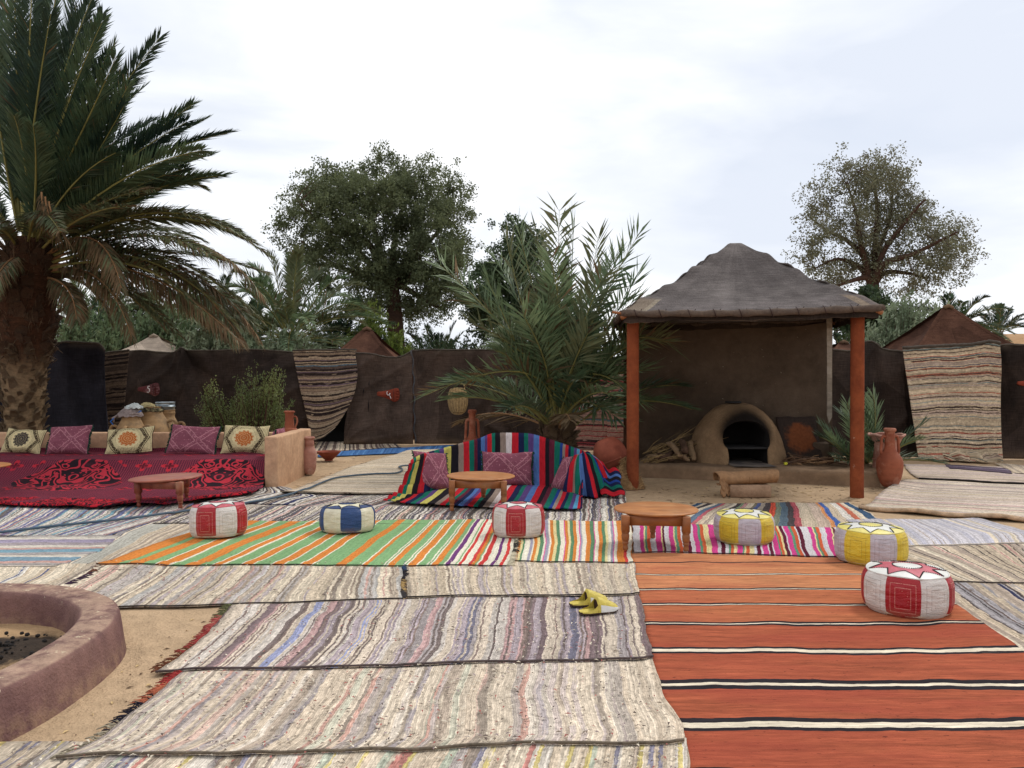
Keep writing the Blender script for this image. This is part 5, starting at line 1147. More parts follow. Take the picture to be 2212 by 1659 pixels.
cloth('reddish striped blanket hanging close beside the left shelter post', [(1312, 772, 16.1), (1350, 772, 16.0), (1400, 772, 15.9)], [(1312, 16.05), (1400, 15.9)], HR, .05, 'hanging_blanket', 'blanket', None, 9, uvm=True, nu=40)
cloth('dark brown tent cloth right of the shelter, with tension folds from its top', [(1770, 754, 15.3), (1800, 755, 15.3), (1846, 758, 15.2), (1868, 740, 15.1), (1886, 739, 15.1), (1905, 752, 15.0), (1952, 760, 14.9)], [(1780, 15.3), (1860, 15.1), (1960, 14.9)], CL1, .08, seed=10)
cloth('black brown tent cloth at the far right behind the hanging rug', [(1950, 762, 14.95), (2060, 756, 14.8), (2150, 748, 14.6), (2180, 746, 14.5), (2360, 752, 14.2)], [(1950, 15.0), (2150, 14.7), (2360, 14.3)], CL1, .06, seed=11)
rt, at_, W_, H_ = cloth('long cream rug with thin brown stripes hung over the screen at the right', [(1951, 751, 14.6), (1990, 749, 14.55), (2050, 747, 14.5), (2100, 744, 14.4), (2135, 739, 14.35), (2158, 742, 14.35)], [(1985, 14.45), (2060, 14.35), (2165, 14.2)], HJ, .035, 'hanging_rug', 'rug', None, 12, uvm=True, nu=80, nv=90, roll=.03, flare=.03)
# its bunched foot
cA, cB = G(1995, 992), G(2150, 1000)
def bunch(u, v):
    c = cA.lerp(cB, u); a = PI*1.15*v; r_ = .085+.05*nz3(u*7, 3)+.04*nz3(u*18, v*2, 7)+.03*math.sin(u*26+v*5)
    return Vector((c.x+.07*nz3(u*9, v*3, 2), c.y+.12-r_*1.7*math.cos(a)-.15, max(.005, .02+r_*1.25*math.sin(a))))
V, F, UV = grid(110, 22, bunch, lambda u, v: (v*.5+u*.12, u*1.6)); mk('bunched_foot', V, F, HJ, rt, uv=[(b*.3, a*1.3+b*.35) for a, b in UV])

# ------------------------------------------------------------------ shelter over the oven
HZ = .19
def shelter():
    root = thing('oven_shelter', 'open shelter with orange painted posts and a peaked grey cloth roof', 'shelter', (3.2, 11.6, 0))
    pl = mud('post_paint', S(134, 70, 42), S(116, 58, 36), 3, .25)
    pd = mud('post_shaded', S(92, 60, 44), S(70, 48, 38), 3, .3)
    FL = Vector((P(1367, 800, 10.80).x, 10.80, 0)); FRt = Vector((P(1852, 800, 10.09).x, 10.09, 0)); BRt = Vector((P(1776, 800, 13.3).x, 13.3, 0)); BL_ = Vector((1.95, 13.35, 0))
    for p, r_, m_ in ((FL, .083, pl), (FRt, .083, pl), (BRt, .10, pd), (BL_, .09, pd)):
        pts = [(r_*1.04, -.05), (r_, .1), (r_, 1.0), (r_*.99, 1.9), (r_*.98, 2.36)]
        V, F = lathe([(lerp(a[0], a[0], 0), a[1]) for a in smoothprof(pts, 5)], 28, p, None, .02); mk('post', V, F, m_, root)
    ap = Vector((3.30, 11.75, 3.46)); c4 = [Vector((1.44, 10.52, 2.37)), Vector((4.52, 9.78, 2.38)), Vector((5.25, 12.95, 2.44)), Vector((1.75, 13.75, 2.44))]
    # a short ridge pole keeps the top blunt
    ap4 = [ap+Vector((-.13, -.10, 0)), ap+Vector((.03, -.12, -.01)), ap+Vector((.10, .1, 0)), ap+Vector((-.12, .1, 0))]
    RC = T('roof_cloth', .97, .06); o = RC.pos(); n = RC.noise(o, 1.3, 4, .6); n2 = RC.noise(RC.map(o, (4, 4, 55)), 1.0, 3, .6); n3 = RC.noise(RC.map(o, (60, 60, 8)), 1.0, 2)
    u, v, uvv = RC.uv(); cc = RC.mix(RC.sstep(n, .35, .65), S(112, 105, 102), S(90, 84, 82)); strip = RC.ramp(u, [(0, S(132, 118, 102)), (.075, S(150, 138, 120)), (.10, S(104, 97, 95)), (.90, S(100, 93, 91)), (.93, S(138, 122, 104)), (.965, S(104, 94, 90))], 'CONSTANT')
    cc = RC.mix(RC.mul(RC.sub(1.0, RC.sstep(v, .12, .2)), .8), cc, strip); st_ = RC.noise(RC.com(RC.mul(u, 14), RC.mul(v, .6)), 1.0, 3); cc = RC.shade(cc, st_, .84, 1.14)
    cc = RC.shade(RC.shade(cc, n2, .8, 1.2), n3, .84, 1.16); RC.col(cc); RC.bump(RC.add(RC.mul(n2, .7), RC.add(n3, RC.mul(RC.noise(o, 4, 4), 3))), .6, .012)
    bumps = [(0, .36, .04), (0, .62, .05), (0, .80, .035), (1, .30, .035), (1, .55, .04), (1, .78, .05), (0, .16, .035), (1, .12, .035)]
    def side(i):
        a, b, pa, pb = c4[i], c4[(i+1) % 4], ap4[i], ap4[(i+1) % 4]
        def f(u, v):
            lo = a.lerp(b, u); hi = pa.lerp(pb, u); p = lo.lerp(hi, v)
            hip = min(u, 1-u)*2      # 0 at the hips
            p.z -= (.14*math.sin(PI*v)**1.1*(.45+.55*hip**.7))
            e = 1-min(1, hip*3.2)
            for (s_, h_, k_) in bumps:
                cor = (i+s_) % 4; uu = u if s_ == 0 else 1-u
                p.z += k_*math.exp(-((v-h_)/.055)**2)*math.exp(-(uu/.16)**2)*1.1
            for (s_, h_, k_) in bumps:          # same bumps seen from the neighbouring side
                uu = u if s_ == 1 else 1-u
                pass
            p.z += .022*nz3(p.x*2.2, p.y*2.2, 3)+.012*nz3(p.x*6, p.y*6, v*5)
            p.z -= .03*math.sin(PI*u)*(1-v)
            return p
        return f
    for i in range(4):
        V, F, UV = grid(64, 48, side(i)); o = mk('roof_cloth', V, F, RC.m, root, uv=UV); md = o.modifiers.new('t', 'SOLIDIFY'); md.thickness = .012
    RB = simple('rolled_cloth', S(104, 88, 76), .97, .35, 5, .9, 40, .012, c2=S(80, 68, 60)); DV = cloth_mat('valance_cloth', S(62, 52, 46), S(48, 40, 36))
    for i in range(4):
        a, b = c4[i]+Vector((0, 0, -.03)), c4[(i+1) % 4]+Vector((0, 0, -.03)); n_ = 60; pts = []
        for k in range(n_+1):
            t_ = k/n_; p = a.lerp(b, t_); p.z -= .03*math.sin(PI*t_)-.012*nz3(t_*14, i); pts.append(p)
        V, F = tube(pts, [.043*(1+.22*nz3(k*.45, i+3)+.12*math.sin(k*.9)) for k in range(n_+1)], 12); mk('eave_roll', V, F, RB, root)
        for q in range(9 if i == 0 else 4):
            p = pts[int((q+.7)*n_/(9.5 if i == 0 else 4.5))]; d_ = (b-a).normalized(); up = Vector((0, 0, 1)); s_ = d_.cross(up)
            V, F = tube([p+(up*math.cos(t_)+s_*math.sin(t_))*.056+d_*.05*(t_/PI-1) for t_ in [j*2*PI/12 for j in range(13)]], .005, 4); mk('lashing', V, F, SBR, root)
        def val(u, v): p = a.lerp(b, u); ins = ((c4[0]+c4[2])/2-p); ins.z = 0; p += ins.normalized()*.045; p.z -= .02+(.095+.03*nz3(u*7, i)+.02*nz3(u*22, i))*(1-v); p += ins.normalized()*.02*nz3(u*9, v, i); return p
        V, F, UV = grid(80, 6, val); o = mk('valance', V, F, DV, root, uv=UV)
        pole = ([a+(a-b).normalized()*.12+Vector((0, 0, .02))] if i == 0 else [])+pts; V, F = tube(pole, .018, 8); mk('eave_pole', V, F, W1b, root)
    for i in (0, 1, 2, 3):
        V, F = tube([c4[i], ap4[i]+Vector((0, 0, -.1))], .03, 8); V = [v+Vector((0, 0, -.09)) for v in V]; mk('rafter', V, F, W1b, root)
shelter()
wl = mud('shelter_wall_mud', S(104, 88, 74), S(84, 70, 58), 1.0, .9)
def back_wall():
    a, b = P(1372, 800, 13.85), P(1797, 800, 12.95); a.z = b.z = 0; n_ = (b-a).normalized(); s_ = Vector((-n_.y, n_.x, 0))
    root = thing('mud_wall', 'tall dark brown mud plastered wall behind the clay oven', 'wall', tuple((a+b)/2))
    def f(u, v):
        p = a.lerp(b, u); h = lerp(2.40, 2.345, u)-.05*math.sin(PI*u)+.05*max(0, (u-.85)/.15); p.z = -.03+v*(h+.03); d_ = .018*nz3(u*4, v*3)+.012*nz3(u*11, v*8)
        return p-s_*(.09+d_)
    V, F, UV = grid(60, 40, f)
    def g(u, v): p = f(u, 1); p += s_*.18*v; p.z += .02*math.sin(PI*v); return p
    V2, F2, _ = grid(60, 3, g); n0 = len(V); V += V2; F += [tuple(i+n0 for i in t_) for t_ in F2]
    def h_(u, v): p = f(1-u, v); p += s_*.18; return p
    V2, F2, _ = grid(60, 8, h_); n0 = len(V); V += V2; F += [tuple(i+n0 for i in t_) for t_ in F2]
    for e_ in (0, 1):
        V2, F2, _ = grid(2, 8, lambda u, v: f(e_, v)+s_*.18*u); n0 = len(V); V += V2; F += [tuple(i+n0 for i in t_) for t_ in F2]
    mk('plastered_wall', V, F, wl, root)
    pl_ = MB(); p = P(1791.5, 800, 12.50); 
    V = []; zt, zb = 2.42, .78
    for x_, z_ in ((-.042, zt), (.042, zt+.02), (.044, zb+.10), (.0, zb), (-.03, zb+.12)): V += [(p.x+x_, p.y, z_), (p.x+x_, p.y+.03, z_)]
    F = [(0, 2, 4, 6, 8), (9, 7, 5, 3, 1)]+[(2*k, 2*k+1, (2*k+3) % 10, (2*k+2) % 10) for k in range(5)]
    tag(mk('weathered_plank', V, F, wood('plank_grey', S(160, 148, 134), S(128, 116, 102), .9), smooth=False), 'narrow weathered grey plank standing upright against the right end of the mud wall', 'plank')
    V, F = box((P(1781, 800, 12.55).x, 12.72, HZ-.02), .24, .22, .30, R(-14), .02); tag(mk('mud_pillar', V, F, wl), 'short dark mud block at the right end of the mud wall', 'mud block')
back_wall()
hm = mud('hearth_plaster', S(138, 112, 88), S(116, 94, 74), 2.0, .5)
def platform():
    A_ = Vector((1.80, 12.12)); B_ = Vector((P(1905, 900, 10.95).x, 10.98)); n_ = (B_-A_).normalized(); s_ = Vector((-n_.y, n_.x))
    Ln = (B_-A_).length
    def f(u, v):
        # v: 0 front foot, .12 top edge, 1 back
        q = A_+n_*(u*Ln)+n_*.0
        if v < .12: k = v/.12; off = .0+.02*k; z = -.03+(HZ+.02)*k
        else: k = (v-.12)/.88; off = .03+k*(2.0); z = HZ-.012*math.exp(-k*40)
        p = q+s_*off; z += .007*nz3(p.x*3, p.y*3); p = p+s_*.02*nz3(u*Ln*1.3, z*2)
        return Vector((p.x, p.y, z))
    V, F, UV = grid(100, 50, f); V2, F2, _ = grid(1, 50, lambda u, v: (lambda p: Vector((p.x, p.y, lerp(-.03, p.z, u))))(f(1, v))); n0 = len(V); V += V2; F += [tuple(i+n0 for i in t_) for t_ in F2]
    tag(mk('hearth_platform', V, F, hm), 'low plastered mud platform under the clay oven', 'platform')
platform()
def oven():
    c = Vector((P(1594, 900, 12.55).x, 12.62, HZ-.01)); root = thing('clay_oven', 'domed clay bread oven with a soot blackened mouth and a shelf inside', 'oven', tuple(c))
    pr = [(.765, 0), (.745, .12), (.70, .30), (.645, .47), (.56, .62), (.43, .765), (.27, .865), (.12, .905), (.001, .915)]
    V, F = lathe(smoothprof(pr, 6), 96, (0, 0, 0)); F.append(tuple(range(95, -1, -1)))
    V = [v*(1+.022*nz3(v.x*3, v.y*3, v.z*3)+.008*nz3(v.x*12, v.y*12, v.z*12)) for v in V]
    V = [Vector((v.x, v.y*.92, v.z)) for v in V]
    PR_ = smoothprof(pr, 6)
    tmp = mk('tmp_dome', V, F, [bpy.data.materials.new('x')], None, local=True)
    # mouth profile in x,z
    mp_ = [(-.300, -.05), (-.298, .10), (-.300, .235), (-.345, .30), (-.355, .40), (-.335, .49), (-.28, .565), (-.19, .625), (-.08, .65), (.0, .655), (.08, .65), (.19, .625), (.28, .565), (.335, .49), (.355, .40), (.345, .30), (.300, .235), (.298, .10), (.300, -.05)]
    sp = smoothprof(mp_, 3); n = len(sp); W_ = []
    for y_, s_, zo in ((-1.2, 1.0, 0), (-.60, 1.0, 0), (-.2, .99, 0), (.40, .92, -.0)):
        for x_, z_ in sp: W_.append((x_*s_+.008*nz3(z_*9, x_*5), y_, z_*s_ if z_ > 0 else z_))
    Fc = []
    for i in range(3):
        for k in range(n): Fc.append((i*n+k, i*n+(k+1) % n, (i+1)*n+(k+1) % n, (i+1)*n+k))
    Fc.append(tuple(range(n-1, -1, -1))); Fc.append(tuple(3*n+k for k in range(n)))
    cut = mk('tmp_cut', W_, Fc, [bpy.data.materials.new('y')], None, local=True, smooth=False)
    import bmesh
    for ob in (tmp, cut):
        bm = bmesh.new(); bm.from_mesh(ob.data); bmesh.ops.remove_doubles(bm, verts=bm.verts, dist=1e-5); bmesh.ops.recalc_face_normals(bm, faces=bm.faces); bm.to_mesh(ob.data); bm.free()
    md = tmp.modifiers.new('b', 'BOOLEAN'); md.object = cut; md.operation = 'DIFFERENCE'; md.solver = 'EXACT'
    dg = bpy.context.evaluated_depsgraph_get(); me = bpy.data.meshes.new_from_object(tmp.evaluated_get(dg))
    V = [v.co.copy() for v in me.vertices]; F = [tuple(p.vertices) for p in me.polygons]
    bpy.data.objects.remove(tmp); bpy.data.objects.remove(cut)
    def Rz(z):
        for (ra_, za), (rb_, zb) in zip(PR_, PR_[1:]):
            if za <= z <= zb: return lerp(ra_, rb_, (z-za)/(zb-za+1e-9))
        return .76 if z < 0 else 0
    MI = []
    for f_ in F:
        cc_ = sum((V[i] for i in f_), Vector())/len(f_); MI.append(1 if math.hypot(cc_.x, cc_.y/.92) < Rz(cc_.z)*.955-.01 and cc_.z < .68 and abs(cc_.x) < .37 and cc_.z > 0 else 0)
    t = T('oven_clay', .95, .1); o = t.obj(); q = t.sep(o); n1 = t.noise(o, 3, 5, .6); n2 = t.noise(o, 16, 5, .65); n3 = t.noise(o, 70, 3)
    cc = t.shade(t.shade(t.mix(t.sstep(n1, .35, .65), S(150, 122, 92), S(132, 106, 80)), n2, .86, 1.14), n3, .9, 1.1)
    # soot: above and around the mouth, on the front
    zc = t.m_('MAXIMUM', t.sub(q[2], .36), 0.0); d_ = t.m_('SQRT', t.add(t.m_('POWER', t.m_('ABSOLUTE', t.mul(q[0], 1.0)), 2.0), t.m_('POWER', t.mul(zc, .86), 2.0)))
    s1 = t.sub(1.0, t.sstep(t.add(d_, t.mul(t.sub(n1, .5), .10)), .33, .50)); s1 = t.mul(s1, t.sstep(q[2], .22, .50)); s1 = t.mul(s1, t.sub(1.0, t.sstep(q[1], -.15, .0)))
    ins = t.mul(t.sub(1.0, t.sstep(t.m_('ABSOLUTE', q[0]), .352, .372)), t.mul(t.sstep(q[1], -.66, -.52), t.sub(1.0, t.sstep(q[2], .60, .67)))) 
    ins = t.mul(ins, t.sub(1.0, t.sstep(q[1], .42, .5)))
    cc = t.mix(t.mul(s1, .97), cc, S(20, 18, 18)); t.col(cc); t.bump(t.add(t.mul(n2, 2), t.add(n3, t.mul(n1, 2))), .8, .014)
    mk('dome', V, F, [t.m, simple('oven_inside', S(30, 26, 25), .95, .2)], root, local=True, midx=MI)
    SM = simple('soot_metal', S(40, 38, 38), .7, .2)
    V, F = box((0, -.12, .235), .66, .92, .028, 0, .004); mk('shelf', V, F, SM, root, local=True)
    V, F = lathe([(.001, .915), (.12, .915), (.125, .922), (.125, .937), (.118, .943), (.001, .943)], 32, (-.06, -.02, 0)); mk('smoke_hole_lid', V, F, SM, root, local=True)
    ash = simple('ash', S(120, 120, 128), .95, .2)
    def fl(u, v): return ((2*u-1)*.31, lerp(-1.02, .2, v), .012+.012*nz3(u*3, v*4)+.01)
    t2 = T('ash_floor', .95); o = t2.obj(); r_ = t2.sstep(t2.noise(o, 4, 4), .35, .6); t2.col(t2.mix(r_, S(84, 78, 76), S(118, 106, 96))); 
    V, F, UV = grid(20, 24, fl); mk('ash_floor', V, F, t2.m, root, local=True)
oven()
# rusty sheet
V = []; F = []; p0 = P(1720, 940, 12.75); 
n_ = 14
def sheet(u, v): return Vector((lerp(P(1678, 900, 12.8).x, P(1764, 900, 12.8).x, u), 12.55+.30*v+.01*nz3(u*4, v*4), HZ+.015+.66*v+(.02*nz3(u*5, 2) if v > .9 else 0)))
V, F, UV = grid(n_, n_, sheet)
t = T('rusty_sheet', .8, .2); u, v, uvv = t.uv(); d_ = t.m_('SQRT', t.add(t.m_('POWER', t.sub(u, .55), 2.0), t.m_('POWER', t.sub(v, .52), 2.0))); n = t.noise(uvv, 5, 5, .65)
cc = t.mix(t.sub(1.0, t.sstep(t.add(d_, t.mul(t.sub(n, .5), .45)), .26, .42)), S(54, 42, 36), S(120, 66, 36)); t.col(t.shade(cc, t.noise(uvv, 18, 4), .8, 1.2)); t.bump(n, .5, .01)
o = tag(mk('metal_sheet', V, F, t.m, uv=UV), 'rust stained square metal sheet leaning on the wall right of the oven', 'metal sheet'); md = o.modifiers.new('t', 'SOLIDIFY'); md.thickness = .012
# firewood
FW = simple('driftwood', S(150, 124, 94), .9, .35, 6, .9, 30, .01, c2=S(110, 86, 64), stretch=(1, 1, 1)); FW2 = simple('bark', S(84, 62, 48), .95, .4, 9, .9); FW3 = simple('cut_end', S(176, 140, 96), .85, .2)
def log(label, a, b, r_, mat, name='log', cat='log', group='firewood left of the oven', bend=.03, seg=9, flat=.8):
    a, b = Vector(a), Vector(b); n = 7; pts = []; 
    off = Vector((rnd.uniform(-1, 1), rnd.uniform(-1, 1), rnd.uniform(-.2, 1)))*bend
    for k in range(n): t_ = k/(n-1); pts.append(a.lerp(b, t_)+off*math.sin(PI*t_)+Vector((rnd.uniform(-1, 1), rnd.uniform(-1, 1), rnd.uniform(-.5, .5)))*r_*.15)
    V, F = tube(pts, [r_*rnd.uniform(.72, 1.2)*(.8 if k in (0, n-1) else 1) for k in range(n)], seg, True, flat); V = [v*1 for v in V]
    V = [v+Vector((nz3(v.x*30, v.y*30, v.z*30),)*3)*r_*.25 for v in V]
    return tag(mk(name, V, F, mat), label, cat, group)
wz = HZ
lg_ = [((1470, 1000), (1450, 975), .045, 'pale split log standing tilted at the left of the firewood heap', .10, .26), ((1452, 1003), (1416, 985), .05, 'short dark barked log at the left foot of the firewood heap', .05, .10),
       ((1432, 1000), (1400, 985), .04, 'weathered log lying lowest at the left of the heap', .05, .08), ((1488, 1002), (1446, 962), .042, 'long pale curved log slanting down across the front of the heap', .04, .30),
       ((1500, 996), (1492, 960), .055, 'thick pale log standing against the oven side', .05, .30), ((1465, 998), (1442, 968), .05, 'grey forked log in the middle of the heap', .14, .28), ((1480, 990), (1470, 960), .05, 'brown log at the back of the heap beside the oven', .16, .34),
       ((1425, 992), (1455, 980), .04, 'dark log wedged low between two pale ones', .06, .16)]
for i, (p, q, r_, lb, z0, z1) in enumerate(lg_):
    y0 = 12.15+.03*(i % 3); a = P(p[0], p[1], y0); b = P(q[0], q[1], y0+.30); a.z = wz+max(.03, z0); b.z = wz+z1
    log(lb, a, b, r_, [FW, FW2, FW, FW, FW, FW, FW2, FW2][i])
def dry_sticks():
    b = MB(); 
    for i in range(46):
        x0, y0 = P(rnd.uniform(1410, 1500), 990, 12.5).x, rnd.uniform(12.4, 12.75); a = Vector((x0-.15, y0, wz+rnd.uniform(.03, .2))); l = rnd.uniform(.35, .85); th = rnd.uniform(.25, .95)
        c = a+Vector((math.cos(th)*l, rnd.uniform(-.05, .1), math.sin(th)*l*.75)); m_ = a.lerp(c, .5)+Vector((0, 0, .03)); V, F = tube([a, m_, c], [.008, .006, .002], 5); b.add(V, F, rnd.choice([0, 0, 1]))
    for i in range(18):
        x0 = P(rnd.uniform(1385, 1420), 990, 12.3).x; a = Vector((x0, rnd.uniform(12.1, 12.4), wz+.01)); c = a+Vector((rnd.uniform(-.1, .6), rnd.uniform(-.05, .1), rnd.uniform(.02, .14))); V, F = tube([a, a.lerp(c, .5)+Vector((0, 0, .02)), c], .006, 5); b.add(V, F, 0)
    tag(b.build('dry_palm_stalks', [simple('stalk', S(146, 120, 82), .9, .3), simple('stalk_dark', S(88, 72, 50))]), 'tangle of dry palm stalks piled behind the firewood left of the oven', 'palm stalks', kind='stuff')
    b = MB()
    for i in range(70):
        px = rnd.uniform(1690, 1790); a = P(px, 1000, 11.95+rnd.uniform(-.12, .35)); a.z = wz+.012+rnd.random()*.05; th = rnd.gauss(.15, .45); l = rnd.uniform(.12, .34); c = a+Vector((math.cos(th)*l, math.sin(th)*l*.6-.05, rnd.uniform(.0, .07)))
        V, F = tube([a, a.lerp(c, .5)+Vector((0, rnd.uniform(-.02, .02), .015)), c], [rnd.uniform(.006, .014)]*3, 6); b.add(V, F, rnd.choice([0, 1, 1]))
    tag(b.build('brushwood', [simple('twig_pale', S(140, 108, 78), .9, .3), simple('twig_dark', S(92, 66, 48))]), 'loose heap of short brushwood sticks right of the oven', 'brushwood', kind='stuff')
    a = P(1699, 1005, 11.85); a.z = wz+.03; log('stick with a yellow banded end at the left of the brushwood', a, a+Vector((.45, .3, .06)), .018, FW2, 'stick', 'stick', None, .01)
    V, F = tube([a+Vector((-.035, -.023, 0)), a+Vector((.0, 0, 0))], .022, 10); tag(mk('yellow_band', V, F, simple('yellow_tape', S(206, 200, 60))), None)
    o = bpy.data.objects['yellow_band']; st_ = bpy.data.objects['stick']; o.parent = st_; o.location = o.location-st_.location
    a = P(1770, 985, 12.2); a.z = wz+.12; b_ = P(1850, 1010, 11.6); b_.z = wz+.02; log('long thin branch lying from the brushwood towards the small palm', a+Vector((-.5, 0, .03)), b_, .014, FW2, 'branch', 'branch', None, .02)
    a = P(1702, 978, 12.3); b_ = P(1722, 998, 12.15); log('crooked stick propped beside the rusty sheet', a, b_, .016, FW, 'stick', 'stick', None, .01)
dry_sticks()
# burlap roll on a mud brick
g = G(1618, 1075); bp = Vector((P(1620, 900, 10.1).x, 10.15, 0))
V, F = box(bp+Vector((.0, .0, -.01)), .50, .26, .155, R(-4), .012); tag(mk('mud_brick', V, F, mud('brick_mud', S(170, 138, 112), S(150, 120, 96), 5, .5)), 'flat pinkish mud block on the sand under the rolled burlap', 'mud block')
def burlap():
    root = thing('burlap_roll', 'brown burlap cloth folded in a roll on a mud block in front of the oven', 'cloth roll', tuple(bp+Vector((-.02, -.02, .15)))); BM = simple('burlap', S(160, 122, 88), .97, .3, 5, .9, 90, .006, c2=S(132, 98, 68))
    def f(u, v):
        # one and a half turns of folded cloth along x
        a = -PI*.62+v*PI*1.75; r_ = .105-.028*v+.012*nz3(u*4, v*3); x = lerp(-.40, .36, u)+.03*math.sin(v*6)*(-1 if u < .5 else 1)*.6
        return Vector((bp.x+x, bp.y+.02-r_*1.35*math.sin(a)*1.0, .155+.082+r_*.78*math.cos(a)-.02+.03*(u-.4)+.015*nz3(u*5, v*2, 4)))
    V, F, UV = grid(60, 44, f); o = mk('outer_fold', V, F, BM, root, uv=UV); md = o.modifiers.new('t', 'SOLIDIFY'); md.thickness = .014
    def h(u, v):
        a = v*PI*2*1.8; r_ = .018+.036*v+.006*nz3(v*9, u*3); return Vector((bp.x-.37+u*.72, bp.y+.0+r_*1.2*math.cos(a), .155+.062+r_*.9*math.sin(a)))
    V, F, UV = grid(30, 50, h); o = mk('inner_roll', V, F, BM, root, uv=UV); md = o.modifiers.new('t', 'SOLIDIFY'); md.thickness = .008
    def hang(u, v): return Vector((bp.x-.40+.14*u+.02*nz3(u*5, v*3), bp.y-.12-.05*v+.10*u+.02*nz3(v*6, u*4, 2), .235-.22*v+.02*math.sin(u*14)*v))
    V, F, UV = grid(20, 20, hang); o = mk('hanging_flap', V, F, BM, root, uv=UV); md = o.modifiers.new('t', 'SOLIDIFY'); md.thickness = .014
burlap()

# ------------------------------------------------------------------ tents behind the screen
BT = cloth_mat('tent_brown', S(84, 58, 46), S(68, 46, 37)); BTb = cloth_mat('tent_beige', S(168, 152, 136), S(148, 134, 120))
def tent(label, pk, d, pl, pr_, mat, depth=4.5, zside=1.7, sag=.30, extra=None):
    a = P(pk[0], pk[1], d); l_ = P(pl, 800, d); r_ = P(pr_, 800, d); root = thing('tent', label, 'tent', (a.x, a.y, 0), 'peaked tents behind the screen')
    c4 = [Vector((l_.x, d-depth*.35, zside)), Vector((r_.x, d-depth*.35, zside)), Vector((r_.x, d+depth*.65, zside)), Vector((l_.x, d+depth*.65, zside))]
    for i in range(4):
        p, q = c4[i], c4[(i+1) % 4]
        def f(u, v):
            lo = p.lerp(q, u); w_ = lo.lerp(a+Vector(((u-.5)*(.25 if i == 0 else -.25 if i == 2 else 0), 0, 0)), v); w_.z -= sag*math.sin(PI*v)**1.2*(.75+.25*math.sin(PI*u)); w_.z += .03*nz3(w_.x*2, w_.y*2); return w_
        V, F, UV = grid(30, 24, f); mk('roof_panel', V, F, mat, root, uv=[(x_, y_*.5+.2) for x_, y_ in UV])
        V, F, UV = grid(20, 4, lambda u, v: (lambda w_: Vector((w_.x, w_.y, zside*v)))(p.lerp(q, u)+Vector((0, .03*nz3(u*9, v), 0)))); mk('side_wall', V, F, mat, root, uv=UV)
    V, F = tube([a+Vector((-.10, -.03, -.02)), a+Vector((0, -.03, .035)), a+Vector((.10, -.03, -.02))], .05, 8); mk('peak_cap', V, F, extra or mat, root)
tent('brown peaked tent rising behind the cloth with the number four plaque', (793, 712, 21), 21, 660, 925, BT)
tent('brown tent with a broad dark peak at the right above the hanging rug', (2047, 664, 18.5), 18.5, 1830, 2300, BT, zside=1.55, sag=.38, extra=simple('peak_patch', S(112, 88, 64)))
tent('low beige topped tent peak between the black cloths at the left', (333, 727, 22), 22, 255, 420, BTb, 3, 2.0, .05)
tent('brown tent corner just right of the beige tent peak', (372, 731, 24), 24, 300, 470, BT, 3, 2.0, .1)
tent('low brown tent seen between the shelter post and the mud wall', (1822, 741, 20), 20, 1740, 1900, BT, 3, 2.0, .1)
# ------------------------------------------------------------------ palms
PG = leafmat('palm_green', S(84, 100, 70), S(62, 82, 62), .25, .5); PG2 = leafmat('palm_olive', S(112, 114, 78), S(84, 94, 68), .22, .5); PD = leafmat('palm_dry', S(124, 100, 72), S(88, 72, 50), .15, .8); PDG = leafmat('palm_deep', S(48, 66, 46), S(36, 54, 46), .15, .5)
PBG = leafmat('palm_grey_green', S(124, 140, 102), S(84, 104, 74), .28, .45)
RCH = simple('rachis', S(128, 122, 70), .6, .2, 6, .2); RCD = simple('rachis_dry', S(140, 104, 70), .8, .2, 6, .3)
def frond_geo(P0, P1, P2, ll=.45, n=70, wd=.020, ang=48, vee=28, droop=.25, start=.18, rr_=.018, jit=1.0, tipl=.45, seed=None, mixd=0.0, twist=0.0):
    """date palm leaf along a quadratic curve; returns V,F,M (0 rachis, 1 leaflets, 2 dry leaflets)"""
    r = random.Random(seed if seed is not None else rnd.random()); P0, P1, P2 = Vector(P0), Vector(P1), Vector(P2)
    def c(t): return P0*(1-t)**2+P1*2*t*(1-t)+P2*t*t
    def dc(t): return ((P1-P0)*(1-t)+(P2-P1)*t).normalized()
    pts = [c(k/12) for k in range(13)]; V, F = tube(pts, [max(.003, rr_*(1-.86*k/12)) for k in range(13)], 5, False); V = [tuple(v) for v in V]; M = [0]*len(F)
    L_ = (P2-P0).length; side0 = dc(.5).cross(Vector((0, 0, 1)))
    if side0.length < .05: side0 = Vector((1, 0, 0))
    side0.normalize()
    if twist: side0 = (Matrix.Rotation(twist, 3, dc(.5)) @ side0)
    for i in range(n):
        t = start+(1-start)*(i+.5)/n; p = c(t); T_ = dc(t); sd_ = (side0-T_*side0.dot(T_)).normalized(); up = sd_.cross(T_)
        q = (t-start)/(1-start); l0 = ll*min(1, .45+q*4)*(1-(1-tipl)*max(0, (q-.45)/.55)**1.5)
        for s in (-1, 1):
            if r.random() < .03*jit: continue
            a = R(ang*(1-.35*q)+r.gauss(0, 5*jit)); vv = R(vee+r.gauss(0, 10*jit)); l = l0*r.uniform(.82, 1.1)
            d_ = T_*math.cos(a)+(sd_*s*math.cos(vv)+up*math.sin(vv))*math.sin(a); d_.normalize()
            w_ = d_.cross(up); 
            if w_.length < .1: w_ = T_
            w_ = (w_.normalized()+up*r.uniform(-.5, .5)).normalized()*wd*r.uniform(.75, 1.15)
            m1 = p+d_*l*.42; tip = p+d_*l+Vector((0, 0, -droop*l*r.uniform(.5, 1.4))); n0 = len(V)
            V += [tuple(p), tuple(m1+w_*.5), tuple(tip), tuple(m1-w_*.5)]; F.append((n0, n0+1, n0+2, n0+3)); M.append(2 if r.random() < mixd else 1)
    return V, F, M
BOOT = None
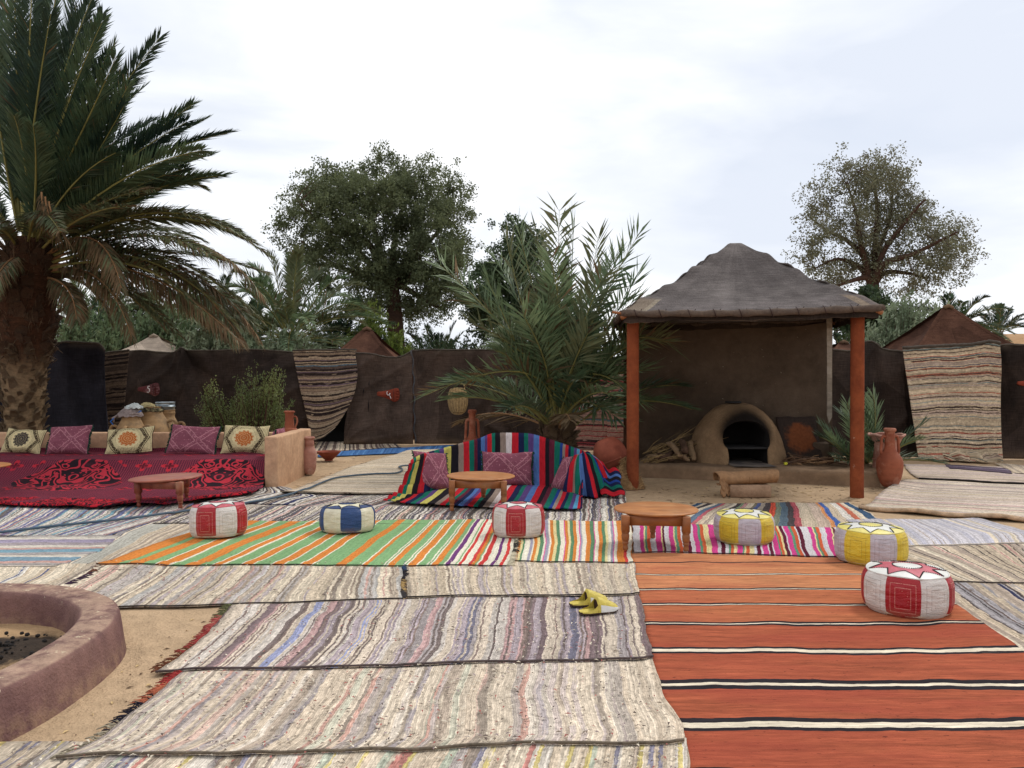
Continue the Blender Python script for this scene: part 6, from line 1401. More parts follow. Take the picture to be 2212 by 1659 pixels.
def boots(root, path, rad, n, size, mat, out=.5, v0=0.0, v1=1.0, lab='leaf_base', shag=1.0):
    """spiral of cut leaf bases round a trunk, sharing one mesh"""
    me = None
    Lp = sum((Vector(path[k+1])-Vector(path[k])).length for k in range(len(path)-1))
    for i in range(n):
        t = v0+(v1-v0)*(i+rnd.uniform(-4, 4))/n; t = max(0, min(1, t)); a = i*2.39996+rnd.uniform(-.35, .35); p = poly(path, t); r_ = poly([(q, 0, 0) for q in rad], t).x
        if me is None:
            V = [(-.5, 0, 0), (.5, 0, 0), (-.42, .12, .55), (.42, .12, .55), (-.30, .42, 1.0), (.26, .46, .94), (-.45, -.15, 0), (.45, -.15, 0), (-.38, -.05, .6), (.38, -.05, .6), (-.24, .26, 1.02), (.2, .28, .98)]
            F = [(0, 1, 3, 2), (2, 3, 5, 4), (7, 6, 8, 9), (9, 8, 10, 11), (0, 2, 8, 6), (2, 4, 10, 8), (3, 1, 7, 9), (5, 3, 9, 11), (4, 5, 11, 10)]
            o = mk(lab, V, F, mat, root, smooth=False, local=True); me = o.data
        else: o = bpy.data.objects.new(lab, me); col.objects.link(o); o.parent = root
        s = size*rnd.uniform(.65, 1.35); o.scale = (s*.9, s*out*shag*rnd.uniform(.6, 1.6), s*rnd.uniform(.7, 1.2))
        o.location = p-Vector(org(root))+Vector((math.cos(a)*r_*.93, math.sin(a)*r_*.93, 0)); o.rotation_euler = (R(rnd.uniform(-24, 6)), R(rnd.uniform(-28, 28)), a-PI/2+rnd.uniform(-.3, .3))
TB1 = simple('palm_trunk_bark', S(124, 104, 80), .95, .45, 7, 1.0, 30, .03, c2=S(88, 70, 52)); TB2 = simple('palm_fibre', S(104, 80, 60), .97, .6, 9, 1.0, 30, .03, c2=S(62, 46, 35))
def one(root, name, g, mats, **k): V, F, M = g; return mk(name, V, F, mats, root, midx=M, smooth=False, **k)

def big_palm():
    D = 13.3; base = P(48, 800, D); base.z = 0; root = thing('date_palm', 'large date palm with a thick shaggy trunk and drooping dry lower fronds at the left', 'palm tree', tuple(base))
    pz = [(52, 1.0), (50, 1.0), (54, 1.0)]
    path = [Vector((base.x, D, 0)), Vector((P(51, 870, D).x, D, .9)), Vector((P(52, 800, D).x, D, 1.65)), Vector((P(54, 740, D).x, D, 2.1)), Vector((P(60, 660, D).x, D, 2.75)), Vector((P(64, 580, D).x, D, 3.35)), Vector((P(70, 520, D).x, D, 3.8))]
    rad = [.325, .31, .36, .43, .46, .45, .29]
    pts = [poly(path, k/30) for k in range(31)]; rs = [poly([(q, 0, 0) for q in rad], k/30).x*.93 for k in range(31)]
    V, F = tube(pts, rs, 24); V = [v+Vector((nz3(v.x*6, v.z*9, v.y*6), nz3(v.y*6, v.z*9, 3), 0))*.035 for v in V]
    tt = T('palm_trunk', .97, .1); o_ = tt.pos(); nn = tt.noise(o_, 8, 5, .7); k_ = tt.sstep(tt.add(tt.sep(o_)[2], tt.mul(nn, .5)), 1.7, 2.3); cc = tt.mix(k_, S(122, 102, 78), S(74, 50, 36)); cc = tt.shade(cc, nn, .6, 1.25); tt.col(tt.shade(cc, tt.noise(tt.map(o_, (1, 1, 3)), 14, 3), .7, 1.2)); tt.bump(nn, 1.0, .04)
    mk('trunk', V, F, tt.m, root)
    boots(root, path, rad, 190, .12, TB1, .85, 0, .45); boots(root, path, rad, 130, .19, TB2, .62, .40, .97, shag=1.3)
    b = MB()
    for i in range(750):
        t = rnd.uniform(.36, 1); p = poly(path, t); r_ = poly([(q, 0, 0) for q in rad], t).x; a = rnd.uniform(0, 2*PI); q = p+Vector((math.cos(a), math.sin(a), 0))*r_*rnd.uniform(.95, 1.1)
        e = q+Vector((math.cos(a)*rnd.uniform(.0, .12), math.sin(a)*rnd.uniform(.0, .12), rnd.uniform(-.12, .2))); V, F = tube([q, e], [.007, .002], 3); b.add(V, F, rnd.choice([0, 1]))
    o = b.build('trunk_fibres', [TB2, TB1], root); o['kind'] = 'stuff'
    # fronds: (base px), (control px), (tip px), depth of tip, kind
    FR_ = [((70, 520), (150, 330), (344, 82), 12.6, 'g', 3), ((75, 530), (180, 380), (276, 186), 12.2, 'g', 5), ((66, 500), (150, 250), (248, 95), 13.6, 'g', 2), ((64, 500), (130, 220), (222, 30), 13.0, 'g', 4), ((60, 500), (110, 200), (212, -30), 13.4, 'g', 3),
           ((80, 530), (220, 360), (416, 226), 12.9, 'g', 3), ((84, 540), (270, 330), (491, 288), 12.4, 'g', 2), ((84, 545), (260, 390), (456, 335), 13.2, 'g', 4), ((80, 550), (290, 340), (440, 405), 13.4, 'm', 2), ((82, 545), (240, 440), (400, 330), 13.9, 'g', 6),
           ((88, 560), (360, 360), (583, 556), 12.8, 'm', 3), ((88, 565), (330, 420), (517, 500), 13.6, 'm', 4), ((90, 570), (420, 420), (568, 640), 12.3, 'd', 3), ((92, 575), (380, 470), (560, 730), 12.6, 'd', 5), ((92, 585), (330, 500), (575, 590), 13.8, 'm', 1), ((92, 590), (400, 520), (548, 700), 13.2, 'm', 3),
           ((95, 590), (230, 540), (284, 728), 12.2, 'd', 1), ((90, 560), (220, 440), (262, 622), 11.9, 'd', 2), ((95, 600), (330, 560), (450, 700), 14.2, 'd', 4), ((92, 600), (160, 600), (165, 690), 12.3, 'd', 1), ((96, 585), (300, 520), (420, 660), 12.0, 'm', 3),
           ((50, 500), (60, 180), (72, -110), 12.2, 'g', 1), ((56, 500), (100, 160), (132, -110), 12.6, 'g', 2), ((45, 500), (20, 200), (12, -60), 12.9, 'g', 4), ((50, 510), (70, 240), (110, 30), 11.9, 'g', 2), ((40, 500), (-10, 260), (-30, 30), 12.5, 'g', 1), ((60, 510), (130, 260), (165, -60), 13.6, 'g', 3), ((64, 510), (160, 300), (230, 120), 12.0, 'g', 6), ((55, 510), (90, 260), (60, 60), 14.2, 'g', 3),
           ((35, 520), (-80, 330), (-140, 200), 12.7, 'g', 2), ((30, 530), (-140, 400), (-300, 380), 13.0, 'g', 3), ((28, 545), (-150, 450), (-330, 560), 13.2, 'm', 3), ((24, 560), (-120, 520), (-260, 720), 12.7, 'd', 2), ((40, 540), (-20, 430), (-60, 520), 11.6, 'm', 2), ((60, 540), (70, 400), (130, 500), 11.4, 'm', 1), ((70, 530), (60, 330), (30, 250), 11.6, 'g', 1), ((70, 540), (140, 380), (250, 330), 11.7, 'g', 3),
           ((80, 550), (190, 420), (330, 410), 11.8, 'm', 3), ((60, 520), (60, 330), (100, 200), 15.0, 'g', 3), ((70, 520), (180, 330), (330, 260), 15.2, 'g', 3), ((80, 540), (260, 420), (420, 480), 15.4, 'm', 3), ((30, 520), (-60, 350), (-120, 300), 15.2, 'g', 3), ((75, 525), (150, 300), (290, 180), 14.5, 'g', 1), ((50, 560), (10, 540), (-30, 650), 11.9, 'd', 1), ((85, 560), (220, 500), (300, 560), 14.0, 'm', 2)]
    FR_ += [((90, 575), (350, 470), (560, 690), 12.9, 'm', 1), ((90, 565), (300, 450), (470, 560), 12.2, 'm', 2), ((92, 580), (300, 520), (500, 740), 13.1, 'd', 2), ((88, 555), (310, 400), (540, 520), 13.1, 'm', 2), ((84, 545), (270, 400), (470, 380), 12.7, 'g', 2), ((82, 540), (250, 350), (440, 260), 13.3, 'g', 2), ((90, 590), (240, 560), (380, 720), 12.6, 'm', 2), ((94, 600), (200, 580), (240, 700), 13.6, 'm', 2)]
    extra = []
    for q_, (b0, b1, b2, dz, k, sd_) in enumerate(FR_):
        if k == 'g' or q_ % 2:
            jx, jy = rnd.uniform(-44, 44), rnd.uniform(-34, 34)
            if k != 'g': jx, jy = jx*.8, abs(jy)*.5
            sh = rnd.uniform(.80, .98); e = lambda p, m: (b0[0]+(p[0]-b0[0])*sh+jx*m, b0[1]+(p[1]-b0[1])*sh+jy*m)
            extra.append((b0, e(b1, .6), e(b2, 1), dz+rnd.uniform(-.9, .9), k, sd_))
    FR_ += extra
    for i, (b0, b1, b2, dz, k, sd_) in enumerate(FR_):
        p0 = P(b0[0], b0[1], D+(dz-D)*.06); p2 = P(b2[0], b2[1], dz); p1 = P(b1[0], b1[1], D+(dz-D)*.55)
        L_ = (p2-p0).length; ml = {'g': PG if i % 3 else PDG, 'm': PG2, 'd': PD}[k]
        one(root, 'frond', frond_geo(p0, p1, p2, ll=(.54 if k == 'g' else .46)*min(1.1, .7+L_*.1), n=int(60+34*min(L_, 5)), wd={'g': .028, 'm': .030, 'd': .026}[k], ang={'g': 43, 'm': 48, 'd': 46}[k], vee={'g': 20, 'm': 16, 'd': -16}[k], droop={'g': .06, 'm': .16, 'd': .35}[k], start=.13, rr_=.026, seed=i*7+1, mixd={'g': .01, 'm': .22, 'd': .3}[k], twist=rnd.uniform(-.5, .5), tipl=.4), [RCD if k == 'd' else RCH, ml, PD if k != 'd' else PG2])
    # flower stalk tuft
    for i in range(3):
        p0 = P(90+i*8, 430+10*i, 11.9); one(root, 'dry_spathe', frond_geo(p0+Vector((0, 0, .1)), p0+Vector((.05, -.1, -.1)), p0+Vector((.16+.1*i, -.1, -.55)), .28, 16, .018, 30, 0, .5, .0, .014, seed=i), [RCD, PD, PD])
big_palm()

def palm(label, c, trunk_h, nf, L_, mats, name='date_palm', ll=.42, wd=.028, nl=60, rt_=.2, up0=75, lo=-25, seed=0, group='palms beyond the screen', dry=.15, az=(0, 360), boot=0, droop=.12, tm=None, vis=True, sag=.55, ang=45):
    r = random.Random(seed); root = thing(name, label, 'palm tree', (c[0], c[1], 0), group)
    if trunk_h > .2: V, F = tube([(c[0], c[1], -.05), (c[0]+.03, c[1], trunk_h*.5), (c[0], c[1], trunk_h)], [rt_, rt_*.9, rt_*.95], 14); V = [v+Vector((nz3(v.x*9, v.z*12, 1), nz3(v.y*9, v.z*12, 2), 0))*rt_*.25 for v in V]; mk('trunk', V, F, tm or TB2, root)
    top = Vector((c[0], c[1], trunk_h))
    for i in range(nf):
        a = R(az[0]+(az[1]-az[0])*((i*.618) % 1)+r.gauss(0, 6)); q = (i/nf); el = R(lerp(up0, lo, q**.9)+r.gauss(0, 6)); l = L_*r.uniform(.8, 1.1)*(1-.1*q)
        d_ = Vector((math.cos(a)*math.cos(el), math.sin(a)*math.cos(el), math.sin(el))); h_ = Vector((math.cos(a), math.sin(a), 0))
        p0 = top+h_*rt_*.4+Vector((0, 0, r.uniform(-.2, .1))); p1 = p0+d_*l*.55; p2 = p0+d_*l*.8+h_*l*.18*math.cos(el)-Vector((0, 0, 1))*l*sag*(.35+.65*math.cos(el))*.55
        isd = q > 1-dry; m_ = mats[2] if isd else mats[i % 2]
        one(root, 'frond', frond_geo(p0, p1, p2, ll, nl, wd, ang, 28 if not isd else -10, droop, .14, .02, seed=seed*100+i, mixd=.04, twist=r.uniform(-.3, .3)), [RCH if not isd else RCD, m_, mats[2]])
    return root, top
# bushy palm in the middle
def mid_palm():
    c = (P(1205, 900, 13.1).x, 13.1); mats = (PBG, PG2, PD)
    root, top = palm('bushy young date palm with long grey green fronds just left of the shelter', c, .75, 34, 2.6, (PBG, PG, PD), ll=.52, wd=.044, nl=36, rt_=.26, up0=82, lo=16, seed=31, group=None, dry=.06, droop=.10, sag=.45, ang=44)
    boots(root, [Vector((c[0], c[1], .0)), Vector((c[0], c[1], .8))], [.26, .30], 70, .15, TB1, .9, 0, 1)
    D = 13.1; b0 = (1205, 890)
    FS = [((1205, 700), (1208, 452), 12.9), ((1230, 690), (1240, 470), 13.2), ((1270, 690), (1378, 508), 12.9), ((1260, 740), (1292, 512), 13.3), ((1290, 760), (1378, 592), 13.0), ((1170, 700), (1118, 488), 13.2), ((1140, 740), (1095, 520), 12.7), ((1120, 760), (1052, 600), 12.6), ((1120, 720), (950, 572), 12.9),
          ((1180, 690), (1160, 505), 13.6), ((1320, 800), (1388, 690), 12.6), ((1280, 720), (1330, 560), 13.5), ((1080, 650), (1000, 650), 13.3), ((1140, 660), (1070, 560), 13.5), ((1230, 730), (1190, 560), 12.4), ((1250, 720), (1300, 600), 12.3), ((1240, 640), (1330, 560), 14.0),
          ((1180, 735), (916, 855), 12.0), ((1170, 760), (1020, 700), 12.2), ((1290, 800), (1390, 800), 12.3), ((1280, 760), (1370, 860), 12.0), ((1330, 690), (1440, 740), 12.0), ((1320, 640), (1400, 650), 12.6), ((1260, 850), (1330, 900), 12.3), ((1230, 800), (1270, 720), 11.9), ((1190, 780), (1130, 680), 11.8)]
    for q_ in range(12):
        x_ = rnd.uniform(1090, 1330); y_ = rnd.uniform(560, 720)+abs(x_-1210)*.6; FS.append(((lerp(1205, x_, .45), lerp(890, y_, .62)), (x_, y_), rnd.uniform(12.0, 13.8)))
    for i, (c1, c2, dz) in enumerate(FS):
        p0 = P(b0[0]+rnd.uniform(-22, 22), b0[1]-rnd.uniform(0, 40), D+(dz-D)*.15); p1 = P(c1[0], c1[1], D+(dz-D)*.5); p2 = P(c2[0], c2[1], dz)
        one(root, 'frond', frond_geo(p0, p1, p2, (.56 if i != 17 else .44), 42 if i != 17 else 48, .044, 62, 18, .05, .22, .020, jit=1.8, seed=i+500, mixd=.03 if i not in (17, 21, 22) else .25, twist=rnd.uniform(-.7, .7), tipl=.85), [RCH, PBG if i % 3 else PG2, PD])
mid_palm()
# small palm right of the oven
c = (P(1872, 960, 12.3).x-.05, 12.25)
root, top = palm('small young palm growing between the oven and the tall terracotta amphora', c, .12, 9, 1.25, (PG, PBG, PD), ll=.36, wd=.024, nl=28, rt_=.08, up0=85, lo=10, seed=77, group=None, dry=.0, sag=.3)
for i, (c1, c2, dz) in enumerate([((1900, 930), (1886, 852), 12.1), ((1890, 940), (1850, 870), 12.2), ((1850, 960), (1830, 870), 12.3), ((1830, 980), (1772, 918), 12.0), ((1840, 1000), (1790, 940), 11.7), ((1920, 980), (1997, 912), 11.8), ((1870, 960), (1865, 855), 12.5), ((1850, 1000), (1800, 990), 11.5), ((1880, 1000), (1860, 980), 11.4), ((1860, 930), (1815, 890), 12.6)]):
    p0 = Vector((c[0], c[1]-.1, .2)); one(root, 'frond', frond_geo(p0, P(c1[0], c1[1], 12.1), P(c2[0], c2[1], dz), .36, 30, .026, 42, 22, .05, .16, .014, seed=900+i, twist=rnd.uniform(-.9, .9), tipl=.6), [RCH, PG if i % 2 else PBG, PD])
# palms beyond the screen
def at_px(px, d): return (P(px, 800, d).x, d)
palm('wide date palm with arching fronds between the big palm and the tall dark tree', at_px(628, 24), 2.7, 64, 3.9, (PBG, PG2, PD), seed=3, ll=.55, wd=.045, nl=64, rt_=.28, up0=84, lo=-35, dry=.1, sag=.7)
palm('date palm half hidden behind grey bushes right of the big palm trunk', at_px(300, 27), 2.7, 44, 3.0, (PBG, PG2, PD), seed=4, ll=.5, wd=.04, nl=46, rt_=.25, dry=.2)
palm('date palm partly behind the large drooping fronds at the left', at_px(470, 30), 3.4, 34, 3.0, (PDG, PG, PD), seed=14, ll=.5, wd=.04, nl=46, rt_=.25, dry=.15)
palm('date palm among the grey bushes right beside the big palm trunk', at_px(205, 25), 2.7, 44, 2.9, (PBG, PG, PD), seed=41, ll=.55, wd=.045, nl=50, rt_=.25, dry=.15)
palm('date palm behind the silvery bushes above the wide dark cloth', at_px(395, 26), 2.8, 44, 3.0, (PBG, PG2, PD), seed=42, ll=.55, wd=.045, nl=50, rt_=.25, dry=.15)
palm('date palm between the silvery bushes and the wide arching palm', at_px(545, 27), 2.9, 40, 3.0, (PBG, PG, PD), seed=43, ll=.55, wd=.045, nl=50, rt_=.25, dry=.1)
palm('date palm crown to the right of the wide arching palm, under the tall tree', at_px(735, 27), 2.4, 34, 2.7, (PG, PDG, PD), seed=44, ll=.55, wd=.045, nl=50, rt_=.25, dry=.1)
palm('deep green low palm between the dark tree trunk and the bushy palm', at_px(945, 30), 1.6, 34, 2.6, (PDG, PG, PD), seed=5, ll=.45, wd=.042, nl=46, rt_=.24, up0=84, lo=-5, dry=.03, sag=.35)
palm('palm just left of the brown tent peak at the right', at_px(2062, 27), 3.2, 30, 1.9, (PG, PDG, PD), seed=6, ll=.4, wd=.038, nl=40, rt_=.2, dry=.05)
palm('lone far palm crown on the dune at the right edge', at_px(2156, 42), 3.9, 24, 2.2, (PG, PDG, PD), seed=8, ll=.45, wd=.055, nl=34, rt_=.25, up0=84, lo=5, dry=.0, sag=.35)
palm('small far palm seen between the shelter post and the mud wall', at_px(1822, 34), 2.4, 24, 1.9, (PG, PDG, PD), seed=9, ll=.4, wd=.045, nl=32, rt_=.2, dry=.0)
palm('palm top showing above the mud wall under the shelter roof', at_px(1560, 28), 2.3, 22, 2.0, (PG, PDG, PD), seed=10, ll=.4, wd=.04, nl=34, rt_=.2, dry=.0)
# pole far away
V, F = tube([P(1808, 815, 36).xy.to_3d(), P(1808, 704, 36)], .05, 6); V2, F2 = tube([P(1802, 714, 36), P(1814, 714, 36)], .03, 5); b = MB(); b.add(V, F); b.add(V2, F2)
tag(b.build('utility_pole', simple('pole_wood', S(70, 60, 54))), 'thin far utility pole in the gap between mud wall and shelter post', 'pole')

# ------------------------------------------------------------------ leaves scattered in numpy
def leaf_quads(C, size, elong=1.6, bias=None):
    """quads centred on C (N,3)"""
    n = len(C); a = npr.normal(size=(n, 3)); 
    if bias is not None: a = a*.75+bias
    a /= np.linalg.norm(a, axis=1)[:, None]; b = npr.normal(size=(n, 3)); b -= a*(a*b).sum(1)[:, None]; b /= np.linalg.norm(b, axis=1)[:, None]
    s = size*npr.uniform(.6, 1.3, (n, 1)); A_ = a*s*elong; B_ = b*s*.5
    V = np.stack([C-A_*.5, C+B_, C+A_*.6, C-B_], 1).reshape(-1, 3); F = np.arange(n*4).reshape(-1, 4); return V, F
BARK = simple('tree_bark', S(88, 64, 50), .95, .35, 4, .8, 20, .03, c2=S(66, 48, 40))
def tree(label, base, d, fork, limbs, blobs, ntip, nleaf, lsize, mat, rtrunk, dj=1.0, sig=.30, seed=1, name='tamarisk_tree', flat=.8, hollow=.35, elong=1.5, biasz=.3):
    r = random.Random(seed); rs = np.random.RandomState(seed)
    root = thing(name, label, 'tree', (P(base, 800, d).x, d, 0)); f = P(fork[0], fork[1], d)
    k_ = d/FPX; tr = [(root.location.x, d, -.1), (lerp(root.location.x, f.x, .5)+.1, d, f.z*.5), f]
    sp = smoothprof([tuple(p) for p in tr], 6); V, F = tube(sp, [lerp(rtrunk*1.25, rtrunk*.9, i/(len(sp)-1)) for i in range(len(sp))], 12); mk('trunk', V, F, BARK, root)
    nodes = [(Vector(f), rtrunk*.8)]; 
    for lm in limbs:
        pts = [Vector(f)-Vector((0, 0, .2))]; dd = d; s_ = r.uniform(-1, 1)*dj
        for i, (x_, y_) in enumerate(lm): pts.append(P(x_, y_, d+s_*(i+1)/len(lm)*1.6))
        sp = smoothprof([tuple(p) for p in pts], 6); m = len(sp); rr_ = [lerp(rtrunk*.62, rtrunk*.12, (i/(m-1))**.8) for i in range(m)]
        V, F = tube(sp, rr_, 8); mk('limb', V, F, BARK, root)
        nodes += [(Vector(sp[i]), rr_[i]) for i in range(2, m, 1)]
    B_ = [(P(x_, y_, d)+Vector((0, r.uniform(-1, 1)*dj, 0)), q*k_) for x_, y_, q in blobs]; tot = sum(b_[1]**2.2 for b_ in B_); tips = []
    for c_, q in B_:
        for i in range(max(3, int(ntip*q**2.2/tot))):
            v = Vector((r.gauss(0, 1), r.gauss(0, 1), r.gauss(0, 1))).normalized()*q*(r.uniform(hollow, 1)**.6); v.y *= 1.1; tips.append(c_+v)
    NP = np.array([n_[0] for n_ in nodes]); b = MB(); tw = []
    # secondary branches: group the tips, nearest node
    for tp in tips:
        q = np.linalg.norm(NP-np.array(tp), axis=1); i = int(q.argmin()); o = nodes[i][0]; dist = q[i]
        m1 = o.lerp(tp, .5)+Vector((r.uniform(-1, 1), r.uniform(-1, 1), r.uniform(-.2, .8)))*dist*.14
        r0 = min(nodes[i][1]*.7, .012+.016*dist); pts = [o, o.lerp(m1, .6)+Vector((0, 0, dist*.03)), m1, m1.lerp(tp, .5), tp]
        V, F = tube(pts, [r0, r0*.8, r0*.6, r0*.4, .008], 4, False); b.add(V, F)
        if dist > .7 and len(nodes) < 900 and r.random() < .4: nodes.append((m1, r0*.6)); NP = np.vstack([NP, np.array(m1)])
    o = b.build('branches', BARK, root); o['kind'] = 'stuff'
    tips = np.array(tips); C = []
    for tp in tips:
        ns = r.randint(3, 5)
        for j in range(ns):
            cc = tp+rs.normal(size=3)*sig*np.array([1, 1, flat]); C.append(cc+rs.normal(size=(nleaf//ns, 3))*sig*.42*np.array([1, 1, .9]))
    C = np.concatenate(C); V, F = leaf_quads(C, lsize, elong, np.array([0, 0, biasz])); o = mk('crown', V, F, mat, root, smooth=False); o['kind'] = 'stuff'
    return root
TL = leafmat('tamarisk_leaf', S(112, 120, 84), S(84, 92, 66), .35, .7, 1.3); TL2 = leafmat('tamarisk_leaf_b', S(122, 124, 98), S(102, 98, 78), .35, .7, 1.3); DKG = leafmat('dark_leaf', S(78, 94, 62), S(56, 72, 48), .2, .6)
tree('tall dense dark tamarisk tree on the left, rising behind the brown tent', 858, 31, (846, 610), [[(790, 560), (740, 500), (690, 440)], [(850, 540), (870, 450), (900, 400)], [(880, 560), (930, 520), (980, 450)], [(820, 540), (800, 450), (790, 370)], [(800, 600), (720, 570), (650, 520)], [(890, 600), (950, 590), (1000, 560)], [(790, 520), (700, 490), (640, 430)], [(870, 620), (920, 650), (960, 670)]],
     [(795, 392, 62), (740, 392, 45), (850, 385, 45), (720, 440, 60), (660, 440, 45), (640, 500, 36), (650, 540, 34), (700, 530, 62), (770, 480, 80), (850, 450, 75), (905, 400, 52), (965, 412, 48), (975, 470, 52), (930, 480, 60), (985, 540, 42), (940, 560, 70), (870, 540, 70), (780, 570, 72), (720, 600, 48), (880, 620, 66), (940, 640, 55), (820, 640, 50), (770, 640, 45), (905, 680, 40), (980, 610, 42), (700, 400, 30), (820, 345, 24), (790, 345, 20)],
     600, 210, .058, TL, .30, 1.3, .27, 5)
tree('open crowned tamarisk tree with visible reddish limbs behind the shelter at the right', 1882, 36, (1885, 612), [[(1870, 560), (1830, 520), (1790, 500), (1750, 470)], [(1890, 540), (1895, 460), (1890, 400), (1890, 360)], [(1860, 530), (1850, 460), (1830, 400)], [(1905, 550), (1940, 500), (1980, 450), (2000, 430)], [(1910, 570), (1970, 550), (2030, 520), (2070, 500)], [(1860, 580), (1810, 560), (1760, 580)], [(1910, 590), (1960, 590), (2000, 600)], [(1890, 560), (1920, 480), (1930, 400)], [(1870, 600), (1830, 610), (1800, 620)]],
     [(1895, 352, 28), (1880, 385, 50), (1930, 385, 48), (1830, 370, 32), (1835, 410, 42), (1780, 425, 34), (1790, 470, 42), (1755, 500, 34), (1750, 555, 34), (1800, 560, 38), (1840, 500, 48), (1890, 470, 55), (1950, 440, 52), (1995, 450, 34), (1960, 510, 50), (2010, 540, 42), (2060, 500, 34), (2080, 515, 26), (2060, 545, 34), (2020, 580, 36), (1960, 590, 48), (1990, 620, 30), (1900, 600, 30), (1840, 600, 34), (1910, 550, 40), (1790, 600, 28), (1860, 560, 36)],
     430, 110, .062, TL2, .30, 1.3, .31, 6, hollow=.5)
tree('dark feathery tree behind the bushy palm in the middle', 1100, 27, (1100, 700), [[(1110, 640), (1120, 560), (1120, 510)], [(1080, 660), (1060, 610), (1060, 580)], [(1120, 660), (1160, 620), (1170, 570)], [(1060, 680), (1030, 670), (1020, 640)]],
     [(1110, 500, 16), (1120, 520, 24), (1128, 548, 32), (1100, 590, 42), (1150, 560, 32), (1060, 590, 26), (1050, 640, 36), (1020, 660, 26), (1100, 650, 52), (1160, 630, 42), (1040, 700, 34), (1100, 710, 46), (1170, 690, 40), (1085, 540, 22), (1165, 520, 20)],
     260, 170, .06, DKG, .12, 1.0, .20, 9, name='casuarina_tree', hollow=.2)
tree('dark green lower tree under the open tamarisk, right of the shelter roof', 1878, 30, (1880, 700), [[(1870, 660), (1850, 640)], [(1900, 660), (1910, 640)], [(1880, 660), (1885, 620)]],
     [(1870, 645, 24), (1850, 665, 28), (1880, 680, 40), (1845, 700, 30), (1920, 700, 34), (1900, 720, 30)], 140, 120, .085, DKG, .10, .8, .22, 10, name='dark_tree', hollow=.15)

def shrub(label, pxc, pybot, d, wpx, top, n, lsize, mat, lean=0.0, name='shrub', leaves=26, seed=1, stem=True, spread=.9, group=None, elong=2.6, z0=0.0, curve=.3, cat='shrub', stiff=.8):
    """wispy shoots from the ground, each set with small leaves; top: list of (px,py) giving the outline"""
    r = random.Random(seed); rs = np.random.RandomState(seed); b0 = Vector((P(pxc, 800, d).x, d, z0)); root = thing(name, label, cat, tuple(b0), group); W_ = wpx/FPX*d
    b = MB(); C = []; D_ = []
    for i in range(n):
        u = r.random(); q = poly([(x_, y_, 0) for x_, y_ in top], u); hz = P(q.x, q.y, d); dep = r.gauss(0, .25)*W_*.6; 
        f = r.uniform(.35, 1)**.6; x_ = lerp(b0.x, hz.x, .12); tip = Vector((hz.x, d+dep, z0+(hz.z-z0)*f*r.uniform(.86, 1.04)))
        s0 = Vector((b0.x+(hz.x-b0.x)*r.uniform(.3, spread), d+dep*.5, z0)); m_ = s0.lerp(tip, .55)+Vector((r.uniform(-.1, .1)-lean*.3, 0, .1))*curve; tip.x += lean*r.uniform(.5, 1)
        V, F = tube([s0, m_, tip], [.014, .009, .003], 3, False); b.add(V, F)
        t = rs.uniform(.25, 1, leaves)**.8; s0n, mn_, tn = map(np.array, (s0, m_, tip)); c_ = s0n*((1-t)**2)[:, None]+mn_*(2*t*(1-t))[:, None]+tn*(t**2)[:, None]
        C.append(c_+rs.normal(size=(leaves, 3))*lsize*stiff); D_.append(np.repeat(((tn-mn_)/np.linalg.norm(tn-mn_))[None], leaves, 0))
    o = b.build('stems', BARK, root); o['kind'] = 'stuff'
    C = np.concatenate(C); D_ = np.concatenate(D_); V, F = leaf_quads(C, lsize, elong, D_*1.1); o = mk('foliage', V, F, mat, root, smooth=False); o['kind'] = 'stuff'
    return root
OL = leafmat('olive_leaf', S(126, 142, 104), S(90, 108, 76), .3, .6, .8); OL2 = leafmat('grey_leaf', S(150, 160, 130), S(110, 124, 96), .3, .6, .8); YG = leafmat('yellow_green_leaf', S(120, 134, 62), S(88, 104, 48), .35, .6); SG = leafmat('shrub_leaf', S(126, 134, 80), S(88, 100, 60), .3, .6)
G2 = None
shrub('grey green willowy bush right of the big palm trunk above the black cloth', 185, 760, 22, 150, [(118, 740), (130, 670), (165, 640), (210, 650), (250, 670)], 260, .055, OL, .3, seed=1, group=G2, leaves=60)
shrub('grey green bush behind the beige tent peak', 310, 760, 23, 170, [(225, 740), (255, 665), (310, 635), (360, 645), (400, 685)], 300, .055, OL, .35, seed=2, group=G2, leaves=60)
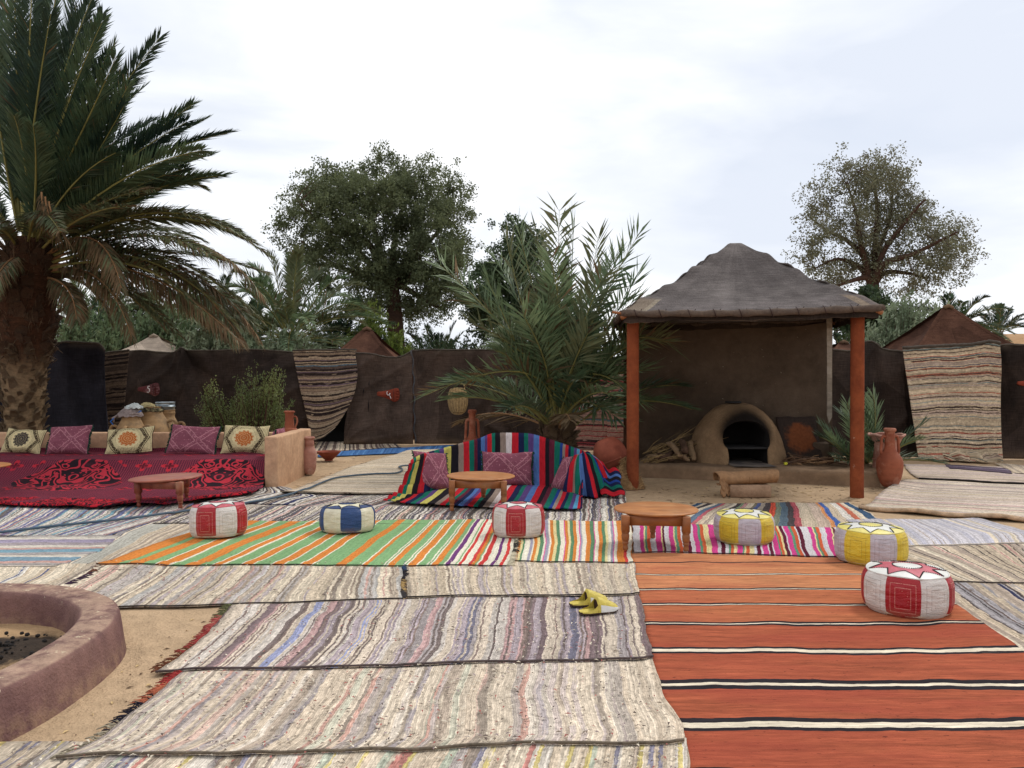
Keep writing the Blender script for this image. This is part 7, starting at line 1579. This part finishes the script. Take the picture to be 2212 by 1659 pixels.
shrub('silvery wind blown bush behind the wide dark cloth, below the drooping fronds', 450, 760, 22.5, 190, [(370, 740), (390, 680), (450, 645), (500, 670), (540, 715)], 300, .055, OL2, .4, seed=3, group=G2, leaves=60)
shrub('silvery wind blown bush left of the brown tent peak', 590, 760, 22, 140, [(520, 750), (545, 715), (590, 695), (640, 705), (690, 745)], 260, .055, OL2, .4, seed=4, group=G2, leaves=60)
shrub('yellow green bush between the brown tent peak and the tall tree trunk', 810, 760, 26, 140, [(740, 720), (780, 660), (810, 645), (850, 690), (885, 740)], 220, .06, YG, .1, seed=5, group=G2, leaves=60)
shrub('pale grey tamarisk bush half behind the bushy palm', 1080, 760, 21, 110, [(1020, 750), (1050, 700), (1085, 685), (1130, 690), (1180, 720)], 170, .045, OL2, .15, seed=6, group=G2, leaves=60)
shrub('tall silvery tamarisk bush with upright shoots right of the shelter', 1960, 770, 21.5, 190, [(1868, 745), (1885, 690), (1925, 640), (1965, 625), (2010, 640), (2050, 680)], 520, .055, OL2, .1, seed=7, group=G2, leaves=70, elong=2.2)
shrub('green bush tops seen in the gap between shelter roof and mud wall', 1600, 770, 24, 300, [(1450, 700), (1500, 688), (1580, 684), (1650, 686), (1720, 684), (1780, 700)], 260, .055, OL, .1, seed=8, group=G2, leaves=50)
shrub('dark undergrowth bush low behind the screen right of the tall tree', 920, 770, 27, 200, [(850, 740), (880, 715), (940, 712), (1000, 715), (1040, 735)], 220, .06, DKG, .1, seed=12, group=G2, leaves=50)
shrub('bush low behind the far left black cloth', 130, 770, 24, 200, [(20, 740), (60, 700), (120, 690), (190, 700), (240, 730)], 200, .06, OL, .2, seed=13, group=G2, leaves=50)
# the loose green shrub behind the bench
shrub('airy green shrub with small leaves growing behind the bench, before the dark cloth', 540, 930, 14.3, 190, [(440, 880), (452, 830), (455, 800), (500, 845), (520, 830), (535, 790), (552, 772), (575, 790), (598, 780), (602, 815), (615, 850), (625, 900)], 210, .021, SG, .0, seed=21, leaves=75, z0=.0, curve=.8, elong=1.7, stiff=1.5, spread=.8)
